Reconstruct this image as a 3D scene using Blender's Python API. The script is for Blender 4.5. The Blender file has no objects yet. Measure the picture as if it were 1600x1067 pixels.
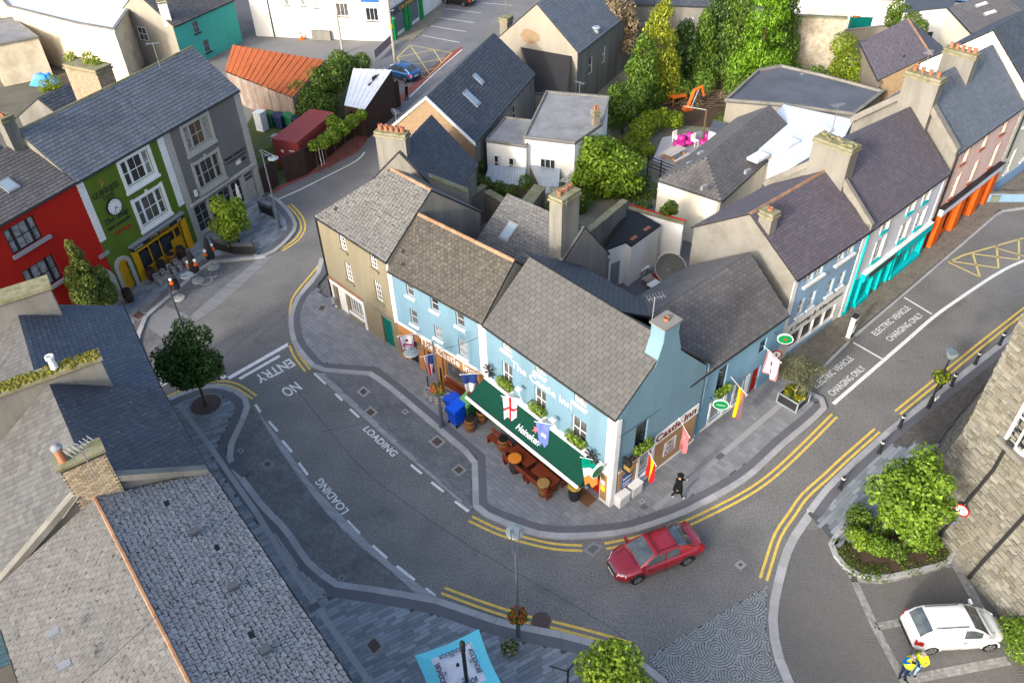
import bpy, bmesh, math, random
import numpy as np
from mathutils import Vector, Matrix
from mathutils.geometry import tessellate_polygon
random.seed(7); RNG = np.random.default_rng(11)
SC = bpy.context.scene; COL = SC.collection
# ------------------------------------------------------------------ camera, sky, sun, exposure
FPX, CAM_H = 1244.0, 32.0
_d = Vector((43.0, 1466.5, FPX)).normalized(); _up = -_d
_f = Vector((0, 0, 1)); _y = (_f - _up*_f.dot(_up)).normalized(); _x = _y.cross(_up)
R3 = Matrix((_x, _y, _up))                       # image axes (x right, y down, z forward) -> world
cam = bpy.data.objects.new('camera', bpy.data.cameras.new('camera')); COL.objects.link(cam)
cam.data.sensor_width = 36.0; cam.data.lens = FPX/1600*36.0; cam.data.clip_end = 2000; cam.data.clip_start = 0.5
_cr, _cu, _cb = R3 @ Vector((1,0,0)), R3 @ Vector((0,-1,0)), R3 @ Vector((0,0,-1))
cam.matrix_world = Matrix(((_cr.x,_cu.x,_cb.x,0),(_cr.y,_cu.y,_cb.y,0),(_cr.z,_cu.z,_cb.z,CAM_H),(0,0,0,1)))
SC.camera = cam
SUN_EL, SUN_AZ = math.radians(21.0), math.radians(49.0)      # shadows run towards SUN_AZ (from +X to +Y)
W = bpy.data.worlds.new('World'); SC.world = W; W.use_nodes = True
_bg = W.node_tree.nodes['Background']; _sky = W.node_tree.nodes.new('ShaderNodeTexSky')
_sky.sky_type = 'NISHITA'; _sky.sun_disc = False; _sky.sun_elevation = SUN_EL
_sky.sun_rotation = math.radians(90) - (SUN_AZ + math.pi)
_sky.air_density = 1.0; _sky.dust_density = 6.0; _sky.ozone_density = 2.0
W.node_tree.links.new(_sky.outputs[0], _bg.inputs[0]); _bg.inputs[1].default_value = 0.15
sun = bpy.data.objects.new('sun', bpy.data.lights.new('sun', 'SUN')); COL.objects.link(sun)
sun.data.energy = 1.1; sun.data.angle = math.radians(4.0); sun.data.color = (1.0, 0.985, 0.96)
sun.rotation_euler = Vector((math.cos(SUN_AZ)*math.cos(SUN_EL), math.sin(SUN_AZ)*math.cos(SUN_EL), -math.sin(SUN_EL))).to_track_quat('-Z', 'Y').to_euler()
sun.location = (-60, -60, 60)
SC.view_settings.view_transform = 'Standard'; SC.view_settings.look = 'None'
SC.view_settings.exposure = 1.60; SC.view_settings.gamma = 1.0
# ------------------------------------------------------------------ pixels to places
CPOS = Vector((0, 0, CAM_H))
def ray(u, v): return R3 @ Vector((u-800.0, v-533.5, FPX))
def G(u, v, z=0.0):
    r = ray(u, v); return CPOS + r*((z-CAM_H)/r.z)
def pix(p):
    c = R3.transposed() @ (Vector(p)-CPOS); return 800+FPX*c.x/c.z, 533.5+FPX*c.y/c.z
def inview(p, m=20):
    u, v = pix(p); return -m < u < 1600+m and -m < v < 1067+m
Z = Vector((0, 0, 1))
# ------------------------------------------------------------------ materials
MATS = {}
def _nt(name):
    m = bpy.data.materials.new(name); m.use_nodes = True; n = m.node_tree
    return m, n, n.nodes['Principled BSDF'], n.nodes, n.links
def _math(N, L, op, a, b):
    x = N.new('ShaderNodeMath'); x.operation = op
    for i, q in enumerate((a, b)):
        if isinstance(q, (int, float)): x.inputs[i].default_value = q
        else: L.new(q, x.inputs[i])
    return x.outputs[0]
def _mix(N, L, f, a, b, mode='MIX'):
    x = N.new('ShaderNodeMix'); x.data_type = 'RGBA'; x.blend_type = mode
    for s, q in ((x.inputs[0], f), (x.inputs[6], a), (x.inputs[7], b)):
        if isinstance(q, (int, float)): s.default_value = q
        elif isinstance(q, (tuple, list)): s.default_value = (*q[:3], 1)
        else: L.new(q, s)
    return x.outputs[2]
def _noise(N, L, scale, detail=4, rough=0.6, vec=None):
    x = N.new('ShaderNodeTexNoise'); x.inputs['Scale'].default_value = scale; x.inputs['Detail'].default_value = detail
    x.inputs['Roughness'].default_value = rough
    if vec is None:
        g = N.new('ShaderNodeNewGeometry'); vec = g.outputs['Position']
    L.new(vec, x.inputs['Vector']); return x.outputs['Fac']
def _ramp(N, L, f, a, b):
    x = N.new('ShaderNodeMapRange'); x.inputs[1].default_value = a; x.inputs[2].default_value = b; L.new(f, x.inputs[0]); return x.outputs[0]
def _rand(N, L):
    g = N.new('ShaderNodeNewGeometry'); o = N.new('ShaderNodeObjectInfo')
    return _math(N, L, 'FRACT', _math(N, L, 'ADD', g.outputs['Random Per Island'], o.outputs['Random']), 0.0)
def mat(name, col, rough=0.8, spec=0.3, dirt=None, dirt_amt=0.35, scale=1.2, fine=0.12, var=0.0, var2=None, bump=0.0, bscale=40, metal=0.0, blotch=None, blotch_rng=(0.55, 0.75), bl_scale=0.6, streak=False, trans=0.0):
    """general surface: base colour, large soft dirt, fine grain, variation from piece to piece, optional blotches"""
    if name in MATS: return MATS[name]
    m, nt, b, N, L = _nt(name)
    c = tuple(col); out = None
    base = N.new('ShaderNodeRGB'); base.outputs[0].default_value = (*c, 1); out = base.outputs[0]
    if var or var2:
        r = _rand(N, L)
        if var2: out = _mix(N, L, r, out, var2)
        if var:
            k = _math(N, L, 'ADD', _math(N, L, 'MULTIPLY', _math(N, L, 'FRACT', _math(N, L, 'MULTIPLY', r, 7.31), 0.0), 2*var), 1-var)
            hs = N.new('ShaderNodeHueSaturation'); L.new(k, hs.inputs['Value']); L.new(out, hs.inputs['Color']); out = hs.outputs[0]
    vec = None
    if streak:
        g = N.new('ShaderNodeNewGeometry'); mp = N.new('ShaderNodeMapping'); mp.inputs['Scale'].default_value = (1, 1, 0.18)
        L.new(g.outputs['Position'], mp.inputs['Vector']); vec = mp.outputs[0]
    if dirt: out = _mix(N, L, _math(N, L, 'MULTIPLY', _ramp(N, L, _noise(N, L, scale, 5, 0.65, vec), 0.4, 0.72), dirt_amt), out, dirt)
    if blotch: out = _mix(N, L, _ramp(N, L, _noise(N, L, bl_scale*4, 6, 0.75), *blotch_rng), out, blotch)
    if fine:
        f = _ramp(N, L, _noise(N, L, 28, 3, 0.7), 0.25, 0.75)
        k = _math(N, L, 'ADD', _math(N, L, 'MULTIPLY', f, 2*fine), 1-fine)
        hs = N.new('ShaderNodeHueSaturation'); L.new(k, hs.inputs['Value']); L.new(out, hs.inputs['Color']); out = hs.outputs[0]
    L.new(out, b.inputs['Base Color']); b.inputs['Roughness'].default_value = rough; b.inputs['Specular IOR Level'].default_value = spec
    b.inputs['Metallic'].default_value = metal
    if trans:
        b.inputs['Transmission Weight'].default_value = 0.0
        t = N.new('ShaderNodeBsdfTranslucent'); L.new(out, t.inputs[0]); a = N.new('ShaderNodeMixShader'); a.inputs[0].default_value = trans
        L.new(b.outputs[0], a.inputs[1]); L.new(t.outputs[0], a.inputs[2]); L.new(a.outputs[0], N['Material Output'].inputs[0])
    if bump:
        bp = N.new('ShaderNodeBump'); bp.inputs['Strength'].default_value = bump; bp.inputs['Distance'].default_value = 0.03
        L.new(_noise(N, L, bscale, 3, 0.7), bp.inputs['Height']); L.new(bp.outputs[0], b.inputs['Normal'])
    MATS[name] = m; return m
def plain(name, col, rough=0.6, spec=0.4, metal=0.0, coat=0.0):
    if name in MATS: return MATS[name]
    m, nt, b, N, L = _nt(name); b.inputs['Base Color'].default_value = (*col, 1); b.inputs['Roughness'].default_value = rough
    b.inputs['Specular IOR Level'].default_value = spec; b.inputs['Metallic'].default_value = metal; b.inputs['Coat Weight'].default_value = coat
    b.inputs['Coat Roughness'].default_value = 0.08
    MATS[name] = m; return m
# ------------------------------------------------------------------ objects
class MB:
    """collects faces of one mesh"""
    def __init__(s): s.v = []; s.f = []; s.m = []; s.k = 0
    def add(s, vs, fs):
        o = len(s.v); s.v += [tuple(p) for p in vs]; s.f += [tuple(i+o for i in f) for f in fs]; s.m += [s.k]*len(fs); return s
    def quad(s, *p): return s.add(p, [tuple(range(len(p)))])
    def box8(s, b, t):        # bottom ring, top ring (4 each, counter-clockwise from above)
        n = len(b); return s.add(list(b)+list(t), [tuple(range(n-1, -1, -1)), tuple(range(n, 2*n))]+[(i, (i+1) % n, n+(i+1) % n, n+i) for i in range(n)])
    def box(s, o, a, b, c):   # corner o and three edge vectors
        o, a, b, c = Vector(o), Vector(a), Vector(b), Vector(c)
        if a.cross(b).dot(c) < 0: a, b = b, a
        return s.box8((o, o+a, o+a+b, o+b), (o+c, o+a+c, o+a+b+c, o+b+c))
    def cbox(s, c, sx, sy, sz, rz=0.0):   # base-centred box
        cs, sn = math.cos(rz), math.sin(rz); a = Vector((cs, sn, 0))*sx; b = Vector((-sn, cs, 0))*sy
        return s.box(Vector(c)-a/2-b/2, a, b, Vector((0, 0, sz)))
    def prism(s, poly, z0, z1):
        P = [(p[0], p[1]) for p in poly]
        if sum(P[i][0]*P[(i+1) % len(P)][1]-P[(i+1) % len(P)][0]*P[i][1] for i in range(len(P))) < 0: P = P[::-1]
        n = len(P); tri = tessellate_polygon([[Vector((x, y, 0)) for x, y in P]])
        vs = [(x, y, z0) for x, y in P]+[(x, y, z1) for x, y in P]; fs = [(i, (i+1) % n, n+(i+1) % n, n+i) for i in range(n)]
        for a, b, c in tri:
            if (Vector(P[b])-Vector(P[a])).cross(Vector(P[c])-Vector(P[a])) < 0: b, c = c, b
            fs += [(n+a, n+b, n+c), (c, b, a)]
        return s.add(vs, fs)
    def tube(s, pts, r, n=8, cap=True):
        pts = [Vector(p) for p in pts]; rr = r if isinstance(r, (list, tuple)) else [r]*len(pts); o = len(s.v); vs = []; fs = []
        for i, p in enumerate(pts):
            d = (pts[min(i+1, len(pts)-1)]-pts[max(i-1, 0)]).normalized(); a = d.cross(Z if abs(d.z) < 0.95 else Vector((1, 0, 0))).normalized(); b = d.cross(a)
            vs += [p+(a*math.cos(2*math.pi*k/n)+b*math.sin(2*math.pi*k/n))*rr[i] for k in range(n)]
        for i in range(len(pts)-1):
            fs += [(i*n+k, (i+1)*n+k, (i+1)*n+(k+1) % n, i*n+(k+1) % n) for k in range(n)]
        if cap: fs += [tuple(range(n)), tuple(range(len(vs)-1, len(vs)-n-1, -1))]
        return s.add(vs, fs)
    def lathe(s, c, prof, n=16):
        c = Vector(c); vs = []; fs = []
        for r, z in prof: vs += [c+Vector((r*math.cos(2*math.pi*k/n), r*math.sin(2*math.pi*k/n), z)) for k in range(n)]
        for i in range(len(prof)-1): fs += [(i*n+k, i*n+(k+1) % n, (i+1)*n+(k+1) % n, (i+1)*n+k) for k in range(n)]
        fs += [tuple(range(n-1, -1, -1)), tuple(range(len(vs)-n, len(vs)))]
        return s.add(vs, fs)
    def build(s, name, m, parent=None, local=False, smooth=False, kind=None):
        me = bpy.data.meshes.new(name); vs = s.v
        if parent is not None and not local:
            inv = world(parent).inverted(); vs = [tuple(inv @ Vector(p)) for p in vs]
        me.from_pydata(vs, [], s.f); mm = m if isinstance(m, (list, tuple)) else [m]
        for q in mm: me.materials.append(q)
        if len(mm) > 1: me.polygons.foreach_set('material_index', s.m)
        if smooth: me.polygons.foreach_set('use_smooth', [True]*len(me.polygons))
        me.update(); o = bpy.data.objects.new(name, me); COL.objects.link(o)
        if parent is not None: o.parent = parent
        if kind: o['kind'] = kind
        return o
def world(o):
    m = Matrix.Translation(o.location) @ o.rotation_euler.to_matrix().to_4x4() @ Matrix.Diagonal((*o.scale, 1))
    return world(o.parent) @ m if o.parent else m
def tag(o, label, cat, group=None):
    o['label'] = label; o['category'] = cat
    if group: o['group'] = group
    return o
def thing(name, label, cat, loc=(0, 0, 0), rz=0.0, group=None):
    o = bpy.data.objects.new(name, None); o.empty_display_size = 0.3; COL.objects.link(o); o.location = loc; o.rotation_euler = (0, 0, rz)
    return tag(o, label, cat, group)
def copy_tree(o, parent=None, label=None, loc=None, rz=None, group=None):
    c = o.copy(); COL.objects.link(c)
    if parent is not None: c.parent = parent
    if label: c['label'] = label
    if group: c['group'] = group
    if loc is not None: c.location = loc
    if rz is not None: c.rotation_euler = (0, 0, rz)
    for ch in [q for q in bpy.data.objects if q.parent == o]: copy_tree(ch, c)
    return c
def struct(o): o['kind'] = 'structure'; return o
def text_mesh(txt, name, m, parent, o, xd, yd, width=None, height=None, thick=0.01, lift=0.0, bold=0.0, shear=0.0, space=1.0):
    """flat raised lettering: lower-left corner o, reading direction xd, up direction yd"""
    cu = bpy.data.curves.new('t', 'FONT'); cu.body = txt; cu.size = 1.0; cu.extrude = 0.0; cu.offset = bold; cu.shear = shear; cu.resolution_u = 3; cu.space_character = space
    t = bpy.data.objects.new('t', cu); COL.objects.link(t); dg = bpy.context.evaluated_depsgraph_get()
    me = bpy.data.meshes.new_from_object(t.evaluated_get(dg)); bpy.data.objects.remove(t); bpy.data.curves.remove(cu)
    co = np.array([v.co[:] for v in me.vertices]); mn, mx = co.min(0), co.max(0); w, h = mx[0]-mn[0], mx[1]-mn[1]
    sx = (width/w) if width else height/h; sy = (height/h) if height else sx
    xd, yd = Vector(xd).normalized(), Vector(yd).normalized(); nd = xd.cross(yd).normalized(); o = Vector(o)
    inv = world(parent).inverted() if parent is not None else Matrix.Identity(4)
    P = [o+xd*((c[0]-mn[0])*sx)+yd*((c[1]-mn[1])*sy)+nd*(lift+thick) for c in co]
    bm = bmesh.new()
    for p in P: bm.verts.new(inv @ p)
    bm.verts.ensure_lookup_table()
    for f in me.polygons:
        try: bm.faces.new([bm.verts[i] for i in f.vertices])
        except ValueError: pass
    bpy.data.meshes.remove(me)
    if thick > 0:
        r = bmesh.ops.extrude_face_region(bm, geom=bm.faces[:]); vv = [g for g in r['geom'] if isinstance(g, bmesh.types.BMVert)]
        q = inv.to_3x3() @ (nd*thick); 
        top = set(vv)
        for v in bm.verts:
            if v not in top: v.co -= q
    bmesh.ops.recalc_face_normals(bm, faces=bm.faces[:])
    me2 = bpy.data.meshes.new(name); bm.to_mesh(me2); bm.free(); me2.materials.append(m)
    ob = bpy.data.objects.new(name, me2); COL.objects.link(ob)
    if parent is not None: ob.parent = parent
    return ob
def inside(p, poly):
    x, y = p[0], p[1]; c = False; n = len(poly)
    for i in range(n):
        x1, y1 = poly[i][0], poly[i][1]; x2, y2 = poly[(i+1) % n][0], poly[(i+1) % n][1]
        if (y1 > y) != (y2 > y) and x < (x2-x1)*(y-y1)/(y2-y1)+x1: c = not c
    return c
def edge_dist(p, path):
    best = 1e9; p = Vector((p[0], p[1]))
    for a, b in zip(path[:-1], path[1:]):
        a, b = Vector((a[0], a[1])), Vector((b[0], b[1])); d = b-a; t = max(0, min(1, (p-a).dot(d)/max(d.length_squared, 1e-9))); best = min(best, (p-a-d*t).length)
    return best
def smooth_path(pts, step=0.5):
    """Catmull-Rom through world points"""
    P = [Vector(p) for p in pts]; out = []
    for i in range(len(P)-1):
        p0, p1, p2, p3 = P[max(i-1, 0)], P[i], P[i+1], P[min(i+2, len(P)-1)]; n = max(1, int((p2-p1).length/step))
        for k in range(n):
            t = k/n; out.append(0.5*((2*p1)+(p2-p0)*t+(2*p0-5*p1+4*p2-p3)*t*t+(3*p1-p0-3*p2+p3)*t**3))
    return out+[P[-1]]
def resample(path, step):
    P = [Vector(p) for p in path]; L = [0]
    for a, b in zip(P[:-1], P[1:]): L.append(L[-1]+(b-a).length)
    n = max(1, round(L[-1]/step)); out = []; j = 0
    for i in range(n+1):
        t = L[-1]*i/n
        while j < len(P)-2 and L[j+1] < t: j += 1
        out.append(P[j].lerp(P[j+1], (t-L[j])/max(L[j+1]-L[j], 1e-9)))
    return out
def offset(path, d):
    """shift a polyline sideways (left of travel for d > 0) with mitred corners"""
    out = []; n = len(path)
    for i in range(n):
        a = (path[i]-path[i-1]) if i > 0 else (path[1]-path[0]); b = (path[i+1]-path[i]) if i < n-1 else a
        a, b = Vector((a.x, a.y, 0)).normalized(), Vector((b.x, b.y, 0)).normalized(); na, nb = Vector((-a.y, a.x, 0)), Vector((-b.y, b.x, 0))
        m = na+nb; m = m.normalized() if m.length > 1e-6 else na; k = d/max(0.45, m.dot(na)); out.append(path[i]+m*k)
    return out
# ------------------------------------------------------------------ ground, road, pavements
def asphalt(name, c1, c2, sp=34):
    m, nt, b, N, L = _nt(name)
    f = _ramp(N, L, _noise(N, L, sp, 4, 0.85), 0.36, 0.68); big = _ramp(N, L, _noise(N, L, 0.35, 4, 0.6), 0.35, 0.7)
    out = _mix(N, L, f, c1, c2); out = _mix(N, L, _math(N, L, 'MULTIPLY', big, 0.35), out, tuple(0.62*a for a in c1)); st = _ramp(N, L, _noise(N, L, 1.1, 5, 0.7), 0.60, 0.74); out = _mix(N, L, _math(N, L, 'MULTIPLY', st, 0.45), out, tuple(0.5*a for a in c1)); lt = _ramp(N, L, _noise(N, L, 0.22, 3, 0.5), 0.5, 0.7); out = _mix(N, L, _math(N, L, 'MULTIPLY', lt, 0.25), out, c2)
    L.new(out, b.inputs['Base Color']); b.inputs['Roughness'].default_value = 0.85; b.inputs['Specular IOR Level'].default_value = 0.25
    bp = N.new('ShaderNodeBump'); bp.inputs['Strength'].default_value = 0.5; bp.inputs['Distance'].default_value = 0.02
    L.new(_noise(N, L, sp, 2, 0.8), bp.inputs['Height']); L.new(bp.outputs[0], b.inputs['Normal']); MATS[name] = m; return m
M_ROAD = asphalt('chip asphalt', (0.095, 0.094, 0.092), (0.285, 0.275, 0.258), 11)
M_ROAD2 = asphalt('fine asphalt', (0.14, 0.14, 0.145), (0.20, 0.20, 0.205), 12)
M_GROUND = mat('ground dirt', (0.13, 0.12, 0.10), 0.95, 0.1, dirt=(0.06, 0.07, 0.04), dirt_amt=0.7, scale=0.3)
M_KERB = mat('granite kerb', (0.36, 0.36, 0.36), 0.75, 0.3, var=0.10, dirt=(0.17, 0.17, 0.17), fine=0.15)
M_BAND = mat('dark stone band', (0.115, 0.115, 0.125), 0.6, 0.4, var=0.06, fine=0.12)
M_FLAG = mat('grey paving', (0.225, 0.23, 0.24), 0.62, 0.4, var=0.14, dirt=(0.15, 0.155, 0.165), dirt_amt=0.5, fine=0.10)
M_PLANK = mat('blue grey paving', (0.225, 0.245, 0.262), 0.55, 0.45, var=0.34, dirt=(0.14, 0.155, 0.175), dirt_amt=0.45, scale=0.8, fine=0.12)
M_SETT = mat('dark setts', (0.165, 0.168, 0.17), 0.65, 0.4, var=0.18, dirt=(0.05, 0.05, 0.055), dirt_amt=0.5, scale=0.7)
M_FAN = mat('fan setts', (0.25, 0.275, 0.285), 0.6, 0.4, var=0.16, dirt=(0.17, 0.185, 0.195), dirt_amt=0.5, scale=0.6)
M_FAN2 = mat('car park setts', (0.115, 0.113, 0.112), 0.65, 0.4, var=0.14, dirt=(0.17, 0.15, 0.13), dirt_amt=0.4, scale=0.25)
M_JOINT = mat('joint bedding', (0.085, 0.088, 0.092), 0.9, 0.2)
M_JOINT2 = mat('pale joints', (0.16, 0.152, 0.14), 0.9, 0.2)
M_BRICKP = mat('brown brick paving', (0.20, 0.175, 0.14), 0.8, 0.2, var=0.16, dirt=(0.10, 0.09, 0.07), dirt_amt=0.5, fine=0.12)
M_BRICKD = mat('dark brick paving', (0.12, 0.11, 0.10), 0.8, 0.2, var=0.2, dirt=(0.07, 0.065, 0.06), dirt_amt=0.5)
M_STRIP = mat('granite channel', (0.29, 0.295, 0.30), 0.7, 0.3, var=0.14, fine=0.14)
M_LSETT = mat('pale sett line', (0.27, 0.265, 0.25), 0.75, 0.3, var=0.22)
M_WHITE = mat('white road paint', (0.72, 0.72, 0.70), 0.7, 0.3, dirt=(0.35, 0.34, 0.33), dirt_amt=0.5, scale=5, fine=0.12)
M_YELLOW = mat('yellow road paint', (0.72, 0.50, 0.09), 0.7, 0.3, dirt=(0.3, 0.22, 0.08), dirt_amt=0.6, scale=5, fine=0.12)
M_YPALE = mat('pale yellow paint', (0.62, 0.50, 0.18), 0.7, 0.3, dirt=(0.25, 0.22, 0.14), dirt_amt=0.6, scale=5)
M_RUST = mat('rusty iron cover', (0.085, 0.058, 0.048), 0.7, 0.4, fine=0.25, bump=0.4, bscale=30)
M_REDLANE = mat('red lane surface', (0.24, 0.075, 0.06), 0.85, 0.2, dirt=(0.16, 0.08, 0.07), fine=0.15)
M_SOIL = mat('soil', (0.07, 0.05, 0.035), 0.95, 0.1, fine=0.3)
M_GRASSY = mat('weedy ground', (0.06, 0.085, 0.025), 0.95, 0.1, dirt=(0.10, 0.085, 0.06), dirt_amt=0.8, scale=0.8, fine=0.3)
gnd = struct(MB().quad((-400, -150, -0.02), (400, -150, -0.02), (400, 700, -0.02), (-400, 700, -0.02)).build('ground', M_GROUND))
road = struct(MB().quad((-45, 2, 0), (60, 2, 0), (60, 130, 0), (-45, 130, 0)).build('road', M_ROAD))
gp_ = lambda pts: [(p.x, p.y) for p in GP(pts)]
GP = lambda pts, z=0.0: [G(u, v, z) for u, v in pts]
def sheet(name, poly, z, m, parent=None):
    b = MB(); P = [(p[0], p[1]) for p in poly]; tri = tessellate_polygon([[Vector((x, y, 0)) for x, y in P]]); fs = []
    for a, c, d in tri:
        if (Vector(P[c])-Vector(P[a])).cross(Vector(P[d])-Vector(P[a])) < 0: c, d = d, c
        fs.append((a, c, d))
    b.add([(x, y, z) for x, y in P], fs); o = b.build(name, m, parent)
    return o if parent else struct(o)
def ribbon(b, path, w0, w1, z):
    l, r = offset(path, w0), offset(path, w1)
    for i in range(len(path)-1):
        q = [l[i], l[i+1], r[i+1], r[i]]; q = [(p.x, p.y, z) for p in q]
        if (Vector(q[1])-Vector(q[0])).cross(Vector(q[2])-Vector(q[0])).z < 0: q = q[::-1]
        b.quad(*q)
    return b
PAVER_CACHE = {}
def paver_field(name, poly, ang, pw, ph, z, m, parent, keep=lambda p: True, indiv=0, part='paver', th=0.03, jit=0.0, lenvar=0.0, stagger=0.5):
    """stones laid in courses; the nearest `indiv` whole ones are objects, the rest one mesh"""
    ca, sa = math.cos(ang), math.sin(ang); U, V = Vector((ca, sa, 0)), Vector((-sa, ca, 0))
    us = [p[0]*ca+p[1]*sa for p in poly]; vs = [-p[0]*sa+p[1]*ca for p in poly]
    rows = int((max(vs)-min(vs))/ph)+2; spots = []
    for j in range(rows):
        v = min(vs)+j*ph; u = min(us)-pw*random.random()*stagger*2
        while u < max(us):
            w = pw*(1+lenvar*(random.random()*2-1)) if lenvar else pw
            c = U*(u+w/2)+V*(v+ph/2)
            if inside(c, poly) and keep(c): spots.append((c, w))
            u += w
    spots.sort(key=lambda s: (s[0]-CPOS).length)
    big = []; rest = []
    for s in spots: (big if len(big) < indiv and inview(s[0], 0) else rest).append(s)
    g = 0.012
    def ring(w, h, zz): return [(-w/2, -h/2, zz), (w/2, -h/2, zz), (w/2, h/2, zz), (-w/2, h/2, zz)]
    for c, w in big:
        k = (name, round(w, 2))
        if k not in PAVER_CACHE:
            me = MB(); me.add(ring(round(w, 2)-g, ph-g, -th)+ring(round(w, 2)-g, ph-g, 0), [(4, 5, 6, 7), (0, 1, 5, 4), (1, 2, 6, 5), (2, 3, 7, 6), (3, 0, 4, 7)])
            o = me.build(part, m, parent, local=True); PAVER_CACHE[k] = o.data
        else:
            o = bpy.data.objects.new(part, PAVER_CACHE[k]); COL.objects.link(o); o.parent = parent
        o.location = (c.x, c.y, z+random.uniform(-jit, jit)); o.rotation_euler = (0, 0, ang)
    if rest:
        vv = []; ff = []
        for c, w in rest:
            q = z+random.uniform(-jit, jit); o = len(vv)
            for zz in (q-th, q):
                for (a, d, _) in ring(w-g, ph-g, 0): vv.append((c.x+U.x*a+V.x*d, c.y+U.y*a+V.y*d, zz))
            ff += [(o+4, o+5, o+6, o+7), (o, o+1, o+5, o+4), (o+1, o+2, o+6, o+5), (o+2, o+3, o+7, o+6), (o+3, o, o+4, o+7)]
        b = MB(); b.v = vv; b.f = ff; b.m = [0]*len(ff); b.build(part+'s', m, parent, local=True, kind='stuff')
def kerbed(name, path, close, side, kerb_w=0.32, band=0.42, m_top=M_JOINT, z=0.10, step=0.95):
    """raised pavement: kerb stones along `path`, dark band inside them; `side` +1 when the pavement lies left of travel"""
    path = [Vector((p[0], p[1], 0)) for p in path]; inner = offset(path, side*kerb_w*0.5)
    poly = [(p.x, p.y) for p in inner]+[(p[0], p[1]) for p in close]
    pv = struct(MB().prism(poly, -0.05, z).build(name, m_top))
    rs = resample(path, step); i0 = offset(rs, side*kerb_w)
    for i in range(len(rs)-1):
        a, b_, c, d = rs[i], rs[i+1], i0[i+1], i0[i]; t = (b_-a).normalized()*0.006
        q = [a+t, b_-t, c-t, d+t]
        if (q[1]-q[0]).cross(q[2]-q[0]).z < 0: q = q[::-1]
        dz = random.uniform(-0.003, 0.003)
        MB().box8([(p.x, p.y, -0.05) for p in q], [(p.x, p.y, z+0.022+dz) for p in q]).build('kerb_stone', M_KERB, pv)
    if band: ribbon(MB(), path, side*kerb_w*0.98, side*(kerb_w+band), z+0.017).build('dark_band', M_BAND, pv)
    return pv, path, poly
def mark(name, pts_px, w, m=None, z=0.009, closed=False, smooth=True):
    P = [G(u, v) for u, v in pts_px]; P = [Vector((p.x, p.y, 0)) for p in P]
    if smooth and len(P) > 2: P = smooth_path(P, 0.4)
    return ribbon(MB(), P, -w/2, w/2, z).build(name, m or M_WHITE, road)
def double_yellow(px, z=0.009, w=0.13, gap=0.30):
    P = [Vector((p.x, p.y, 0)) for p in GP(px)]; P = smooth_path(P, 0.4) if len(P) > 2 else P
    for d in (-gap/2, gap/2): ribbon(MB(), offset(P, d), -w/2, w/2, z).build('yellow_line', M_YELLOW, road)
# --- pavement round the corner inn
pv1_px = [(500,405),(493,430),(478,448),(463,466),(454,486),(451,506),(455,532),(461,545),(475,563),(492,581)]
p1 = smooth_path(GP(pv1_px), 0.4)+GP([(537,585),(579,588),(615,616),(677,669),(737,720),(739,799)])
p1 += smooth_path(GP([(739,799),(770,815),(800,826),(832,838),(870,843),(905,843),(950,840),(990,834),(1030,821),(1080,801),(1160,757),(1200,724),(1225,700),(1275,658),(1290,643)]), 0.4)[1:]
p1 += smooth_path(GP([(1290,643),(1295,634),(1289,625),(1278,619)]), 0.2)[1:]+GP([(1262,611)])
back1 = [(15.6, 35.0), (12, 32), (7, 28), (4.0, 26), (-1.4, 32.6), (-6.8, 37.6), (-11.0, 42.2), (-13.0, 43.2)]
pv1, path1, poly1 = kerbed('pavement', p1, back1, 1)
p1b = [q for a, b in zip(GP([(1262,611),(1268,596),(1332,532),(1412,464),(1470,414)]), GP([(1268,596),(1332,532),(1412,464),(1470,414),(1565,332)])) for q in (a,)]+GP([(1565,332),(1640,322)])
pv5, path5, poly5 = kerbed('pavement', p1b, [(46, 60), (36.8, 53.2), (28.8, 46.4), (21.2, 39.6), (15.6, 35.0)], 1, kerb_w=0.16, band=0)
FRONT_ANG = math.radians(-46)
split = lambda p: (p.x*0.77+p.y*0.64) < 0.77*15.6+0.64*33.2
paver_field('pv1', poly1, FRONT_ANG, 0.5, 0.25, 0.113, M_FLAG, pv1, keep=lambda p: edge_dist(p, path1) > 0.6, indiv=0, jit=0.002)
paver_field('pv1b', poly5, math.radians(41), 0.24, 0.12, 0.113, M_BRICKP, pv5, keep=lambda p: edge_dist(p, path5) > 0.22 and p.x < 42, indiv=0, jit=0.002)
# drainage channel along the side of the inn
chan = GP([(1022,795),(1120,717),(1236,618)], 0.1); ribbon(MB(), [Vector((p.x, p.y, 0)) for p in chan], -0.16, 0.16, 0.1165).build('drain_channel', M_STRIP, pv1)
for a, b in (((1003,795),(1010,789)), ((1120,717),(1130,709))):
    P = [Vector((p.x, p.y, 0)) for p in GP([a, b], 0.1)]; ribbon(MB(), P, -0.15, 0.15, 0.119).build('drain_grate', M_BAND, pv1)
def channel(name, px_l, px_r, m_road_side=M_STRIP):
    l, r = smooth_path(GP(px_l), 0.5), smooth_path(GP(px_r), 0.5); n = 60
    def rs(p):
        L = resample(p, 0.01); return [L[int(i*(len(L)-1)/n)] for i in range(n+1)]
    l, r = rs(l), rs(r); b = MB()
    for i in range(n):
        q = [l[i], l[i+1], r[i+1], r[i]]; e = (l[i+1]-l[i]).normalized()*0.008; q = [q[0]+e, q[1]-e, q[2]-e, q[3]+e]
        q = [(p.x, p.y, 0.010) for p in q]
        if (Vector(q[1])-Vector(q[0])).cross(Vector(q[2])-Vector(q[0])).z < 0: q = q[::-1]
        b.add(q, [(0, 1, 2, 3)])
    return b.build(name, m_road_side, road)
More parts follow.
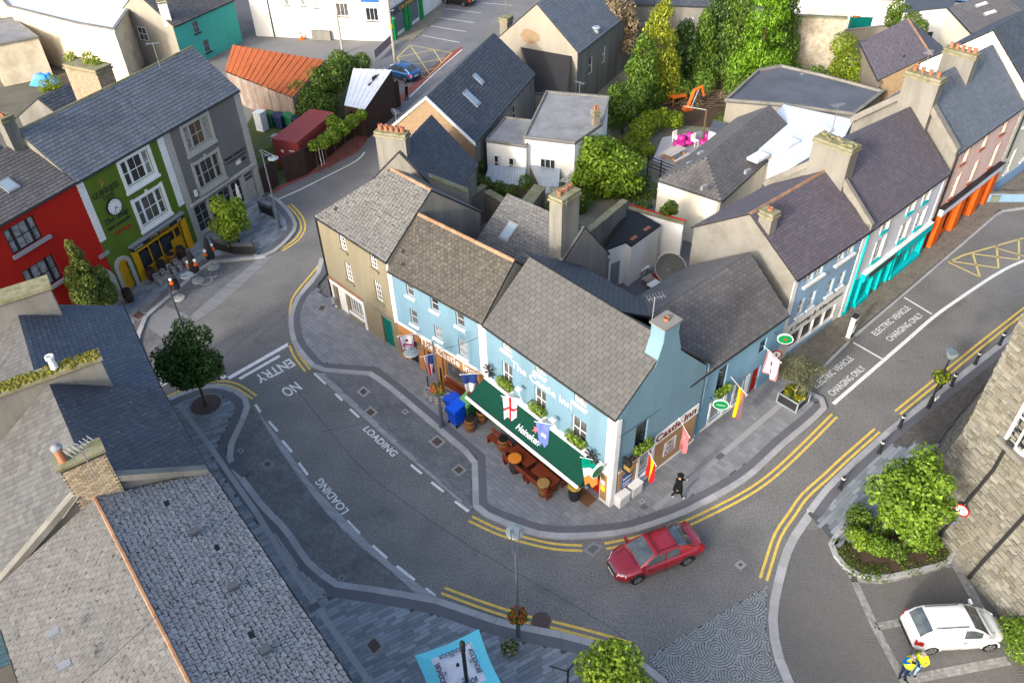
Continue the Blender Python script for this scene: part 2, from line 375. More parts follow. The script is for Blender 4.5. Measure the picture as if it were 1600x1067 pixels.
# loading bay beside the inn
bay1 = GP([(506,584),(537,586),(579,589),(615,617),(677,670),(736,721),(738,799)]); bay1 = [(p.x, p.y) for p in bay1]
b1 = sheet('loading_bay', bay1, 0.004, M_JOINT)
paver_field('bay1', bay1, math.radians(-46), 0.2, 0.1, 0.016, M_SETT, b1, indiv=0, th=0.012, part='sett')
channel('channel_strip', [(491,582),(560,645),(640,716),(700,768),(735,799)], [(508,584),(575,645),(655,714),(712,765),(739,790)])
# --- pavement before the houses on the left, running into the square
p2 = smooth_path(GP([(225,640),(262,624),(300,608),(332,602),(357,605),(380,615),(394,629)]), 0.4)
p2 += GP([(385,655),(362,705),(367,726)])+smooth_path(GP([(367,726),(400,770),(425,800),(450,824),(487,877),(527,910)]), 0.5)[1:]
p2 += GP([(592,919),(650,929),(692,937)])+smooth_path(GP([(692,937),(742,955),(800,973),(885,990),(960,1012),(990,1025),(1020,1045),(1045,1066),(1060,1090),(1062,1130)]), 0.5)[1:]
back2 = [(2, 2.5), (-1.5, 3), (-12, 15), (-18, 24), (-24, 33), (-25.5, 36)]
pv2, path2, poly2 = kerbed('pavement', p2, back2, -1, band=0.5)
paver_field('pv2', poly2, math.radians(28), 0.62, 0.2, 0.113, M_PLANK, pv2, keep=lambda p: edge_dist(p, path2) > 0.68 and p.y > 4, indiv=300, jit=0.002, lenvar=0.35, part='paver')
ch2 = [Vector((p.x, p.y, 0)) for p in GP([(285,640),(330,700),(400,800),(450,880),(500,955),(570,1055),(620,1130)], 0.1)]
ribbon(MB(), ch2, -0.14, 0.14, 0.119).build('drain_channel', M_STRIP, pv2)
for a, b in (((362,722),(385,742)), ((488,944),(494,953))):
    P = [Vector((p.x, p.y, 0)) for p in GP([a, b], 0.1)]; ribbon(MB(), P, -0.25, 0.25, 0.122).build('drain_grate', M_BAND, pv2)
wedge = [(p.x, p.y) for p in GP([(424,824),(470,892),(512,925),(490,942),(455,885)], 0.1)]
sheet('sett_panel', wedge, 0.1165, M_JOINT, pv2); 
paver_field('wedge', wedge, math.radians(-52), 0.2, 0.1, 0.122, M_STRIP, pv2, indiv=0, th=0.006, part='sett')
bay2 = [(p.x, p.y) for p in GP([(392,634),(364,706),(368,727),(400,771),(427,801),(452,826),(489,879),(529,910),(592,919),(648,928),(605,887),(560,850),(509,800),(466,745),(425,690)])]
b2 = sheet('loading_bay', bay2, 0.004, M_JOINT)
paver_field('bay2', bay2, math.radians(-52), 0.2, 0.1, 0.016, M_SETT, b2, indiv=0, th=0.012, part='sett')
channel('channel_strip', [(396,632),(430,690),(470,748),(509,800),(560,850),(605,887),(650,927)], [(404,645),(441,692),(482,750),(529,800),(578,850),(622,889),(686,935)])
# --- pavement before the green public house
p4 = smooth_path(GP([(424,305),(440,316),(457,335),(465,352),(462,364),(450,378),(434,393),(412,404)]), 0.3)+GP([(340,411),(325,415),(231,497),(217,534),(226,566)])
back4 = [(-27, 34.5), (-31, 38), (-27.5, 42.6), (-24, 49.0), (-20.2, 56.6), (-19, 57.3)]
pv4, path4, poly4 = kerbed('pavement', p4, back4, -1, kerb_w=0.3, band=0.45)
paver_field('pv4', poly4, math.radians(64), 0.6, 0.3, 0.113, M_PLANK, pv4, keep=lambda p: edge_dist(p, path4) > 0.6, indiv=0, jit=0.002, lenvar=0.3)
bay4 = [(p.x, p.y) for p in GP([(412,406),(340,413),(327,417),(233,498),(219,536),(226,562),(262,540),(293,494),(360,440),(400,408)])]
b4 = sheet('parking_bay', bay4, 0.004, M_JOINT)
paver_field('bay4', bay4, math.radians(64), 0.2, 0.1, 0.016, M_SETT, b4, indiv=0, th=0.012, part='sett')
channel('channel_strip', [(398,406),(362,437),(336,460),(297,494)], [(427,400),(368,455),(342,478),(304,503)], M_FLAG)
sheet('granite_apron', gp_([(236,494),(259,479),(293,492),(304,503),(254,528),(226,508)]), 0.021, M_FLAG, b4)
def wheelchair():
    c = G(322,437,0.0); X, Y = (G(336,426)-G(308,448)).normalized(), None; X.z = 0; Y = Vector((-X.y, X.x, 0)); b = MB(); P = lambda x, y: Vector((c.x, c.y, 0.022))+X*x+Y*y
    arc = [P(-.15+.42*math.cos(a), -.1+.42*math.sin(a)) for a in [math.radians(d) for d in range(120, 400, 14)]]
    for pts in (arc, [P(-.35, .75), P(-.3, .15), P(.25, .12), P(.5, -.4), P(.7, -.35)], [P(-.3, .45), P(.15, .45)], [P(-.42, .9), P(-.3, .98), P(-.25, .86), P(-.36, .8), P(-.42, .9)]): ribbon(b, pts, -.05, .05, 0.023)
    b.build('wheelchair_symbol', mat('worn white paint', (.42, .42, .41), .8, .2, dirt=(.2, .2, .2), dirt_amt=.7, scale=6), b4)
wheelchair()
# --- yards behind the corner block
sheet('yard_ground', gp_([(640,300),(700,240),(830,190),(900,110),(1000,105),(1240,90),(1310,110),(1290,180),(1200,262),(1085,350),(1000,470),(960,450),(900,430),(800,380)]), 0.004, mat('yard concrete', (0.24, 0.22, 0.18), 0.95, 0.1, dirt=(0.10, 0.11, 0.05), dirt_amt=0.9, scale=0.5, fine=0.25))
# --- red cycle lane and upper street
lane = [(p.x, p.y) for p in GP([(427,303),(455,288),(512,262),(560,238),(585,205),(640,148),(720,82),(724,72),(700,84),(630,145),(575,196),(540,226),(480,266),(424,296)])]
sheet('cycle_lane', lane, 0.006, M_REDLANE, road)
mark('edge_line', [(434,312),(470,296),(512,275),(556,252),(570,238)], 0.14); mark('edge_line', [(640,152),(680,114),(722,78)], 0.12)
upper = [(p.x, p.y) for p in GP([(398,62),(640,70),(660,30),(700,-30),(800,-30),(740,90),(640,170),(560,245),(470,290),(430,300),(460,275),(560,200),(640,130),(560,95),(400,85)])]
sheet('side_street', upper, 0.003, M_ROAD2)
foot = [(p.x, p.y) for p in GP([(620,62),(642,66),(690,25),(700,0),(705,-20),(660,-20)])]
sheet('side_pavement', foot, 0.05, M_BRICKP)
for a, b in (((660,56),(718,67)),((673,41),(728,50)),((685,28),(740,36)),((696,14),(752,21)),((752,5),(800,9))): mark('bay_line', [a, b], 0.1, smooth=False)
BX = {'a': (641,71), 'b': (705,82), 'c': (667,122), 'd': (620,88), 'e': (607,99)}
def ylines(segs, w=0.11):
    for a, b in segs: mark('box_line', [a, b], w, M_YPALE, smooth=False)
ylines([((641,71),(706,83)),((706,83),(667,122)),((667,122),(650,118)),((641,71),(620,91)),((622,90),(677,78)),((642,73),(672,117)),((678,79),(690,98)),((640,102),(697,91)),((620,91),(627,99)),((652,114),(680,107))])
# --- car park, apron and pavement by the castle
p3 = GP([(1620,492),(1562,536),(1487,594),(1425,641),(1390,668)])+smooth_path(GP([(1390,668),(1350,703),(1312,738),(1287,763),(1260,798),(1227,850),(1210,905),(1201,950),(1201,987),(1210,1030),(1225,1067),(1240,1100)]), 0.4)[1:]
pv3a = p3[:5]+p3[5:]
kp, path3, poly3 = kerbed('pavement', [p for p in p3 if p.y > G(1257,803).y], [(G(1262,804).x, G(1262,804).y), (G(1304,852).x, G(1304,852).y), (17.0, 22.0), (18.4, 23.2), (19.4, 24.8), (23.2, 29.1), (28, 33.6), (38, 42)], 1, z=0.10)
paver_field('pv3', poly3, math.radians(40), 0.62, 0.2, 0.113, M_PLANK, kp, keep=lambda p: edge_dist(p, path3) > 0.62 and p.y < 28.2 and (pix(p)[0]-1258)*46-(pix(p)[1]-803)*46 > 250, indiv=0, lenvar=0.3, jit=0.002)
paver_field('pv3b', poly3, math.radians(40), 0.24, 0.12, 0.113, M_BRICKD, kp, keep=lambda p: edge_dist(p, path3) > 0.42 and p.y >= 28.2 and p.x < 36, indiv=0, jit=0.002)
kl = smooth_path(GP([(1262,797),(1254,808),(1227,850),(1210,905),(1201,950),(1201,987),(1210,1030),(1225,1067),(1240,1100)]), 0.4); rs = resample(kl, 0.95); i0 = offset(rs, 0.4)
cp_poly = [(p.x, p.y) for p in kl]+[(9, 8), (28, 8), (22, 24), (18.5, 23.5), (15, 23), (13.2, 23.2)]
cpk = sheet('car_park', cp_poly, 0.006, M_JOINT2)
for i in range(len(rs)-1):
    q = [rs[i], rs[i+1], i0[i+1], i0[i]]; t = (rs[i+1]-rs[i]).normalized()*0.006; q = [q[0]+t, q[1]-t, q[2]-t, q[3]+t]
    if (q[1]-q[0]).cross(q[2]-q[0]).z < 0: q = q[::-1]
    MB().box8([(p.x, p.y, -0.05) for p in q], [(p.x, p.y, 0.05) for p in q]).build('kerb_stone', M_KERB, cpk)
def fans(name, poly, ang, W_, m, parent, z, keep=lambda p: True, s=0.105, gap=0.018, parts=0):
    R_ = W_/2; ca, sa = math.cos(ang), math.sin(ang)
    us = [p[0]*ca+p[1]*sa for p in poly]; vs = [-p[0]*sa+p[1]*ca for p in poly]; V = []; F = []
    j0, j1 = int(min(vs)/R_)-2, int(max(vs)/R_)+2; i0_, i1 = int(min(us)/W_)-2, int(max(us)/W_)+2
    for j in range(j0, j1):
        for i in range(i0_, i1):
            cx, cy = i*W_+(j % 2)*R_, j*R_
            cen = Vector((cx*ca-cy*sa, cx*sa+cy*ca, 0))
            if not inside(cen, poly) and edge_dist(cen, [Vector((*p, 0)) for p in poly]) > W_: continue
            r = s*0.6
            while r < R_:
                n = max(3, int(2*math.pi*r/s))
                for k in range(n):
                    a = 2*math.pi*(k+0.5*random.random()*0.3)/n; x, y = cx+r*math.cos(a), cy+r*math.sin(a)
                    hid = False
                    for (ox, oy) in ((-R_, -R_), (R_, -R_), (0, -2*R_), (-W_, -2*R_), (W_, -2*R_)):
                        if (x-cx-ox)**2+(y-cy-oy)**2 < R_*R_: hid = True; break
                    if hid: continue
                    wx, wy = x*ca-y*sa, x*sa+y*ca
                    if not inside((wx, wy), poly) or not keep(Vector((wx, wy, 0))): continue
                    hw = (2*math.pi*r/n-gap*.7)/2; hr = (s-gap*2.0)/2; rx, ry = math.cos(a), math.sin(a); o = len(V); zz = z+random.uniform(-.002, .002)
                    for q in (zz-0.012, zz):
                        e = 0.0 if q < zz else 0.006
                        for (p_, t_) in ((-1, -1), (1, -1), (1, 1), (-1, 1)):
                            lx = x+rx*p_*(hr-e)-ry*t_*(hw-e); ly = y+ry*p_*(hr-e)+rx*t_*(hw-e); V.append((lx*ca-ly*sa, lx*sa+ly*ca, q))
                    F += [(o+4, o+5, o+6, o+7), (o, o+1, o+5, o+4), (o+1, o+2, o+6, o+5), (o+2, o+3, o+7, o+6), (o+3, o, o+4, o+7)]
                r += s
    b = MB(); b.v = V; b.f = F; b.m = [0]*len(F); return b.build(name, m, parent, local=True, kind='stuff')
apron = [(p.x, p.y) for p in GP([(1012,1028),(1120,962),(1198,916),(1197,950),(1197,987),(1206,1030),(1222,1067),(1240,1110),(1064,1110),(1044,1062)])]
ap = sheet('crossing_apron', apron, 0.004, mat('apron joints', (0.07, 0.075, 0.08), .9, .2)); fans('fan_setts', apron, math.radians(160), 1.9, M_FAN, ap, 0.020, s=.12, gap=0.016)
bed_px = [(1322,827),(1302,852),(1316,878),(1330,893),(1355,901),(1378,901),(1430,890),(1477,877),(1484,862),(1470,800),(1400,760)]
bed_poly = [(p.x, p.y) for p in GP(bed_px)]
i0p = [Vector((p.x, p.y, 0)) for p in kl]
fans('fan_setts', cp_poly, math.radians(170), 2.3, M_FAN2, cpk, 0.019, keep=lambda p: edge_dist(p, i0p) > 0.42 and not inside(p, bed_poly) and p.y > 13.5 and p.x < 23.5, s=0.115, gap=0.02)
def settline(px, w=0.34):
    P = [Vector((p.x, p.y, 0)) for p in GP(px)]
    for a, b_ in zip(P[:-1], P[1:]):
        d = (b_-a); n = Vector((-d.y, d.x, 0)).normalized()*w/2; q = [a-n, b_-n, b_+n, a+n]
        paver_field('sl', [(p.x, p.y) for p in q], math.atan2(d.y, d.x), 0.15, w/3-0.001, 0.03, M_LSETT, cpk, indiv=0, th=0.012, part='sett')
settline([(1300,850),(1330,897),(1367,979),(1409,1058),(1425,1090)]); settline([(1369,979),(1413,971)]); settline([(1412,1063),(1573,1032)], 0.4); settline([(1484,866),(1534,955)], 0.42); settline([(1330,905),(1378,908),(1482,882)], 0.3)
# planted bed
bed = struct(MB().prism(bed_poly, 0.0, 0.10).build('planting_bed', M_SOIL))
bp = smooth_path([Vector((*p, 0)) for p in bed_poly[:9]], 0.4); rs = resample(bp, 0.6); i0 = offset(rs, -0.22)
for i in range(len(rs)-1):
    q = [rs[i], rs[i+1], i0[i+1], i0[i]]
    if (q[1]-q[0]).cross(q[2]-q[0]).z < 0: q = q[::-1]
    MB().box8([(p.x, p.y, 0) for p in q], [(p.x, p.y, 0.15) for p in q]).build('kerb_stone', M_KERB, bed)
# --- road markings
M_SEAM = mat('tar seam', (0.035, 0.035, 0.036), 0.7, 0.3); M_PATCH = asphalt('darker patch', (0.085, 0.085, 0.085), (0.25, 0.243, 0.23), 13)
for px in ([(450,590),(500,655),(560,725),(620,775),(690,825),(780,880),(870,930),(960,985),(1010,1026)], [(640,636),(560,662),(496,676)], [(404,512),(360,548),(330,580)], [(480,470),(430,505),(395,535)]):
    P = smooth_path([Vector((p.x, p.y, 0)) for p in GP(px)], 0.35); P = [p+Vector((random.uniform(-.03, .03), random.uniform(-.03, .03), 0)) for p in P]; ribbon(MB(), P, -.012, .012, 0.004).build('road_seam', M_SEAM, road)
for px in ([(600,790),(622,806),(612,816),(588,800)], [(1110,800),(1180,758),(1196,772),(1124,818)], [(840,905),(905,935),(892,950),(825,918)], [(1440,505),(1500,462),(1512,470),(1452,514)]): sheet('road_patch', gp_(px), 0.003, M_PATCH, road)
for a, b in (((491,583),(509,600)),((524,615),(535,626)),((547,639),(561,652)),((642,726),(659,740)),((674,753),(693,768)),((711,783),(732,799)),
             ((399,632),(407,644)),((420,658),(434,674)),((441,688),(456,706)),((467,723),(481,742)),((542,813),(562,834)),((582,852),(605,872)),((620,884),(648,906)),((665,919),(680,931))):
    mark('dash', [a, b], 0.14, smooth=False)
mark('stop_line', [(357,591),(452,537)], 0.30, smooth=False); mark('stop_line', [(374,592),(437,556)], 0.24, smooth=False); mark('stop_line', [(338,586),(352,590)], 0.3, smooth=False)
double_yellow([(439,391),(462,376),(473,360),(472,345),(463,331),(452,320)]); double_yellow([(504,411),(487,432),(470,452),(459,470),(456,492)]); double_yellow([(455,535),(463,555),(481,579)])
double_yellow([(262,622),(300,606),(340,598),(370,603),(398,621)]); double_yellow([(735,810),(780,831),(830,846),(870,854),(910,856)]); double_yellow([(946,853),(990,844),(1040,829),(1100,805),(1200,748),(1304,649)])
double_yellow([(692,922),(740,940),(790,957),(830,969)]); double_yellow([(861,975),(920,990),(986,1009)]); double_yellow([(1371,672),(1320,717),(1290,745),(1257,775),(1238,802),(1216,835),(1203,872),(1193,905)]); double_yellow([(1402,645),(1487,576),(1546,528),(1620,470)])
mark('bay_edge', [(1302,631),(1412,536),(1458,496),(1500,466),(1545,436),(1580,416),(1620,400)], 0.22); mark('bay_line', [(1333,535),(1380,562)], 0.13, smooth=False); mark('bay_line', [(1413,465),(1456,491)], 0.13, smooth=False)
ylines([((1482,410),(1531,433)),((1482,410),(1505,399)),((1505,399),(1600,372)),((1520,397),(1531,433)),((1484,408),(1560,419)),((1557,383),(1560,419)),((1557,388),(1612,404)),((1521,397),(1592,406)),((1592,374),(1592,406))], 0.14)
def road_text(txt, a, b, h, z=0.009, bold=0.02):
    """letters between pixel a (lower left of first letter) and b (lower right of last letter), h metres tall"""
    A, B_ = G(*a), G(*b); d = (B_-A); d.z = 0; n = Vector((-d.y, d.x, 0)).normalized()
    return text_mesh(txt, 'road_lettering', M_WHITE, road, (A.x, A.y, z), d, n, width=d.length, height=h, thick=0, bold=bold)
road_text('LOADING', (566,671), (613,714), 0.42); road_text('LOADING', (546,797), (503,746), 0.45)
road_text('ENTRY', (452,560), (396,588), 0.85); road_text('NO', (461,596), (437,609), 0.9); road_text('NO', (264,598), (247,583), 0.75)
road_text('ELECTRIC VEHICLE', (1277,607), (1335,561), 0.42, bold=0.01); road_text('CHARGING ONLY', (1302,619), (1354,576), 0.42, bold=0.01)
road_text('ELECTRIC VEHICLE', (1370,525), (1424,482), 0.42, bold=0.01); road_text('CHARGING ONLY', (1392,534), (1444,493), 0.42, bold=0.01)
def cover(px, z, parent, rim=0.09, m=None):
    P = [G(u, v, z) for u, v in px]; c = sum(P, Vector())/len(P)
    if (P[1]-P[0]).cross(P[2]-P[0]).z < 0: P = P[::-1]
    o = MB().box8([(p.x, p.y, z-0.01) for p in P], [(p.x, p.y, z+0.008) for p in P]).build('cover_frame', M_LSETT, parent)
    Q = [c+(p-c)*(1-rim*2/max(0.3, (p-c).length)) for p in P]
    MB().box8([(p.x, p.y, z) for p in Q], [(p.x, p.y, z+0.013) for p in Q]).build('iron_cover', m or M_RUST, parent)
def cov4(x, y, s, o=(0, 0), k=1.0): return [(o[0]+(x+a*s)/k, o[1]+(y+b*s*0.8)/k) for a, b in ((0, -1), (1, 0), (0, 1), (-1, 0))]
for (x, y, s) in ((568,612,11),(579,644,12),(683,690,14),(717,734,13),(633,643,6)): cover(cov4(x, y, s), 0.018, b1)
cover([(585,990),(602,1010),(584,1027),(567,1006)], 0.118, pv2); cover([(501,475),(513,478),(505,488),(493,485)], 0.118, pv1); cover(cov4(418,725,11), 0.018, b2); cover(cov4(534,903,8), 0.018, b2); cover(cov4(376,704,6), 0.018, b2)
cover([(217,483),(231,491),(216,502),(203,494)], 0.118, pv4); cover([(927,846),(942,853),(926,870),(911,860)], 0.008, road, m=M_BAND); cover(cov4(1157,882,10), 0.006, road)
cover(cov4(1003,783,6), 0.118, pv1, m=M_BAND)
MB().lathe(tuple(G(846,969)), [(0.42, 0.004), (0.42, 0.012), (0.40, 0.016)], 20).build('round_cover', M_RUST, road)
# ------------------------------------------------------------------ building kit
M_GLASS = plain('window glass', (0.018, 0.022, 0.028), 0.06, 0.6); M_GLASS2 = mat('glass with painted sky', (0.05, 0.052, 0.055), 0.08, 0.6, dirt=(0.16, 0.15, 0.14), dirt_amt=0.7, scale=2.5, fine=0.0); M_CURT = mat('net curtain behind glass', (0.30, 0.31, 0.32), 0.25, 0.5, dirt=(0.05, 0.05, 0.06), dirt_amt=0.9, scale=3)  # M_GLASS2 is lighter: reflected sky put into the pane colour
M_WPAINT = mat('white paint', (0.74, 0.74, 0.72), 0.6, 0.3, dirt=(0.5, 0.49, 0.45), dirt_amt=0.35, fine=0.04); M_BLACK = plain('black paint', (0.015, 0.015, 0.016), 0.5)
M_LEAD = mat('lead flashing', (0.22, 0.23, 0.25), 0.6, 0.4, fine=0.15); M_GUT = plain('black gutter', (0.02, 0.02, 0.022), 0.4)
M_CEM = mat('cement render', (0.205, 0.20, 0.182), 0.9, 0.1, dirt=(0.10, 0.095, 0.08), dirt_amt=0.75, scale=0.9, fine=0.14, bump=0.3, bscale=25, streak=True)
M_PEBBLE = mat('pebble dash', (0.215, 0.207, 0.185), 0.95, 0.1, dirt=(0.13, 0.12, 0.10), dirt_amt=0.7, scale=0.8, fine=0.3, bump=0.6, bscale=22)
M_POT = mat('terracotta pot', (0.30, 0.125, 0.07), 0.8, 0.2, var=0.15, dirt=(0.25, 0.11, 0.06), scale=4)
M_TERRA = mat('terracotta ridge', (0.29, 0.155, 0.09), 0.85, 0.2, var=0.22, dirt=(0.2, 0.17, 0.12), dirt_amt=0.6, scale=2)
M_LICHEN = mat('lichened cap', (0.24, 0.22, 0.15), 0.95, 0.1, dirt=(0.10, 0.12, 0.03), dirt_amt=0.9, scale=2.5, fine=0.35)
M_MOSS = mat('moss', (0.12, 0.115, 0.02), 0.95, 0.1, fine=0.4, var=0.3); M_DARK = plain('dark interior', (0.01, 0.01, 0.01), 0.9)
def slate_mat(name, col, col2, var=0.16, moss=None, rng=(0.58, 0.74), spec=0.35, rough=0.6, sc=2.2, spots=None):
    if name in MATS: return MATS[name]
    m, nt, b, N, L = _nt(name); r = _rand(N, L); out = _mix(N, L, r, col, col2)
    k = _math(N, L, 'ADD', _math(N, L, 'MULTIPLY', _math(N, L, 'FRACT', _math(N, L, 'MULTIPLY', r, 9.7), 0.0), 2*var), 1-var)
    hs = N.new('ShaderNodeHueSaturation'); L.new(k, hs.inputs['Value']); L.new(out, hs.inputs['Color']); out = hs.outputs[0]
    big = _noise(N, L, 0.45, 4, 0.6); out = _mix(N, L, _math(N, L, 'MULTIPLY', _ramp(N, L, big, 0.4, 0.7), 0.3), out, tuple(0.55*c for c in col))
    if moss: out = _mix(N, L, _math(N, L, 'MULTIPLY', _ramp(N, L, _noise(N, L, sc*2, 2, 0.55), *rng), 0.85), out, moss)
    if spots: out = _mix(N, L, _math(N, L, 'MULTIPLY', _ramp(N, L, _noise(N, L, 9, 2, 0.6), 0.66, 0.72), 0.8), out, spots)
    f = _ramp(N, L, _noise(N, L, 30, 3, 0.7), 0.25, 0.75); hs = N.new('ShaderNodeHueSaturation'); L.new(_math(N, L, 'ADD', _math(N, L, 'MULTIPLY', f, 0.3), 0.85), hs.inputs['Value']); L.new(out, hs.inputs['Color'])
    L.new(hs.outputs[0], b.inputs['Base Color']); b.inputs['Roughness'].default_value = rough; b.inputs['Specular IOR Level'].default_value = spec; MATS[name] = m; return m
S_BLUE = slate_mat('blue slate', (0.105, 0.122, 0.15), (0.12, 0.135, 0.158), 0.12, (0.16, 0.15, 0.11), (0.66, 0.8))
S_DARK = slate_mat('dark blue slate', (0.045, 0.055, 0.075), (0.06, 0.066, 0.08), 0.16, (0.12, 0.12, 0.11), (0.68, 0.8), spots=(0.25, 0.25, 0.24))
S_NAVY = slate_mat('weathered navy slate', (0.06, 0.077, 0.105), (0.068, 0.083, 0.105), 0.14, (0.09, 0.09, 0.085), (0.6, 0.8))
S_GREY = slate_mat('grey roof tile', (0.088, 0.087, 0.085), (0.101, 0.099, 0.096), 0.07, None)
S_BROWN = slate_mat('mossy brown slate', (0.06, 0.055, 0.045), (0.078, 0.071, 0.058), 0.2, (0.15, 0.132, 0.095), (0.55, 0.75), sc=3)
S_PALE = slate_mat('pale rough slate', (0.15, 0.149, 0.146), (0.125, 0.124, 0.121), 0.12, (0.05, 0.045, 0.035), (0.61, 0.67), sc=3.4, rough=0.85)
S_COOL = slate_mat('cool rough slate', (0.245, 0.25, 0.258), (0.215, 0.22, 0.228), 0.12, (0.025, 0.025, 0.028), (0.58, 0.61), sc=5.2, rough=0.85)
S_PURP = slate_mat('purple slate', (0.105, 0.088, 0.105), (0.085, 0.078, 0.095), 0.12, (0.15, 0.14, 0.13), (0.66, 0.82))
S_SLGR = slate_mat('streaky slate', (0.088, 0.089, 0.091), (0.115, 0.115, 0.115), 0.16, (0.09, 0.09, 0.09), (0.6, 0.8))
S_MID = slate_mat('mid grey slate', (0.10, 0.095, 0.095), (0.115, 0.108, 0.105), 0.14, (0.17, 0.16, 0.14), (0.66, 0.82))
class Face:
    """a wall plane: s metres along A->B, z up, n outwards (to the right of A->B)"""
    def __init__(s, A, B):
        s.A = Vector((A[0], A[1], 0)); s.B = Vector((B[0], B[1], 0)); s.d = (s.B-s.A).normalized(); s.n = Vector((s.d.y, -s.d.x, 0)); s.L = (s.B-s.A).length
    def p(s, a, z, n=0.0): return s.A+s.d*a+s.n*n+Z*z
    def box(s, b, a0, a1, z0, z1, n0, n1): return b.box8((s.p(a0, z0, n1), s.p(a1, z0, n1), s.p(a1, z0, n0), s.p(a0, z0, n0)), (s.p(a0, z1, n1), s.p(a1, z1, n1), s.p(a1, z1, n0), s.p(a0, z1, n0)))
    def part(s, name, m, parent, *boxes):
        b = MB()
        for q in boxes: s.box(b, *q)
        return b.build(name, m, parent)
    def text(s, txt, m, parent, a, z, width=None, height=None, n=0.01, thick=0.015, **k):
        return text_mesh(txt, 'lettering', m, parent, s.p(a, z, n), s.d, Z, width, height, thick=thick, **k)
def wall_with_openings(F, a0, a1, z0, z1, ops, m, parent, name='wall', rev=0.14, th=0.25, m_rev=None):
    ss = sorted({a0, a1}|{o[0] for o in ops}|{o[1] for o in ops}); zs = sorted({z0, z1}|{o[2] for o in ops}|{o[3] for o in ops})
    ss = [s for s in ss if a0 <= s <= a1]; zs = [z for z in zs if z0 <= z <= z1]; b = MB()
    for i in range(len(ss)-1):
        for j in range(len(zs)-1):
            cs, cz = (ss[i]+ss[i+1])/2, (zs[j]+zs[j+1])/2
            if any(o[0] < cs < o[1] and o[2] < cz < o[3] for o in ops): continue
            b.quad(F.p(ss[i], zs[j]), F.p(ss[i+1], zs[j]), F.p(ss[i+1], zs[j+1]), F.p(ss[i], zs[j+1]))
    for (s0, s1, q0, q1) in [o[:4] for o in ops]:
        b.quad(F.p(s0, q0), F.p(s0, q1), F.p(s0, q1, -rev), F.p(s0, q0, -rev)); b.quad(F.p(s1, q0), F.p(s1, q0, -rev), F.p(s1, q1, -rev), F.p(s1, q1))
        b.quad(F.p(s0, q1), F.p(s1, q1), F.p(s1, q1, -rev), F.p(s0, q1, -rev)); b.quad(F.p(s0, q0), F.p(s0, q0, -rev), F.p(s1, q0, -rev), F.p(s1, q0))
    return b.build(name, m, parent)
def sash(F, op, parent, cols=2, rows=2, mf=None, mp=None, sill=None, dep=0.11, bar=0.035, fr=0.06, name='window', sill_out=0.12, mull=None):
    s0, s1, z0, z1 = op[:4]; mf = mf or M_WPAINT; b = MB(); n0, n1 = -dep-0.03, -dep+0.03
    F.box(b, s0, s0+fr, z0, z1, n0, n1); F.box(b, s1-fr, s1, z0, z1, n0, n1); F.box(b, s0+fr, s1-fr, z0, z0+fr, n0, n1); F.box(b, s0+fr, s1-fr, z1-fr, z1, n0, n1)
    mull = mull or []; edges = [s0+fr]
    for q in mull: F.box(b, q-0.07, q+0.07, z0+fr, z1-fr, n0, n1+0.02)
    for c in range(1, cols):
        q = s0+(s1-s0)*c/cols
        F.box(b, q-bar/2, q+bar/2, z0+fr, z1-fr, n0+0.006, n1-0.006)
    for r in range(1, rows):
        q = z0+(z1-z0)*r/rows; F.box(b, s0+fr, s1-fr, q-bar*(0.8 if rows == 2 else 0.5), q+bar*(0.8 if rows == 2 else 0.5), n0+0.01, n1-0.01)
    w = b.build(name, mf, parent)
    F.part('pane', mp or random.choice((M_GLASS, M_GLASS, M_GLASS2, M_GLASS2, M_CURT)), w, (s0+fr*0.5, s1-fr*0.5, z0+fr*0.5, z1-fr*0.5, -dep-0.012, -dep+0.0))
    F.part('dark_room', M_DARK, w, (s0-0.02, s1+0.02, z0-0.02, z1+0.02, -dep-0.2, -dep-0.16)) if False else None
    if sill: F.part('sill', sill, w, (s0-0.10, s1+0.10, z0-0.13, z0-0.002, -0.08, sill_out))
    return w
def door(F, op, parent, m, dep=0.12, panels=4, name='door', handle=True):
    s0, s1, z0, z1 = op[:4]; b = MB(); F.box(b, s0, s1, z0, z1, -dep-0.05, -dep); w = s1-s0; h = z1-z0
    for c in range(2):
        for r in range(panels//2):
            F.box(b, s0+w*(0.12+0.42*c), s0+w*(0.46+0.42*c), z0+h*(0.08+0.88*r/(panels//2)), z0+h*(0.02+0.88*(r+1)/(panels//2)), -dep, -dep+0.02)
    d = b.build(name, m, parent)
    if handle: F.part('handle', plain('brass', (0.5, 0.35, 0.1), 0.3, 0.5, 0.9), d, (s1-w*0.14, s1-w*0.08, z0+h*0.47, z0+h*0.53, -dep, -dep+0.06))
    return d
SLATE_MESH = {}
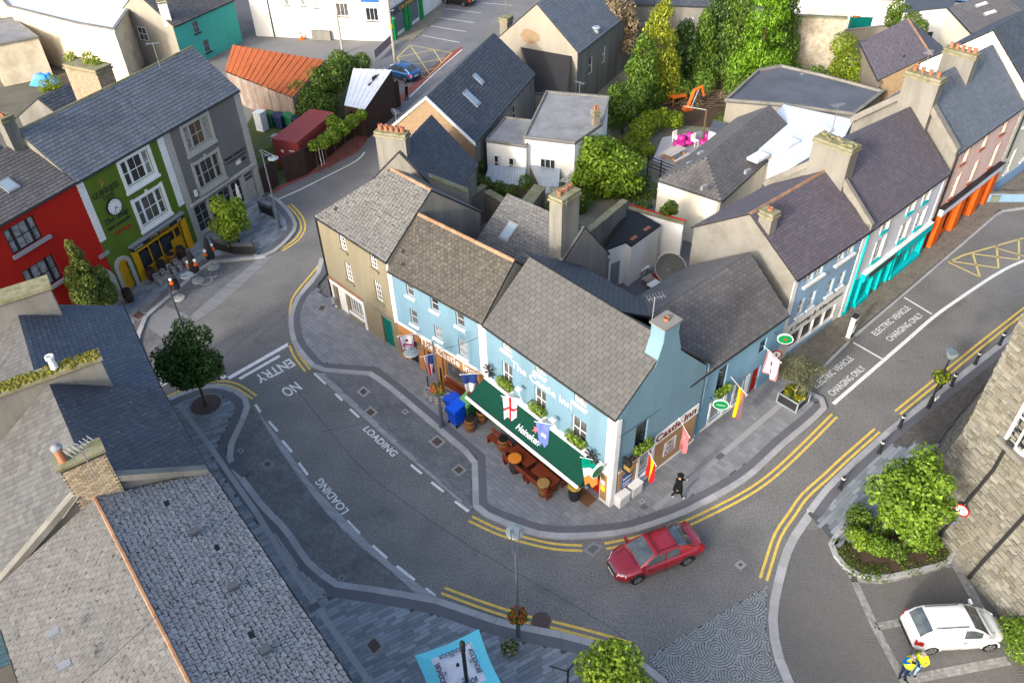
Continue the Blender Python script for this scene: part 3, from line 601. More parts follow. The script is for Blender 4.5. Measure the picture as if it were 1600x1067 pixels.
def slope(parent, eL, eR, rR, rL, m, w=0.30, e=0.24, indiv=0, th=0.014, name='roof_slope', slab=0.10, over=0.0, jag=0.0, gut=True):
    """one roof slope: a slab with slates laid in courses on it, staggered"""
    eL, eR, rR, rL = map(Vector, (eL, eR, rR, rL)); N_ = (eR-eL).cross(rL-eL)
    if N_.length < 1e-6: N_ = (eR-eL).cross(rR-eL)
    N_.normalize()
    if N_.z < 0: eL, eR, rL, rR = eR, eL, rR, rL; N_ = -N_
    base = MB().box8([p-N_*slab for p in (eL, eR, rR, rL)], (eL, eR, rR, rL)).build(name, plain('roof underlay', (0.018, 0.018, 0.02), 0.9), parent)
    U = (eR-eL).normalized(); V = N_.cross(U).normalized(); H = (rL-eL).dot(V); H2 = (rR-eL).dot(V); Hm = max(H, H2)
    def lerp(p, q, t): return p+(q-p)*t
    kL, kR = (rL-eL).dot(U), (rR-eL).dot(U); W_ = (eR-eL).dot(U); spots = []; n = max(1, int(round(Hm/e))); e = Hm/n
    for j in range(n):
        t0 = (j+0.5)*e; a = kL*min(1, t0/max(H, .01)); b_ = W_+(kR-W_)*min(1, t0/max(H2, .01))
        x = a-(w/2 if j % 2 else 0)
        while x < b_-0.02:
            x0, x1 = max(x, a), min(x+w, b_)
            if x1-x0 > 0.04: spots.append((x0, x1, j*e))
            x += w
    ln = e-0.012; g = 0.012
    full = [s for s in spots if abs(s[1]-s[0]-w) < 1e-4]; cut = [s for s in spots if abs(s[1]-s[0]-w) >= 1e-4]
    if indiv:
        cen = lambda s: eL+U*((s[0]+s[1])/2)+V*(s[2]+e/2)
        full.sort(key=lambda s: (cen(s)-CPOS).length); pick = []; rest = []
        for s in full: (pick if len(pick) < indiv and inview(cen(s), 0) else rest).append(s)
        key = (round(w, 3), round(e, 3), m.name)
        for s in pick:
            if key not in SLATE_MESH:
                me = MB(); hw = w/2-g
                me.add([(-hw, 0, 0.001), (hw, 0, 0.001), (hw, ln, 0.001), (-hw, ln, 0.001), (-hw, 0, th*1.9), (hw, 0, th*1.9), (hw, ln, th*0.6), (-hw, ln, th*0.6)], [(4, 5, 6, 7), (0, 1, 5, 4), (1, 2, 6, 5), (3, 0, 4, 7)])
                o = me.build('slate', m, base, local=True); SLATE_MESH[key] = o.data
            else:
                o = bpy.data.objects.new('slate', SLATE_MESH[key]); COL.objects.link(o); o.parent = base
            p = eL+U*((s[0]+s[1])/2)+V*s[2]+V*random.uniform(-jag, jag); q = world(base).inverted() @ p
            mt = Matrix((U, V, N_)).transposed() @ Matrix.Rotation(random.uniform(-.008, .008), 3, 'Z'); o.location = q; o.rotation_euler = mt.to_euler()
        spots = rest+cut
    vv = []; ff = []
    iv = world(base).inverted(); 
    for x0, x1, y0 in spots:
        if jag > 0.012 and random.random() < .006: continue
        o = len(vv); y0 += random.uniform(-jag, jag); lift = th*(1.9+random.uniform(-.25, .35)); sk = random.uniform(-.006, .006)*(5 if random.random() < .02 else 1)
        for (x, y, z) in ((x0+g, y0, .001), (x1-g, y0+sk, .001), (x1-g, y0+ln, .001), (x0+g, y0+ln, .001), (x0+g, y0, lift), (x1-g, y0+sk, lift), (x1-g, y0+ln, th*.6), (x0+g, y0+ln, th*.6)):
            vv.append(tuple(iv @ (eL+U*x+V*min(y, Hm)+N_*z)))
        ff += [(o+4, o+5, o+6, o+7), (o, o+1, o+5, o+4), (o+1, o+2, o+6, o+5), (o+3, o, o+4, o+7)]
    if vv:
        b = MB(); b.v = vv; b.f = ff; b.m = [0]*len(ff); b.build('slates', m, base, local=True, kind='stuff')
    if gut: MB().tube([eL-N_*0.06-V*0.05, eR-N_*0.06-V*0.05], 0.06, 6).build('gutter', M_GUT, base)
    return base
def ridge(parent, a, b, m, r=0.11, step=0.45, name='ridge_tile'):
    P = resample([Vector(a), Vector(b)], step); d = (P[-1]-P[0]).normalized(); s = d.cross(Z).normalized()
    for i in range(len(P)-1):
        p, q = P[i]+d*0.008, P[i+1]-d*0.004; h = Z*random.uniform(0, 0.012)
        MB().box8([p-s*r-Z*0.08, p+s*r-Z*0.08, q+s*r-Z*0.08, q-s*r-Z*0.08], [p-s*r*.35+Z*.05+h, p+s*r*.35+Z*.05+h, q+s*r*.35+Z*.05+h, q-s*r*.35+Z*.05+h]).build(name, m, parent)
def chimney(parent, c, lx, ly, z0, z1, rz, m, pots=4, pot_h=0.45, pot_r=0.13, cap=None, top=True, m_pot=None, name='chimney'):
    b = MB(); b.cbox((c[0], c[1], z0), lx, ly, z1-z0, rz); ch = b.build(name, m, parent)
    if top:
        MB().cbox((c[0], c[1], z1-0.22), lx+0.16, ly+0.16, 0.12, rz).cbox((c[0], c[1], z1-0.002), lx+0.10, ly+0.10, 0.10, rz).build('chimney_cap', cap or M_LICHEN, ch)
    for i in range(pots):
        t = (i+0.5)/pots-0.5; x, y = c[0]+math.cos(rz)*lx*t*0.92, c[1]+math.sin(rz)*lx*t*0.92; r = pot_r*random.uniform(.9, 1.05)
        MB().lathe((x, y, z1+0.05), [(r*1.1, 0), (r, 0.05), (r*.92, pot_h*.75), (r*1.12, pot_h*.8), (r*1.12, pot_h), (r*.75, pot_h), (r*.7, pot_h*.5)], 12).build('chimney_pot', m_pot or M_POT, ch)
    return ch
def gable(b, F, a0, a1, z0, ze0, ze1, apex_a, apex_z):
    """end wall with a pitched head"""
    return b.quad(F.p(a0, z0), F.p(a1, z0), F.p(a1, ze1), F.p(apex_a, apex_z), F.p(a0, ze0))
def terrace(root, A, B, t, depth, ze, zr, zb, m_wall, m_gable, m_roof, w=0.30, e=0.24, indiv=0, m_back=None, ridge_m=None, over=0.15, ends=(True, True), front=True, roofL=0.0, roofR=0.0, ind_back=0, jag=0.0, hipL=0.0, gut=True):
    """house body: front wall A->B faces right of travel; ridge t behind the front, back wall depth behind; returns the front Face"""
    F = Face(A, B); k = -F.n; L = F.L
    Bk = Face(F.p(L, 0, -depth), F.p(0, 0, -depth)); gl = Face(F.p(0, 0, -depth), F.p(0, 0)); gr = Face(F.p(L, 0), F.p(L, 0, -depth))
    wb = MB(); wb.quad(Bk.p(0, 0), Bk.p(L, 0), Bk.p(L, zb), Bk.p(0, zb)); wb.build('back_wall', m_back or m_gable, root)
    if ends[0] and not hipL: gable(MB(), gl, 0, depth, 0, zb, ze, depth-t, zr).build('gable_wall', m_gable, root)
    elif hipL: MB().quad(gl.p(0, 0), gl.p(depth, 0), gl.p(depth, ze), gl.p(0, zb)).build('gable_wall', m_gable, root)
    if ends[1]: gable(MB(), gr, 0, depth, 0, ze, zb, t, zr).build('gable_wall', m_gable, root)
    slf = (zr-ze)/t; slb = (zr-zb)/(depth-t); up = 0.10
    e0 = lambda s, o: F.p(s, ze-slf*o+up, o); bk = lambda s, o: F.p(s, zb-slb*o+up, -depth-o); rg = lambda s: F.p(s, zr+up, -t)
    o0, o1 = roofL, L+roofR
    slope(root, e0(o0, over), e0(o1, over), rg(o1), rg(o0+hipL), m_roof, w, e, indiv, jag=jag, gut=gut)
    slope(root, bk(o1, over), bk(o0, over), rg(o0+hipL), rg(o1), m_roof if not isinstance(m_back, tuple) else m_back[1], w, e, ind_back, jag=jag, gut=gut)
    if hipL: slope(root, bk(o0, over), e0(o0, over), rg(o0+hipL), rg(o0+hipL), m_roof, w, e, 0, jag=jag, gut=gut)
    if ridge_m: ridge(root, rg(o0+hipL), rg(o1), ridge_m)
    return F
def quoins(F, a, z0, z1, m, parent, wide=0.55, side=1, h=0.30, n=0.03):
    z = z0; i = 0
    while z < z1-0.05:
        w = wide; zz = min(z+h, z1)
        F.part('quoin', m, parent, ((a if side > 0 else a-w), (a+w if side > 0 else a), z+0.012, zz-0.006, -0.05, n)); z += h; i += 1
# ------------------------------------------------------------------ painted walls
def paint(name, c, dirt=None, amt=0.45): return mat(name, c, 0.85, 0.15, dirt=dirt or tuple(0.6*x for x in c), dirt_amt=amt, scale=0.7, fine=0.06, bump=0.12, bscale=30, streak=True, blotch=tuple(0.78*x for x in c), blotch_rng=(0.52, 0.85), bl_scale=0.22)
P_BLUE = paint('pale blue paint', (0.148, 0.255, 0.325)); P_BLUE2 = paint('mid blue paint', (0.17, 0.32, 0.45)); P_CREAM = paint('cream render', (0.215, 0.19, 0.13), (0.13, 0.115, 0.08), 0.55)
P_GREEN = paint('olive green paint', (0.10, 0.155, 0.02)); P_RED = paint('red paint', (0.42, 0.018, 0.011)); P_GREY = paint('warm grey paint', (0.17, 0.163, 0.153)); P_STONE = paint('stone grey paint', (0.42, 0.40, 0.355))
P_TAN = paint('tan shopfront paint', (0.40, 0.20, 0.075)); P_TANB = mat('tan boarding', (0.36, 0.215, 0.105), 0.8, 0.2, fine=0.08, dirt=(0.28, 0.17, 0.09)); P_TEAL = paint('teal paint', (0.0, 0.50, 0.52)); P_TEALD = paint('dark teal door paint', (0.0, 0.13, 0.11))
P_PALE = paint('pale lilac grey paint', (0.66, 0.68, 0.73)); P_PINK = paint('salmon paint', (0.82, 0.57, 0.49)); P_ORANGE = paint('orange paint', (0.70, 0.12, 0.012)); P_YEL = paint('mustard paint', (0.62, 0.33, 0.015)); P_SIDEB = paint('slate blue paint', (0.24, 0.38, 0.54))
P_IVORY = paint('ivory wall', (0.66, 0.63, 0.52)); P_WALL = paint('white wall', (0.78, 0.77, 0.73), (0.5, 0.47, 0.4), 0.4); P_SEA = paint('sea green wall', (0.06, 0.38, 0.32)); P_DOORR = paint('red door paint', (0.40, 0.02, 0.01)); P_BEIGE = paint('beige render', (0.29, 0.268, 0.222), None, 0.5)
M_GOLD = plain('gold leaf', (0.5, 0.33, 0.08), 0.4, 0.5, 0.5); M_MAROON = plain('maroon letters', (0.13, 0.012, 0.012), 0.6)
WH = M_WPAINT
# ------------------------------------------------------------------ cream corner house
A, B = (-11.6, 41.8), (-6.75, 36.7)
h1 = thing('cream_house', 'three storey cream rendered house with pale rough slate roof on the corner', 'house', (A[0], A[1], 0))
F1 = terrace(h1, A, B, 3.5, 7.0, 7.0, 9.9, 7.0, P_CREAM, M_CEM, S_PALE, 0.26, 0.2, 300, ridge_m=M_TERRA, hipL=3.4, jag=0.02)
o1 = [(2.22,2.86,5.62,6.78),(5.25,5.9,5.75,6.95),(2.26,2.94,3.35,4.75),(5.25,5.92,3.4,4.9),(0.6,1.62,0.05,2.05),(2.0,3.4,0.8,2.12),(5.42,6.42,0.08,2.3)]
wall_with_openings(F1, 0, F1.L, 0, 7.0, o1, P_CREAM, h1)
for q in o1[:2]: sash(F1, q, h1, 3, 4, sill=P_CREAM)
for q in o1[2:4]: sash(F1, q, h1, 3, 4, sill=P_CREAM)
door(F1, o1[4], h1, WH); sash(F1, o1[5], h1, 5, 1, mp=M_CURT, sill=WH); door(F1, o1[6], h1, P_TEALD)
F1.part('shopfront_frame', WH, h1, (0.1,3.75,2.14,2.5,0,0.10),(0.1,0.3,0,2.14,0,0.06),(3.5,3.72,0,2.14,0,0.06)); F1.part('lead_shelf', M_TERRA, h1, (0.05,3.8,2.502,2.56,-0.02,0.16)); F1.part('string_course', M_CEM, h1, (3.82,F1.L,2.5,2.58,-0.02,0.05))
F1.part('drain_pipe', M_GUT, h1, (-0.10,-0.01,0,6.9,0,0.09)); F1.part('drain_pipe', WH, h1, (F1.L-0.12,F1.L-0.02,2.6,6.7,0,0.09))
F1.part('utility_box', M_STRIP, h1, (0.15,0.5,0.5,1.0,0.0,0.25))
# ------------------------------------------------------------------ old blue house of the inn
A, B = (-6.75, 36.7), (-1.4, 31.75)
h2 = thing('blue_house', 'pale blue inn house with mossy brown slate roof and terracotta ridge', 'house', (A[0], A[1], 0))
F2 = terrace(h2, A, B, 2.45, 5.2, 6.45, 8.85, 6.2, P_BLUE, M_CEM, S_BROWN, 0.28, 0.21, 300, ridge_m=M_TERRA, jag=0.015)
o2 = [(1.30,1.9,5.3,6.25),(3.24,3.85,5.25,6.18),(5.17,5.8,5.15,6.12),(1.35,1.95,3.3,4.35),(3.3,3.95,3.3,4.25),(5.2,5.85,3.05,4.2),(0.85,1.6,0.08,1.95),(2.45,3.15,0.08,1.8),(4.0,6.6,0.75,1.9)]
wall_with_openings(F2, 0, F2.L, 2.75, 6.45, o2[:6], P_BLUE, h2); wall_with_openings(F2, 0, F2.L, 0, 2.75, o2[6:], P_TAN, h2, name='shopfront')
for q in o2[:6]: sash(F2, q, h2, 1, 2, sill=WH, mf=mat('grey sash paint', (0.35, 0.37, 0.38), 0.6))
door(F2, o2[6], h2, M_BLACK); door(F2, o2[7], h2, plain('navy door', (0.015, 0.02, 0.04), 0.5)); sash(F2, o2[8], h2, 2, 1, mf=M_STRIP, sill=WH, mp=M_GLASS2)
F2.part('white_ledge', WH, h2, (0,F2.L,2.70,2.80,-0.02,0.10)); F2.part('pilaster', WH, h2, (F2.L-0.42,F2.L,2.8,6.4,0,0.04)); F2.part('pilaster', WH, h2, (0.0,0.14,2.8,6.4,0,0.03))
for s_ in (0.1, 1.75, 3.3): F2.part('shopfront_pilaster', P_TAN, h2, (s_,s_+0.5,0.02,2.0,0.0,0.10))
F2.text('The Castle Inn', WH, h2, 1.9, 2.05, width=4.4, height=0.55, bold=0.012)
# ------------------------------------------------------------------ corner house of the inn
A, B = (-1.4, 31.75), (4.6, 24.75)
h3 = thing('blue_inn', 'pale blue corner inn with smooth grey tiled roof and green awning', 'pub', (A[0], A[1], 0))
F3 = terrace(h3, A, B, 3.2, 6.8, 6.3, 8.85, 5.45, P_BLUE, P_BLUE, S_GREY, 0.42, 0.26, 300, ends=(True, False), over=0.12)
o3 = [(1.31,2.1,3.1,4.7),(3.78,4.6,3.1,4.62),(6.43,7.4,3.0,4.56),(1.4,2.1,5.55,6.15),(3.86,4.58,5.62,6.15),(6.52,7.32,5.5,6.1),(7.72,8.5,0.1,2.2),(0.6,3.4,0.7,2.1),(3.9,6.8,0.7,2.1)]
wall_with_openings(F3, 0, F3.L, 0, 6.3, o3, P_BLUE, h3)
for q in o3[:3]: sash(F3, q, h3, 2, 2, sill=WH, mp=M_GLASS2)
for q in o3[3:6]: sash(F3, q, h3, 2, 1, sill=WH, mp=M_CURT)
for q in o3[7:]: sash(F3, q, h3, 3, 1, sill=WH, mp=M_GLASS)
door(F3, o3[6], h3, P_DOORR, dep=0.2); F3.part('white_ledge', WH, h3, (0,F3.L,2.62,2.80,-0.02,0.22)); F3.part('pilaster', WH, h3, (8.72,F3.L+0.03,0.0,6.2,-0.1,0.05)); F3.part('pilaster', WH, h3, (-0.05,0.12,2.8,6.2,0,0.04))
F3.part('notice_board', P_TANB, h3, (8.58,8.98,0.35,2.2,0.05,0.09)); F3.part('door_surround', WH, h3, (7.5,7.7,0,2.45,0,0.06),(8.52,8.71,0,2.45,0,0.055),(7.5,8.72,2.45,2.615,0,0.06)); F3.part('doormat', mat('coir mat', (0.16, 0.085, 0.045), 0.95, 0.1, fine=0.2), h3, (7.5,8.5,0.1,0.13,0.15,0.85))
F3.part('notice', WH, h3, (8.66,8.86,1.45,1.75,0.09,0.1)); F3.part('notice', plain('yellow paper', (0.75, 0.62, 0.02), 0.7), h3, (8.62,8.9,1.0,1.35,0.09,0.1))
F3.text('The Castle Inn', WH, h3, 2.05, 4.78, width=4.35, height=0.46, bold=0.004)
# gable side of the inn
slope(h3, F3.p(6.3, 5.95, -7.7), F3.p(-0.6, 5.95, -7.7), F3.p(-0.6, 8.95, -3.25), F3.p(6.3, 8.95, -3.25), S_DARK, 0.36, 0.26, 0)
F3.part('rear_wall', M_CEM, h3, (-0.5, 6.2, 0, 5.85, -7.6, -7.4))
A3, B3 = F3.p(F3.L, 0), F3.p(F3.L, 0, -6.55); G3 = Face(A3, B3)
og = [(1.45,2.3,2.95,4.75),(1.95,2.85,0.75,2.05)]
b = MB(); apx = G3.p(3.2, 8.85); b.quad(G3.p(0, 6.0), G3.p(6.55, 5.45), apx, G3.p(0, 6.3)); b.quad(G3.p(0, 5.0), G3.p(6.55, 5.0), G3.p(6.55, 5.45), G3.p(0, 6.0)); b.build('gable_wall', P_BLUE, h3)
wall_with_openings(G3, 0, 6.55, 0, 5.0, og, P_BLUE, h3, name='gable_wall')
sash(G3, og[0], h3, 1, 2, sill=P_BLUE, mf=M_BLACK); sash(G3, og[1], h3, 1, 1, sill=WH, mf=WH)
G3.part('boarding', P_TANB, h3, (0.45,1.75,0.5,2.45,0.0,0.05)); G3.part('boarding', P_TANB, h3, (3.05,6.3,0.3,2.3,0.0,0.05)); G3.part('fascia_board', WH, h3, (0.4,6.45,2.3,2.36,0,0.06),(3.05,6.45,2.36,2.95,0,0.04)); G3.part('plinth', WH, h3, (0,6.5,0.1,0.3,0,0.06)); G3.part('corner_trim', WH, h3, (-0.03,0.30,0,6.1,-0.1,0.045)); G3.part('corner_trim', WH, h3, (1.75,1.93,0.3,2.3,0,0.07),(2.87,3.05,0.3,2.3,0,0.07))
G3.text('The', M_MAROON, h3, 1.05, 2.42, width=0.95, height=0.5, n=0.05, bold=0.02); G3.text('Castle', M_MAROON, h3, 3.1, 2.4, width=2.0, height=0.5, n=0.04, bold=0.02); G3.text('Inn', M_MAROON, h3, 5.3, 2.4, width=0.95, height=0.52, n=0.04, bold=0.02)
sg = G3.part('shop_sign', plain('deep blue sign', (0.01, 0.06, 0.25), 0.5), h3, (0.7,1.45,0.85,1.9,0.05,0.075)); G3.text('Bulmers', WH, sg, 0.76, 1.5, width=0.62, n=0.075, thick=0.006, shear=0.2); G3.text('Outdoors', WH, sg, 0.74, 1.2, width=0.66, n=0.075, thick=0.006, shear=0.2); G3.text('Original', WH, sg, 0.78, 0.95, width=0.5, n=0.075, thick=0.006, shear=0.2)
sg = G3.part('shop_sign', WH, h3, (3.85,4.8,0.85,1.85,0.05,0.07))
for t_, z_, w_ in (('WILLS', 1.55, 0.5), ('GOLD', 1.22, 0.62), ('FLAKE', 0.9, 0.78)): G3.text(t_, M_MAROON, sg, 4.32-w_/2, z_, width=w_, height=0.26, n=0.07, thick=0.006, bold=0.02)
b = MB(); c0 = G3.p(3.2, 8.3)
P0 = [G3.p(3.2-0.9, 8.0, 0.02), G3.p(3.2+0.9, 8.0, 0.02), G3.p(3.2+0.9, 8.0, -0.75), G3.p(3.2-0.9, 8.0, -0.75)]; P1 = [G3.p(3.2-0.52, 9.2, 0.02), G3.p(3.2+0.52, 9.2, 0.02), G3.p(3.2+0.52, 9.2, -0.75), G3.p(3.2-0.52, 9.2, -0.75)]; P2 = [p+Z*0.7 for p in P1]
b.box8(P0, P1).box8([p+Z*0.001 for p in P1], P2); ch = b.build('chimney', P_BLUE, h3)
cc = sum(P2, Vector())/4; MB().cbox(cc, 1.2, 0.92, 0.08, math.atan2(G3.d.y, G3.d.x)).build('chimney_cap', M_CEM, ch); MB().lathe(cc+Z*0.08, [(0.13, 0), (0.11, 0.12), (0.14, 0.15), (0.1, 0.15), (0.08, 0.05)], 12).build('chimney_pot', M_POT, ch)
aer = MB().tube([cc+Vector((-.6,.1,0)), cc+Vector((-.6,.1,1.3))], 0.02, 5)
aer.tube([cc+Vector((-.9,.0,1.25)), cc+Vector((-.1,.3,1.2))], 0.012, 4)
for i in range(6): aer.tube([cc+Vector((-.85+.14*i,-.2+.05*i,1.25)), cc+Vector((-.95+.14*i,.3+.05*i,1.25))], 0.008, 4)
aer.build('aerial', M_LEAD, ch)
# ------------------------------------------------------------------ rear wing of the inn on the side street
A, B = (9.75, 29.35), (15.0, 33.7)
h4 = thing('side_wing', 'low mid blue wing of the inn with dark slate roof along the side street', 'house', (A[0], A[1], 0))
F4 = terrace(h4, A, B, 2.95, 6.6, 4.85, 7.25, 4.55, P_BLUE2, P_BLUE2, S_MID, 0.36, 0.25, 300, roofL=-1.5, over=0.15, m_back=WH, ends=(False, True))
o4 = [(1.12,1.9,2.3,4.2),(1.0,2.05,0.35,1.85),(3.1,4.0,0.4,1.8),(4.62,5.36,0.1,2.0),(4.68,5.3,3.1,4.05)]
wall_with_openings(F4, -0.3, F4.L, 0, 4.85, o4, P_BLUE2, h4)
sash(F4, o4[0], h4, 1, 2, sill=P_BLUE2, mf=M_BLACK); sash(F4, o4[1], h4, 1, 1, sill=WH, mf=WH); sash(F4, o4[2], h4, 1, 1, sill=WH, mf=WH); door(F4, o4[3], h4, P_DOORR); sash(F4, o4[4], h4, 1, 2, mf=M_BLACK)
F4.part('window_surround', WH, h4, (0.85,0.98,0.12,1.95,0,0.04),(2.07,2.35,0.12,1.95,0,0.04),(2.9,3.08,0.12,1.95,0,0.04),(4.02,4.35,0.12,1.95,0,0.04)); F4.part('plinth', WH, h4, (-0.3,4.6,0.1,0.24,0,0.05)); F4.part('drain_pipe', P_BLUE2, h4, (0.05,0.15,0,4.6,0,0.1))
# vents on the wing's yard-side slope
for (a_, t_) in ((1.3, 4.6), (2.6, 4.3)):
    z_ = 4.6+(7.25-4.6)*(5.9-t_)/2.95+0.1; p = F4.p(a_, z_, -t_); MB().box(p-F4.d*0.3-F4.n*0.12, F4.d*0.6, F4.n*0.25, Z*0.10+F4.n*0.05).build('roof_vent', M_LEAD, h4)
# ------------------------------------------------------------------ row up the side street
A, B = (15.43, 34.77), (21.1, 39.4)
h5 = thing('alterations_shop', 'blue and white alterations shop with purple slate roof and pebbledash gable', 'shop', (A[0], A[1], 0))
F5 = terrace(h5, A, B, 3.5, 7.0, 6.35, 8.8, 6.35, P_SIDEB, M_PEBBLE, S_PURP, 0.28, 0.2, 0, ridge_m=M_TERRA)
o5 = [(1.1,2.0,5.35,6.1),(2.1,2.9,5.35,6.05),(4.2,5.05,5.35,6.0),(5.2,6.0,5.35,5.95),(1.15,1.75,3.1,4.25),(2.2,2.85,3.1,4.25),(4.1,4.75,3.1,4.2),(5.3,5.9,3.1,4.2),(1.2,2.4,0.55,1.75),(2.45,3.6,0.55,1.72),(3.65,4.8,0.55,1.68),(4.85,5.95,0.55,1.62)]
wall_with_openings(F5, 0, F5.L, 2.75, 6.35, o5[:8], P_SIDEB, h5); wall_with_openings(F5, 0, F5.L, 0, 2.75, o5[8:], WH, h5, name='shopfront')
for q in o5[:4]: sash(F5, q, h5, 2, 1, mp=M_CURT)
for q in o5[4:8]: sash(F5, q, h5, 1, 2, sill=WH, mp=M_CURT)
for q in o5[8:]: sash(F5, q, h5, 1, 1, name='shop_window', mp=M_GLASS2)
F5.part('ledge', WH, h5, (1.0,3.1,5.2,5.34,0,0.18)); F5.part('ledge', WH, h5, (4.1,6.2,5.2,5.34,0,0.18)); F5.part('pilaster', WH, h5, (-0.02,0.4,2.75,6.2,0,0.04)); F5.part('pilaster', WH, h5, (F5.L-0.5,F5.L,0,6.2,0,0.05)); F5.part('plinth', P_SIDEB, h5, (1.1,6.0,0.1,0.4,0,0.03)); F5.text('A Sewing & Alterations', M_BLACK, h5, 0.75, 2.02, width=5.6, height=0.42, shear=0.3)
F5.part('drain_pipe', P_TEAL, h5, (F5.L-0.06,F5.L+0.05,0,6.2,0.05,0.14)); F5.part('teal_skirting', P_TEAL, h5, (F5.L-0.35,F5.L+0.3,0.1,0.35,0.05,0.12))
chimney(h5, F5.p(0.45, 0, -2.6), 0.8, 0.6, 6.8, 9.2, math.atan2(F5.n.y, F5.n.x), M_PEBBLE, 1, 0.2, 0.14)
A, B = (21.15, 39.45), (28.6, 45.9)
h6 = thing('teal_shop', 'pale shop with bright teal shopfront under a long purple slate roof', 'shop', (A[0], A[1], 0))
F6 = terrace(h6, A, B, 3.6, 7.2, 6.35, 9.6, 6.35, P_PALE, M_CEM, S_PURP, 0.28, 0.2, 0)
o6 = [(1.75,2.55,5.3,6.12),(4.95,5.75,5.25,6.12),(7.0,7.75,5.2,5.95),(1.75,2.75,3.15,4.7),(4.95,5.9,3.15,4.5),(7.1,8.1,3.15,4.45),(1.3,2.5,0.5,2.0),(2.7,3.6,0.1,2.1),(3.8,4.9,0.5,2.0),(6.0,7.7,0.5,2.0),(7.8,9.2,0.5,2.0)]
wall_with_openings(F6, 0, F6.L, 2.5, 6.35, o6[:6], P_PALE, h6); wall_with_openings(F6, 0, F6.L, 0, 2.5, o6[6:], P_TEAL, h6, name='shopfront')
for q in o6[:6]: sash(F6, q, h6, 1, 2, sill=P_TEAL); F6.part('window_surround', WH, h6, (q[0]-0.12,q[0]-0.002,q[2],q[3],0,0.05),(q[1]+0.002,q[1]+0.16,q[2],q[3]+0.1,0,0.06))
for q in o6[6:]:
    (door(F6, q, h6, P_TEAL) if q[2] < 0.3 else sash(F6, q, h6, 3, 1, mf=P_TEAL, name='shop_window'))
F6.part('fascia_board', P_TEAL, h6, (0.9,5.0,2.2,2.75,0,0.3)); F6.part('fascia_board', P_TEAL, h6, (5.3,9.7,2.15,2.75,0,0.3)); F6.part('name_board', plain('dark sign', (0.03, 0.025, 0.02), 0.4), h6, (1.4,4.6,2.3,2.62,0.3,0.33))
for s_ in (0.95, 2.55, 3.65, 4.95, 5.35, 9.35): F6.part('shopfront_pilaster', P_TEAL, h6, (s_,s_+0.18,0.1,2.2,0,0.16))
F6.part('shopfront_step', P_TEAL, h6, (0.95,2.55,0.1,0.4,0,0.24)); F6.part('shopfront_step', P_TEAL, h6, (5.4,9.4,0.1,0.4,0,0.24)); F6.part('pilaster', WH, h6, (F6.L-0.35,F6.L,0,6.2,0,0.05)); F6.part('lead_shelf', WH, h6, (0.9,9.7,2.752,2.80,0,0.32))
an = math.atan2(F6.n.y, F6.n.x)
chimney(h6, F6.p(0.25, 0, -3.4), 2.4, 0.9, 6.6, 10.6, an, M_CEM, 0); F6.part('parapet', M_CEM, h6, (-0.15,0.18,6.0,6.7,-0.5,0.05))
rub = MB()
for i in range(26):
    c_ = F6.p(0.25+random.uniform(-.35, .35), 10.72, -3.4+random.uniform(-1.1, 1.1)); r_ = random.uniform(.08, .2); rub.cbox(c_, r_, r_*1.4, r_*.7, random.random()*3)
rub.build('broken_pots', M_LICHEN, h6, kind='stuff')
def coping(root, F, a, t, depth, ze, zr, zb, m, w=0.34, h=0.28):
    """raised party wall along both slopes at a"""
    b = MB(); pts = [(0.12, ze), (-t, zr), (-depth, zb)]
    for (n0, z0), (n1, z1) in zip(pts[:-1], pts[1:]):
        lo = [F.p(a-w/2, z0-0.1, n0), F.p(a+w/2, z0-0.1, n0), F.p(a+w/2, z1-0.1, n1), F.p(a-w/2, z1-0.1, n1)]; b.box8(lo, [p+Z*(h+0.2) for p in lo])
    return b.build('party_parapet', m, root)
coping(h6, F6, 0.0, 3.6, 7.2, 6.4, 9.65, 6.4, M_PEBBLE, 0.3); 
A, B = (28.9, 46.3), (36.7, 53.1)
h7 = thing('salmon_shop', 'salmon pink shop with orange shopfront columns and dark blue slate roof', 'shop', (A[0], A[1], 0))
F7 = terrace(h7, A, B, 3.4, 7.2, 7.5, 10.8, 7.4, P_PINK, M_CEM, S_BLUE, 0.28, 0.2, 0)
o7 = [(1.4,2.2,6.1,7.2),(4.2,4.95,6.2,7.15),(7.3,8.1,6.2,7.1),(1.6,2.35,3.4,5.1),(4.3,5.0,3.55,5.15),(7.6,8.3,3.5,5.25),(1.6,3.6,0.3,2.5),(5.0,6.6,0.1,2.5),(7.6,8.9,0.3,2.6)]
wall_with_openings(F7, 0, F7.L, 2.6, 7.5, o7[:6], P_PINK, h7); wall_with_openings(F7, 0, F7.L, 0, 2.6, o7[6:], P_ORANGE, h7, name='shopfront')
for q in o7[:6]: sash(F7, q, h7, 1, 2, sill=paint('brick red sill', (0.35, 0.13, 0.08))); F7.part('window_surround', paint('peach trim', (0.68, 0.44, 0.33)), h7, (q[1]+0.002,q[1]+0.2,q[2],q[3]+0.1,0,0.05))
for q in o7[6:]: sash(F7, q, h7, 2, 1, mf=P_ORANGE, name='shop_window', dep=0.3)
F7.part('fascia_board', P_PALE, h7, (0.6,F7.L-0.2,2.62,3.15,0,0.35)); F7.part('lead_shelf', M_BLACK, h7, (0.55,F7.L-0.15,3.152,3.2,0,0.4)); F7.text('FLYNN & DALY', M_BLACK, h7, 2.0, 2.75, width=5.2, height=0.28, n=0.35) if False else None
for s_ in (0.6, 3.7, 6.7, 9.0): F7.part('shopfront_column', P_ORANGE, h7, (s_,s_+0.9,0.1,2.6,0,0.35))
F7.part('drain_pipe', M_GUT, h7, (0.25,0.36,0,7.3,0,0.12))
coping(h7, F7, -0.15, 3.4, 7.2, 7.5, 10.8, 7.4, M_PEBBLE, 0.55, 0.3)
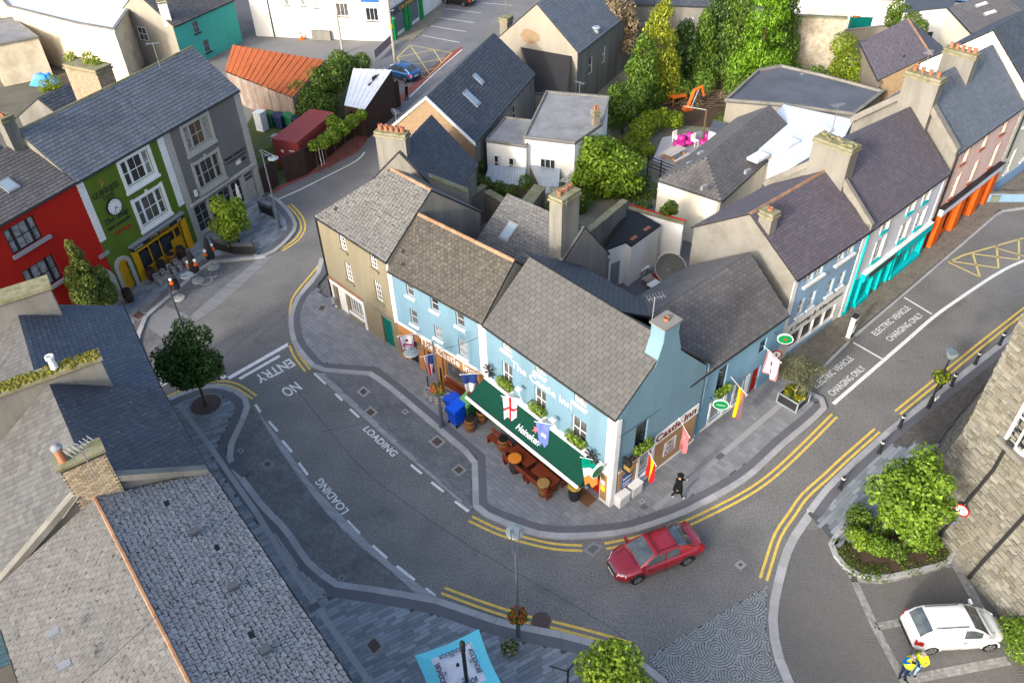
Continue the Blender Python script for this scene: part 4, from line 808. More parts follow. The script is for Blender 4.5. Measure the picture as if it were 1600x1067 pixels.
chimney(h7, F7.p(-0.15, 0, -3.3), 2.2, 0.75, 8.0, 11.7, math.atan2(F7.n.y, F7.n.x), M_CEM, 4, 0.36); chimney(h7, F7.p(5.0, 0, -3.4), 2.1, 0.7, 9.6, 11.8, math.atan2(F7.n.y, F7.n.x), M_CEM, 5, 0.36)
A, B = (37.0, 53.4), (46.0, 61.0)
h8 = thing('ivory_house', 'ivory house with slate blue plinth at the far right end of the street', 'house', (A[0], A[1], 0))
F8 = terrace(h8, A, B, 3.8, 8, 8.2, 11.6, 8.2, P_IVORY, P_IVORY, S_DARK, 0.3, 0.22, 0)
o8 = [(1.5,2.4,5.2,6.8),(4.5,5.4,5.2,6.8),(1.5,2.4,1.3,3.2),(4.5,5.5,1.3,3.2)]
wall_with_openings(F8, 0, F8.L, 0, 8.2, o8, P_IVORY, h8)
for q in o8: sash(F8, q, h8, 2, 2, sill=WH)
F8.part('plinth', P_SIDEB, h8, (-0.02,F8.L,0,0.9,0,0.05)); F8.part('drain_pipe', M_GUT, h8, (0.6,0.72,3.0,8,0,0.1))
gw = thing('garden_wall', 'low slate blue garden wall with planted strip beside the ivory house', 'wall', tuple(G(1540,325)))
wa, wb = Vector((35.8, 52.4, 0)), G(1640, 318); wf = Face(wa, wb); wf.part('wall_panel', P_SIDEB, gw, (0,wf.L,0,0.8,-0.25,0)); wf.part('wall_cap', M_SIDECAP if 'M_SIDECAP' in globals() else M_CEM, gw, (-0.05,wf.L+0.05,0.8,0.86,-0.3,0.05))
wf.part('meter_box', paint('grey green box', (0.2, 0.23, 0.17)), gw, (0.8,1.4,0.15,0.7,0,0.12))
# ------------------------------------------------------------------ red, green and grey houses on the left
A, B = (-26.3, 43.6), (-19.6, 57.0); FB = Face(A, B); dB = FB.d; angB = math.atan2(dB.y, dB.x)
def sub(a0, a1): return (FB.p(a0, 0).xy, FB.p(a1, 0).xy)
hg = thing('green_pub', 'olive green public house with white trimmed windows and mustard shopfront', 'pub', FB.p(0, 0))
a_, b_ = sub(0.05, 7.3); Fg = terrace(hg, a_, b_, 3.4, 7.0, 8.7, 11.3, 8.6, P_GREEN, M_CEM, S_BLUE, 0.36, 0.26, 0, ends=(True, False), ridge_m=M_LICHEN)
og_ = [(3.35,5.7,6.55,8.3),(3.35,5.7,3.55,5.45),(0.45,1.25,0.05,2.1),(2.15,5.0,0.85,2.2),(5.0,6.25,0.15,2.25)]
wall_with_openings(Fg, 0, Fg.L, 0, 8.7, og_, P_GREEN, hg)
def tri_window(F, o, root, mf, ms, mp=None):
    s0, s1, z0, z1 = o; w = s1-s0; a, c = s0+w*0.24, s1-w*0.24
    for q, col in (((s0, a, z0, z1), 1), ((a, c, z0, z1), 2), ((c, s1, z0, z1), 1)): sash(F, q, root, col, 2, mf=mf, dep=0.10, fr=0.09, mp=mp)
    if ms: F.part('window_surround', ms, root, (s0-0.24,s0-0.003,z0-0.24,z1+0.26,0,0.07),(s1+0.003,s1+0.24,z0-0.24,z1+0.26,0,0.07),(s0-0.002,s1+0.002,z1+0.003,z1+0.2,0,0.06),(s0-0.30,s1+0.30,z0-0.42,z0-0.242,0,0.13),(s0+w/2-0.1,s0+w/2+0.1,z1+0.2,z1+0.38,0,0.07),(s0-0.002,s1+0.002,z0-0.24,z0-0.003,0,0.065))
for o in og_[:2]: tri_window(Fg, o, hg, WH, WH)
quoins(Fg, 0.0, 4.3, 8.5, WH, hg, 0.5); quoins(Fg, 7.22, 3.3, 8.5, WH, hg, 0.55, -1)
d_ = door(Fg, og_[2], hg, P_YEL); b = MB()
for i in range(9):
    t0, t1 = math.pi*i/9, math.pi*(i+1)/9; r0, r1 = 0.42, 0.68; cz = 2.02; cs = 0.85
    q = [(cs+r0*math.cos(t0), cz+r0*math.sin(t0)), (cs+r1*math.cos(t0), cz+r1*math.sin(t0)), (cs+r1*math.cos(t1), cz+r1*math.sin(t1)), (cs+r0*math.cos(t1), cz+r0*math.sin(t1))]
    b.box8([Fg.p(x, z, 0.0) for x, z in q], [Fg.p(x, z, 0.10) for x, z in q])
b.build('door_arch', P_STONE, hg); Fg.part('door_fanlight', P_YEL, hg, (0.46,1.24,2.1,2.42,-0.12,0.02)); quoins(Fg, 0.42, 0.1, 2.0, P_STONE, hg, 0.26, -1, 0.38, 0.10); quoins(Fg, 1.28, 0.1, 2.0, P_STONE, hg, 0.26, 1, 0.38, 0.10)
Fg.part('shopfront', P_YEL, hg, (1.75,2.1,0.1,2.5,0,0.14),(6.3,6.62,0.1,2.5,0,0.3),(2.1,5.0,0.1,0.85,0,0.10),(2.1,5.0,2.2,2.5,0,0.10),(5.0,6.3,2.25,2.5,0,0.05))
for i in range(3):
    s0 = 2.2+0.95*i; b = MB(); n_ = 8; ring = [(s0, 0.9), (s0+0.85, 0.9)]+[(s0+0.425+0.425*math.cos(math.pi*k/n_), 1.75+0.38*math.sin(math.pi*k/n_)) for k in range(n_+1)]
    b.add([Fg.p(x, z, 0.11) for x, z in ring], [tuple(range(len(ring)))]); b.build('arched_window', M_GLASS, hg)
    Fg.part('window_mullion', P_YEL, hg, (s0-0.08,s0-0.005,0.85,2.2,0.1,0.14))
door(Fg, (5.02,6.25,0.15,2.2), hg, P_YEL); Fg.part('door_panes', M_GLASS, hg, (5.12,5.55,1.35,2.0,-0.11,-0.09),(5.7,6.12,1.35,2.0,-0.11,-0.09))
Fg.part('fascia_board', M_BLACK, hg, (1.8,6.55,2.5,2.85,0,0.24)); Fg.part('cornice', M_LEAD, hg, (1.7,6.7,2.855,2.98,0,0.34)); Fg.text('The Snug', M_GOLD, hg, 3.3, 2.52, width=1.9, height=0.34, n=0.24, bold=0.02); Fg.text('DUBLIN', WH, hg, 1.95, 2.58, width=0.75, height=0.13, n=0.24); Fg.text('BAR', WH, hg, 5.95, 2.58, width=0.4, height=0.13, n=0.24)
Fg.text('GUINNESS', M_BLACK, hg, 0.72, 7.0, width=2.05, height=0.42, bold=0.01); Fg.text('TIME', M_BLACK, hg, 1.3, 6.62, width=0.95, height=0.30); Fg.text('The Snug', M_BLACK, hg, 0.80, 4.98, width=1.95, height=0.50, shear=0.2, bold=0.01); Fg.text('BEER GARDEN', M_BLACK, hg, 0.85, 4.66, width=1.9, height=0.22, bold=0.015)
# harp emblem and red flourish
hp = Fg.p(1.6, 7.58, 0.02); pts = [hp+Fg.d*0.0, hp+Fg.d*0.22+Z*0.25, hp+Fg.d*0.2+Z*0.42, hp+Fg.d*0.02+Z*0.46, hp-Fg.d*0.03+Z*0.38, hp]; MB().tube(pts, 0.022, 5).tube([hp+Fg.d*.1+Z*.12, hp+Fg.d*.1+Z*.42], 0.008, 4).tube([hp+Fg.d*.05+Z*.07, hp+Fg.d*.05+Z*.42], 0.008, 4).build('harp_emblem', M_GOLD, hg)
b = MB(); rp = plain('dull red paint', (0.35, 0.03, 0.02), 0.7)
for i in range(22): q = Fg.p(1.15+i*0.06+random.uniform(-.05,.05), 4.18+0.07*math.sin(i)+random.uniform(-.06,.06), 0.012); b.box(q, Fg.d*random.uniform(.08,.2), Z*random.uniform(.05,.14), Fg.n*0.012)
b.build('red_emblem', rp, hg)
ck = MB(); c_ = Fg.p(1.85, 6.0, 0); ring = lambda r, n, k=28: [c_+Fg.d*(r*math.cos(2*math.pi*i/k))+Z*(r*math.sin(2*math.pi*i/k))+Fg.n*n for i in range(k)]
clk = ck.box8(ring(0.58, 0.0), ring(0.58, 0.14)).build('clock', M_BLACK, hg); MB().box8(ring(0.51, 0.13), ring(0.51, 0.15)).build('clock_face', WH, clk); b = MB()
for i in range(12):
    t = i*math.pi/6; u_ = Fg.d*math.sin(t)+Z*math.cos(t); v_ = Fg.d*math.cos(t)-Z*math.sin(t); b.box(c_+Fg.n*0.15+u_*0.38-v_*0.02, u_*0.08, v_*0.04, Fg.n*0.01)
for t, l_, w_ in ((math.radians(135), 0.28, 0.05), (math.radians(195), 0.4, 0.035)):
    u_ = Fg.d*math.sin(t)+Z*math.cos(t); v_ = Fg.d*math.cos(t)-Z*math.sin(t); b.box(c_+Fg.n*0.15-v_*w_/2, u_*l_, v_*w_, Fg.n*0.015)
b.build('clock_hands', M_BLACK, clk)
hy = thing('grey_office', 'warm grey office building with stone trimmed windows and pale shopfront', 'building', FB.p(7.3, 0))
a_, b_ = sub(7.32, 15.0); Fy = terrace(hy, a_, b_, 3.4, 7.0, 8.7, 11.3, 8.6, P_GREY, P_BEIGE, S_BLUE, 0.36, 0.26, 0, ends=(False, True), ridge_m=M_LICHEN)
oy = [(1.7,4.1,6.5,8.25),(1.7,4.1,3.5,5.4),(0.55,1.85,0.45,2.55),(2.1,2.9,0.1,2.5),(3.1,4.3,0.45,2.5),(4.5,5.6,0.45,2.5),(6.0,7.1,0.1,2.55)]
wall_with_openings(Fy, 0, Fy.L, 2.85, 8.7, oy[:2], P_GREY, hy); wall_with_openings(Fy, 0, Fy.L, 0, 2.85, oy[2:], P_STONE, hy, name='shopfront')
for o in oy[:2]: tri_window(Fy, o, hy, P_STONE, P_STONE)
for o in (oy[2], oy[4], oy[5]): sash(Fy, o, hy, 2, 3, mf=P_STONE, sill=P_STONE, name='shop_window')
door(Fy, oy[3], hy, M_BLACK); door(Fy, (6.05,7.05,0.1,1.75), hy, P_STONE); sash(Fy, (6.05,7.05,1.8,2.5), hy, 1, 2, mf=P_STONE)
Fy.part('cornice', P_STONE, hy, (0.3,7.3,2.8,2.95,0,0.22)); Fy.part('fascia_board', M_BLACK, hy, (0.6,1.9,2.62,2.78,0,0.06),(2.2,4.0,2.6,2.78,0,0.06),(4.2,5.7,2.6,2.78,0,0.06)); quoins(Fy, 0.0, 0.1, 8.5, P_STONE, hy, 0.55); quoins(Fy, Fy.L, 0.1, 8.5, P_STONE, hy, 0.6, -1)
Fy.text('Michael Cuddy & Co', M_BLACK, hy, 4.6, 4.25, width=2.3, height=0.3, bold=0.02); Fy.text('CHARTERED ACCOUNTANTS', M_BLACK, hy, 4.65, 4.02, width=2.2, height=0.13); Fy.part('plaque', WH, hy, (5.6,6.1,3.55,3.85,0,0.03)); Fy.part('plaque', M_BLACK, hy, (6.25,6.7,3.6,3.82,0,0.03)); Fy.part('alarm_box', WH, hy, (1.0,1.25,3.3,3.75,0,0.12))
hr = thing('red_house', 'bright red house with triple sash windows and stone sills at the left edge', 'house', FB.p(-8, 0))
a_, b_ = sub(-12.0, 0.03); Fr = terrace(hr, a_, b_, 3.6, 7.2, 8.7, 10.6, 8.6, P_RED, M_CEM, S_MID, 0.32, 0.24, 0, ends=(True, True))
k0 = 12.0; orr = [(k0-5.25,k0-3.2,6.65,8.25),(k0-5.35,k0-3.15,3.7,5.5)]
wall_with_openings(Fr, 0, Fr.L, 0, 8.7, orr, P_RED, hr)
for o in orr: tri_window(Fr, o, hr, M_BLACK, None, M_CURT); Fr.part('sill', M_STRIP, hr, (o[0]-0.15,o[1]+0.4,o[2]-0.18,o[2]-0.003,0,0.2))
p = Fr.p(k0-2.6, 10.0, -2.5); b = MB(); sl_ = (10.6-8.7)/3.6
def skylight(F, a0, a1, n0, n1, zf, parent, m=None):
    P = [F.p(a, zf(n)+0.17, n) for a, n in ((a0, n0), (a1, n0), (a1, n1), (a0, n1))]; o = MB().box8([q-Z*0.15 for q in P], P).build('skylight', M_LEAD, parent)
    c = sum(P, Vector())/4; Q = [c+(q-c)*0.78 for q in P]; MB().box8([q-Z*0.02 for q in Q], [q+Z*0.012 for q in Q]).build('pane', m or plain('sky glass', (0.25, 0.32, 0.38), 0.08, 0.6), o)
skylight(Fr, k0-3.3, k0-2.5, -1.9, -1.1, lambda n: 8.7-n*sl_+0.05, hr)
Fr.part('name_plate', M_STRIP, hr, (k0-0.45,k0+0.35,3.35,3.6,0,0.08))
chimney(hr, FB.p(-0.35, 0, -3.4), 0.8, 0.55, 10.0, 12.4, angB, M_CEM, 1, 0.25, 0.12)
chimney(hg, G(136,102,12.2), 3.0, 1.3, 6.0, 12.2, math.atan2(FB.n.y, FB.n.x), mat('rubble chimney', (0.33, 0.24, 0.17), 0.95, 0.1, dirt=(0.16, 0.12, 0.09), dirt_amt=0.8, scale=4, fine=0.35, bump=0.8, bscale=14), 0, cap=M_LICHEN)
bw = thing('archway_wall', 'grey stone archway with pillars between the red house and green pub', 'archway', FB.p(-0.6, 0, 0.3)); b = MB()
for i in range(8):
    t0, t1 = math.pi*i/8, math.pi*(i+1)/8; r0, r1 = 0.62, 0.92; q = [(-1.0+r0*math.cos(t0), 1.9+r0*math.sin(t0)), (-1.0+r1*math.cos(t0), 1.9+r1*math.sin(t0)), (-1.0+r1*math.cos(t1), 1.9+r1*math.sin(t1)), (-1.0+r0*math.cos(t1), 1.9+r0*math.sin(t1))]
    b.box8([FB.p(x, z, 0.02) for x, z in q], [FB.p(x, z, 0.22) for x, z in q])
b.build('arch', P_STONE, bw); FB.part('pillar', P_STONE, bw, (-0.38,-0.05,0.1,1.95,0.02,0.24)); FB.part('pillar', P_STONE, bw, (-1.95,-1.62,0.1,1.95,0.02,0.24)); FB.part('doorway', M_DARK, bw, (-1.62,-0.38,0.1,1.95,0.01,0.06))
# ------------------------------------------------------------------ terrace in the lower left (seen from above, fronts face the street)
C0, C1, C2, C3 = (-5.71, 12.63), (-12.72, 21.67), (-16.42, 26.88), (-20.37, 33.17)
ext = (Vector(C0)-Vector(C1)).normalized(); Cm = Vector(C0)+ext*16
P_CW = paint('grey front render', (0.32, 0.31, 0.29))
def cfront(F, root, zt):
    ops = []; n = int(F.L/2.4)
    for i in range(n):
        s = F.L*(i+0.5)/n; ops += [(s-0.45, s+0.45, 3.4, 4.9), (s-0.5, s+0.5, 0.5, 2.3)]
    wall_with_openings(F, 0, F.L, 0, zt, ops, P_CW, root)
    for q in ops: sash(F, q, root, 1, 2, sill=M_STRIP)
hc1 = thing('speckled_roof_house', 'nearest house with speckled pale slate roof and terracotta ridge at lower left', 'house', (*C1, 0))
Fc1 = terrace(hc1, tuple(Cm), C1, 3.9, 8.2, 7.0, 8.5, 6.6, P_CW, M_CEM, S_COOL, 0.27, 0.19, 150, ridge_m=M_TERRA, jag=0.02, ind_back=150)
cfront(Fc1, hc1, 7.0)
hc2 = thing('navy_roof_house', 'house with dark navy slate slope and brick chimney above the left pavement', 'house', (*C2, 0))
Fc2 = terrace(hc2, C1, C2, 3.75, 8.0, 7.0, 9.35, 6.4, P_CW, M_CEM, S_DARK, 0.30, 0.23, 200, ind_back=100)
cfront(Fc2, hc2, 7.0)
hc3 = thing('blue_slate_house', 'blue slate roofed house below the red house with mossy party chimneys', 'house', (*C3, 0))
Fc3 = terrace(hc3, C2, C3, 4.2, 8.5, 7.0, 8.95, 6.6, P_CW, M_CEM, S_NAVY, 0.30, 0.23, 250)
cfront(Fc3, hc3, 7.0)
# far slopes, same slates: their sunlit look is put into a separate slate colour
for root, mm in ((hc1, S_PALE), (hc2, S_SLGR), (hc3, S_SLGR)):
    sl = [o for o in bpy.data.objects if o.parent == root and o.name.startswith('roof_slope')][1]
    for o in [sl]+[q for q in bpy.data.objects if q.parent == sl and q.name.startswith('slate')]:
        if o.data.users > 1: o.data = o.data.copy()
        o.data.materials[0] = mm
angC = math.atan2(Fc2.n.y, Fc2.n.x)
def party(root, F, a, t, depth, ze, zr, zb, top, m=M_CEM, capm=M_LICHEN, n0=-0.6, w=0.5):
    """party chimney wall rising above the ridge"""
    b = MB(); F.box(b, a-w/2, a+w/2, ze-0.5, top, -depth+0.3, n0); ch = b.build('party_chimney', m, root)
    F.part('chimney_cap', capm, ch, (a-w/2-0.12, a+w/2+0.12, top+0.002, top+0.18, -depth+0.2, n0+0.1)); return ch
pc = party(hc3, Fc3, 0.1, 4.2, 8.5, 7.0, 8.95, 6.6, 9.7, n0=-1.6)
for (n_, m_) in ((-3.3, WH),): MB().lathe(Fc3.p(0.1, 9.88, n_), [(0.17, 0), (0.15, 0.1), (0.13, 0.5), (0.18, 0.55), (0.18, 0.68), (0.12, 0.68), (0.1, 0.3)], 14).build('chimney_pot', m_, pc)
party(hc3, Fc3, Fc3.L-0.6, 4.2, 8.5, 7.0, 8.95, 6.6, 9.9, n0=-2.5, w=0.9, m=M_CEM)
mo = MB()
for i in range(500):
    c_ = Fc3.p(0.1+random.uniform(-.33,.33), 9.87, random.uniform(-8.1, -1.6)); r_ = random.uniform(.04, .12); mo.lathe(c_, [(r_, 0), (r_*.8, r_*.5), (r_*.2, r_*.75)], 6)
mo.build('moss_tufts', M_MOSS, pc, kind='stuff')
# brick chimney between the two nearest houses
M_BRK = mat('yellow grey brick', (0.36, 0.29, 0.20), 0.9, 0.1, var=0.3, fine=0.15); cb = Fc2.p(0.15, 0, -3.7); ch = MB().cbox((cb.x, cb.y, 7.4), 1.5, 0.62, 3.1, angC).build('brick_chimney', plain('sooty mortar', (0.05, 0.045, 0.04), 0.9), hc2)
ex, ey = Vector((math.cos(angC), math.sin(angC), 0)), Vector((-math.sin(angC), math.cos(angC), 0)); proto = None; k_ = 0
for r_ in range(26):
    for (dx, dy, nn, wd, st) in ((ex, -ey*0.315, 7, 1.5, 0), (ex, ey*0.315, 7, 1.5, 0), (ey, ex*0.755, 3, 0.62, 1), (ey, -ex*0.755, 3, 0.62, 1)):
        if k_ >= 290 or (dy.dot(CPOS-cb) < 0): continue
        for i in range(nn):
            c_ = Vector((cb.x, cb.y, 8.0+r_*0.09))+dy+dx*(((i+0.5+(0.25 if r_ % 2 else -0.25)*0.8)/nn-0.5)*wd)
            if proto is None: proto = MB().cbox((0, 0, 0), 0.20, 0.02, 0.075).build('brick', M_BRK, ch, local=True); o = proto
            else: o = bpy.data.objects.new('brick', proto.data); COL.objects.link(o); o.parent = ch
            o.location = world(ch).inverted() @ c_; o.rotation_euler = (0, 0, math.atan2(dx.y, dx.x)); k_ += 1
MB().cbox((cb.x, cb.y, 10.5), 1.7, 0.8, 0.12, angC).build('chimney_cap', M_LICHEN, ch); MB().lathe((cb.x, cb.y, 10.62)+ex*0 if False else (cb.x-ex.x*.5, cb.y-ex.y*.5, 10.62), [(0.16, 0), (0.14, 0.4), (0.17, 0.42), (0.15, 0.55), (0.05, 0.6)], 12).build('chimney_pot', M_POT, ch)
MB().lathe((cb.x-ex.x*.5, cb.y-ex.y*.5, 11.2), [(0.08, 0), (0.2, 0.05), (0.2, 0.12), (0.05, 0.2)], 12).build('chimney_cowl', M_LEAD, ch)
b = MB(); b.tube([(cb.x+ex.x*.2, cb.y+ex.y*.2, 9.4), (cb.x-ex.x*1.4-ey.x*.6, cb.y-ex.y*1.4-ey.y*.6, 8.6)], 0.03, 5); b.build('stay_bar', M_CEM, ch)
coping(hc2, Fc2, 0.0, 3.75, 8.0, 7.1, 9.4, 6.5, M_CEM, 0.32, 0.12)
# corrugated shed behind the nearest house
cs = thing('corrugated_shed', 'blue green corrugated shed roof at the lower left corner', 'shed', tuple(G(20,980,0))); MTC = mat('blue green sheet', (.10, .20, .23), .5, .4, dirt=(.06, .11, .13), dirt_amt=.7, scale=1.2, streak=True); P = [G(57,1018,4.2), G(28,925,4.2), G(-60,850,4.9), G(-60,1070,4.9)]
for i in range(26):
    a_, b_ = i/26, (i+.9)/26; q = [P[0].lerp(P[1], a_), P[0].lerp(P[1], b_), P[3].lerp(P[2], b_), P[3].lerp(P[2], a_)]; q = q if (q[1]-q[0]).cross(q[2]-q[0]).z > 0 else q[::-1]; MB().box8(q, [p+Z*(.05 if i % 2 else .02) for p in q]).build('corrugated_sheet', MTC, cs)
b = MB()
for i in range(4): p, q = P[i], P[(i+1) % 4]; b.quad((p.x, p.y, 0), (q.x, q.y, 0), q-Z*.02, p-Z*.02)
b.build('wall', M_CEM, cs)
# roof vents on the nearest house
for px in ((305,832),(366,917),(415,1017)):
    zr_ = 7.9; p = G(px[0], px[1], 7.75); MB().cbox(p, 0.34, 0.26, 0.16, angC).build('roof_vent', plain('dark lead vent', (0.05, 0.06, 0.07), 0.6), hc1)
for px in ((85,990),(103,1040)): MB().cbox(G(px[0], px[1], 8.1), 0.36, 0.26, 0.14, angC).build('roof_vent', M_LEAD, hc1)
# ------------------------------------------------------------------ yards and houses behind the corner block
M_RUBBLE = mat('rubble wall', (0.21, 0.185, 0.15), 0.95, 0.1, dirt=(0.13, 0.115, 0.09), dirt_amt=0.85, scale=3, fine=0.35, bump=0.8, bscale=12)
M_OLDBRICK = mat('orange rubble brick', (0.27, 0.19, 0.115), 0.95, 0.1, dirt=(0.20, 0.15, 0.10), dirt_amt=0.9, scale=4, fine=0.4, bump=0.8, bscale=12)
M_FELT = mat('grey felt roof', (0.24, 0.24, 0.245), 0.85, 0.2, dirt=(0.12, 0.12, 0.125), dirt_amt=0.7, scale=0.8, fine=0.15); M_FELTD = mat('dark felt roof', (0.095, 0.10, 0.12), 0.6, 0.35, dirt=(0.05, 0.055, 0.07), dirt_amt=0.8, scale=0.4, blotch=(0.35, 0.35, 0.36), blotch_rng=(0.66, 0.72), bl_scale=0.15)
M_BLKF = plain('black felt', (0.012, 0.012, 0.015), 0.8); M_SHEETW = mat('white sheet roof', (0.62, 0.66, 0.72), 0.5, 0.4, dirt=(0.42, 0.45, 0.5), dirt_amt=0.5, scale=1.2, fine=0.06)
M_ZINC = mat('zinc sheet', (0.34, 0.39, 0.43), 0.45, 0.5, dirt=(0.2, 0.21, 0.22), dirt_amt=0.6, metal=0.2); M_CORR = mat('rusty corrugated iron', (0.27, 0.075, 0.03), 0.85, 0.2, dirt=(0.20, 0.055, 0.02), dirt_amt=0.8, scale=1.6, fine=0.2, streak=False)
M_WOOD = mat('weathered boards', (0.24, 0.22, 0.20), 0.9, 0.1, var=0.25, dirt=(0.22, 0.09, 0.04), dirt_amt=0.8, scale=2, fine=0.2); M_HOARD = mat('brown hoarding', (0.045, 0.026, 0.022), 0.6, 0.3, var=0.1, fine=0.1); M_CONT = mat('red container paint', (0.33, 0.05, 0.045), 0.7, 0.3, dirt=(0.20, 0.06, 0.05), dirt_amt=0.7, scale=2, blotch=(0.12, 0.06, 0.04), blotch_rng=(0.68, 0.78))
def flat_building(name, label, poly, z, mw, mr, cat='building', kerb=0.12, loc=None):
    P = [Vector((p[0], p[1], 0)) for p in poly]; c = sum(P, Vector())/len(P); r = thing(name, label, cat, (c.x, c.y, 0))
    MB().prism([(p.x, p.y) for p in P], -0.02, z).build('wall', mw, r); Q = [c+(p-c)*1.03 for p in P]; rf = MB().prism([(p.x, p.y) for p in Q], z+0.003, z+0.12).build('flat_roof', mr, r)
    if kerb:
        b = MB(); Q2 = [c+(p-c)*0.98 for p in P]
        for i in range(len(Q)):
            j = (i+1) % len(Q); q = [Q[i], Q[j], Q2[j], Q2[i]]
            if (q[1]-q[0]).cross(q[2]-q[0]).z < 0: q = q[::-1]
            b.box8([(p.x, p.y, z+0.05) for p in q], [(p.x, p.y, z+0.12+kerb) for p in q])
        b.build('roof_edge', M_CEM, rf)
    return r
def gpoly(px, z): return [(p.x, p.y) for p in GP(px, z)]
# long house with roof lights
A, B = (-2.4, 54.8), (2.6, 67.7)
d1 = thing('long_house', 'long dark slate house with two roof lights and exposed rubble gable', 'house', (*A, 0))
Fd1 = terrace(d1, A, B, 3.6, 7.2, 5.0, 8.0, 5.0, P_WALL, M_OLDBRICK, S_DARK, 0.34, 0.27, 0)
od = [(2.2,3.0,2.8,4.2),(5.2,6.0,2.8,4.2),(8.4,9.2,2.8,4.2)]; wall_with_openings(Fd1, 0, Fd1.L, 0, 5.0, od, M_CEM, d1)
for q in od: sash(Fd1, q, d1, 1, 2)
sld = 3.0/3.6; skylight(Fd1, 3.6, 4.4, -2.3, -1.1, lambda n: 5.05-n*sld, d1); skylight(Fd1, 6.4, 7.0, -2.6, -1.8, lambda n: 5.05-n*sld, d1)
gl = Face(Fd1.p(0, 0, -7.3), Fd1.p(0, 0, 0.15)); b = MB()
for (a0, z0, a1, z1) in ((0, 4.95, 3.72, 8.12), (3.72, 8.12, 7.45, 4.95)):
    b.box8([gl.p(a0, z0-0.16, 0.14), gl.p(a1, z1-0.16, 0.14), gl.p(a1, z1-0.16, -0.02), gl.p(a0, z0-0.16, -0.02)], [gl.p(a0, z0+0.04, 0.14), gl.p(a1, z1+0.04, 0.14), gl.p(a1, z1+0.04, -0.02), gl.p(a0, z0+0.04, -0.02)])
b.build('bargeboard', WH, d1)
A, B = (6.6, 70.6), (13.2, 82.0)
d2 = thing('beige_gable_house', 'tall beige gabled house with dark slate roof beyond the long house', 'house', (*A, 0))
Fd2 = terrace(d2, A, B, 4.1, 8.2, 5.6, 9.2, 5.6, M_CEM, P_BEIGE, S_BLUE, 0.36, 0.28, 0); wall_with_openings(Fd2, 0, Fd2.L, 0, 5.6, [(2.5,3.4,2.6,4.2),(5.5,6.4,2.6,4.2)], M_CEM, d2)
for q in [(2.5,3.4,2.6,4.2),(5.5,6.4,2.6,4.2)]: sash(Fd2, q, d2, 1, 2)
gl2 = Face(Fd2.p(0, 0, -8.2), Fd2.p(0, 0)); b = MB(); n_ = 14
b.add([gl2.p(3.4+1.0*math.cos(2*math.pi*i/n_)*(1+.12*math.sin(3*i)), 6.3+0.65*math.sin(2*math.pi*i/n_)*(1+.1*math.cos(5*i)), 0.015) for i in range(n_)], [tuple(range(n_))]); b.build('bare_brick_patch', M_OLDBRICK, d2)
slope(d2, G(836,146,3.0), G(886,146,3.0), gl2.p(7.6, 5.2, 0.05), gl2.p(2.4, 5.2, 0.05), S_MID, 0.3, 0.25, name='lean_to_roof')
b = MB(); q0, q1, q2, q3 = G(836,146,3.0), G(886,146,3.0), gl2.p(7.6, 5.1, 0), gl2.p(2.4, 5.1, 0); 
for a, c in ((q0, q1), (q1, q2), (q3, q0)): b.quad(Vector((a.x, a.y, 0)), Vector((c.x, c.y, 0)), c, a)
b.build('lean_to_wall', M_CEM, d2); fl = G(927,146,0); MB().tube([(fl.x, fl.y, 0), (fl.x, fl.y, 6.2)], 0.3, 12).lathe((fl.x, fl.y, 6.2), [(0.35, 0), (0.42, 0.1), (0.3, 0.2)], 12).build('flue', M_ZINC, d2)
chimney(d2, gl2.p(0.6, 0, -0.6), 1.1, 0.8, 5, 7.4, 1.05, M_RUBBLE, 0)
A, B = (-4.0, 46.2), (-2.2, 51.6)
d3 = thing('chimney_house', 'small dark slate house with five orange pots on a tall chimney', 'house', (*A, 0))
Fd3 = terrace(d3, A, B, 3.1, 6.2, 5.0, 8.2, 5.0, M_CEM, M_CEM, S_DARK, 0.3, 0.24, 0); Fd3.part('wall', M_CEM, d3, (0,Fd3.L,0,5.0,-0.2,0.0))
cc_ = G(616,236,8.0); chimney(d3, cc_, 2.1, 0.7, 5.6, 9.3, math.atan2(Fd3.n.y, Fd3.n.x), M_CEM, 5, 0.4, 0.15)
# second roof behind the old blue house, with a roof light
A, B = F2.p(1.6, 0, -5.0), F2.p(7.4, 0, -5.0)
d4 = thing('rear_house', 'rear roof of patched pale slates with a roof light behind the brown slate roof', 'house', (A.x, A.y, 0))
Fd4 = terrace(d4, A.xy, B.xy, 3.2, 5.6, 6.0, 8.1, 5.2, M_CEM, M_CEM, S_PALE, 0.28, 0.22, 0, jag=0.01); Fd4.part('wall', M_CEM, d4, (0,Fd4.L,0,6.0,-0.2,0)); sl4 = 2.1/3.2
skylight(Fd4, 1.3, 2.0, -1.9, -0.9, lambda n: 6.05-n*sl4, d4); 
Fd4.part('valley_lead', M_SHEETW, d4, (0,Fd4.L,6.18,6.24,-0.05,0.55))
ct = G(880,410,6.2); chimney(d4, ct, 1.5, 0.85, 4.0, 10.6, math.atan2(F2.n.y, F2.n.x), M_CEM, 3, 0.35, 0.12)
rw = Face(G(672,299,7.5).xy, G(733,318,6.5).xy); gp = thing('grey_parapet', 'stained grey rendered parapet behind the cream house roof', 'wall', rw.p(0, 0)); b = MB(); b.box8([rw.p(0,3,0), rw.p(rw.L,3,0), rw.p(rw.L,3,-0.4), rw.p(0,3,-0.4)], [rw.p(0,8.4,0), rw.p(rw.L,7.2,0), rw.p(rw.L,7.2,-0.4), rw.p(0,8.4,-0.4)]); b.build('wall_panel', M_CEM, gp); MB().box8([rw.p(0,8.4,0.05), rw.p(rw.L,7.2,0.05), rw.p(rw.L,7.2,-0.45), rw.p(0,8.4,-0.45)], [rw.p(0,8.52,0.05), rw.p(rw.L,7.32,0.05), rw.p(rw.L,7.32,-0.45), rw.p(0,8.52,-0.45)]).build('wall_cap', M_LICHEN, gp)
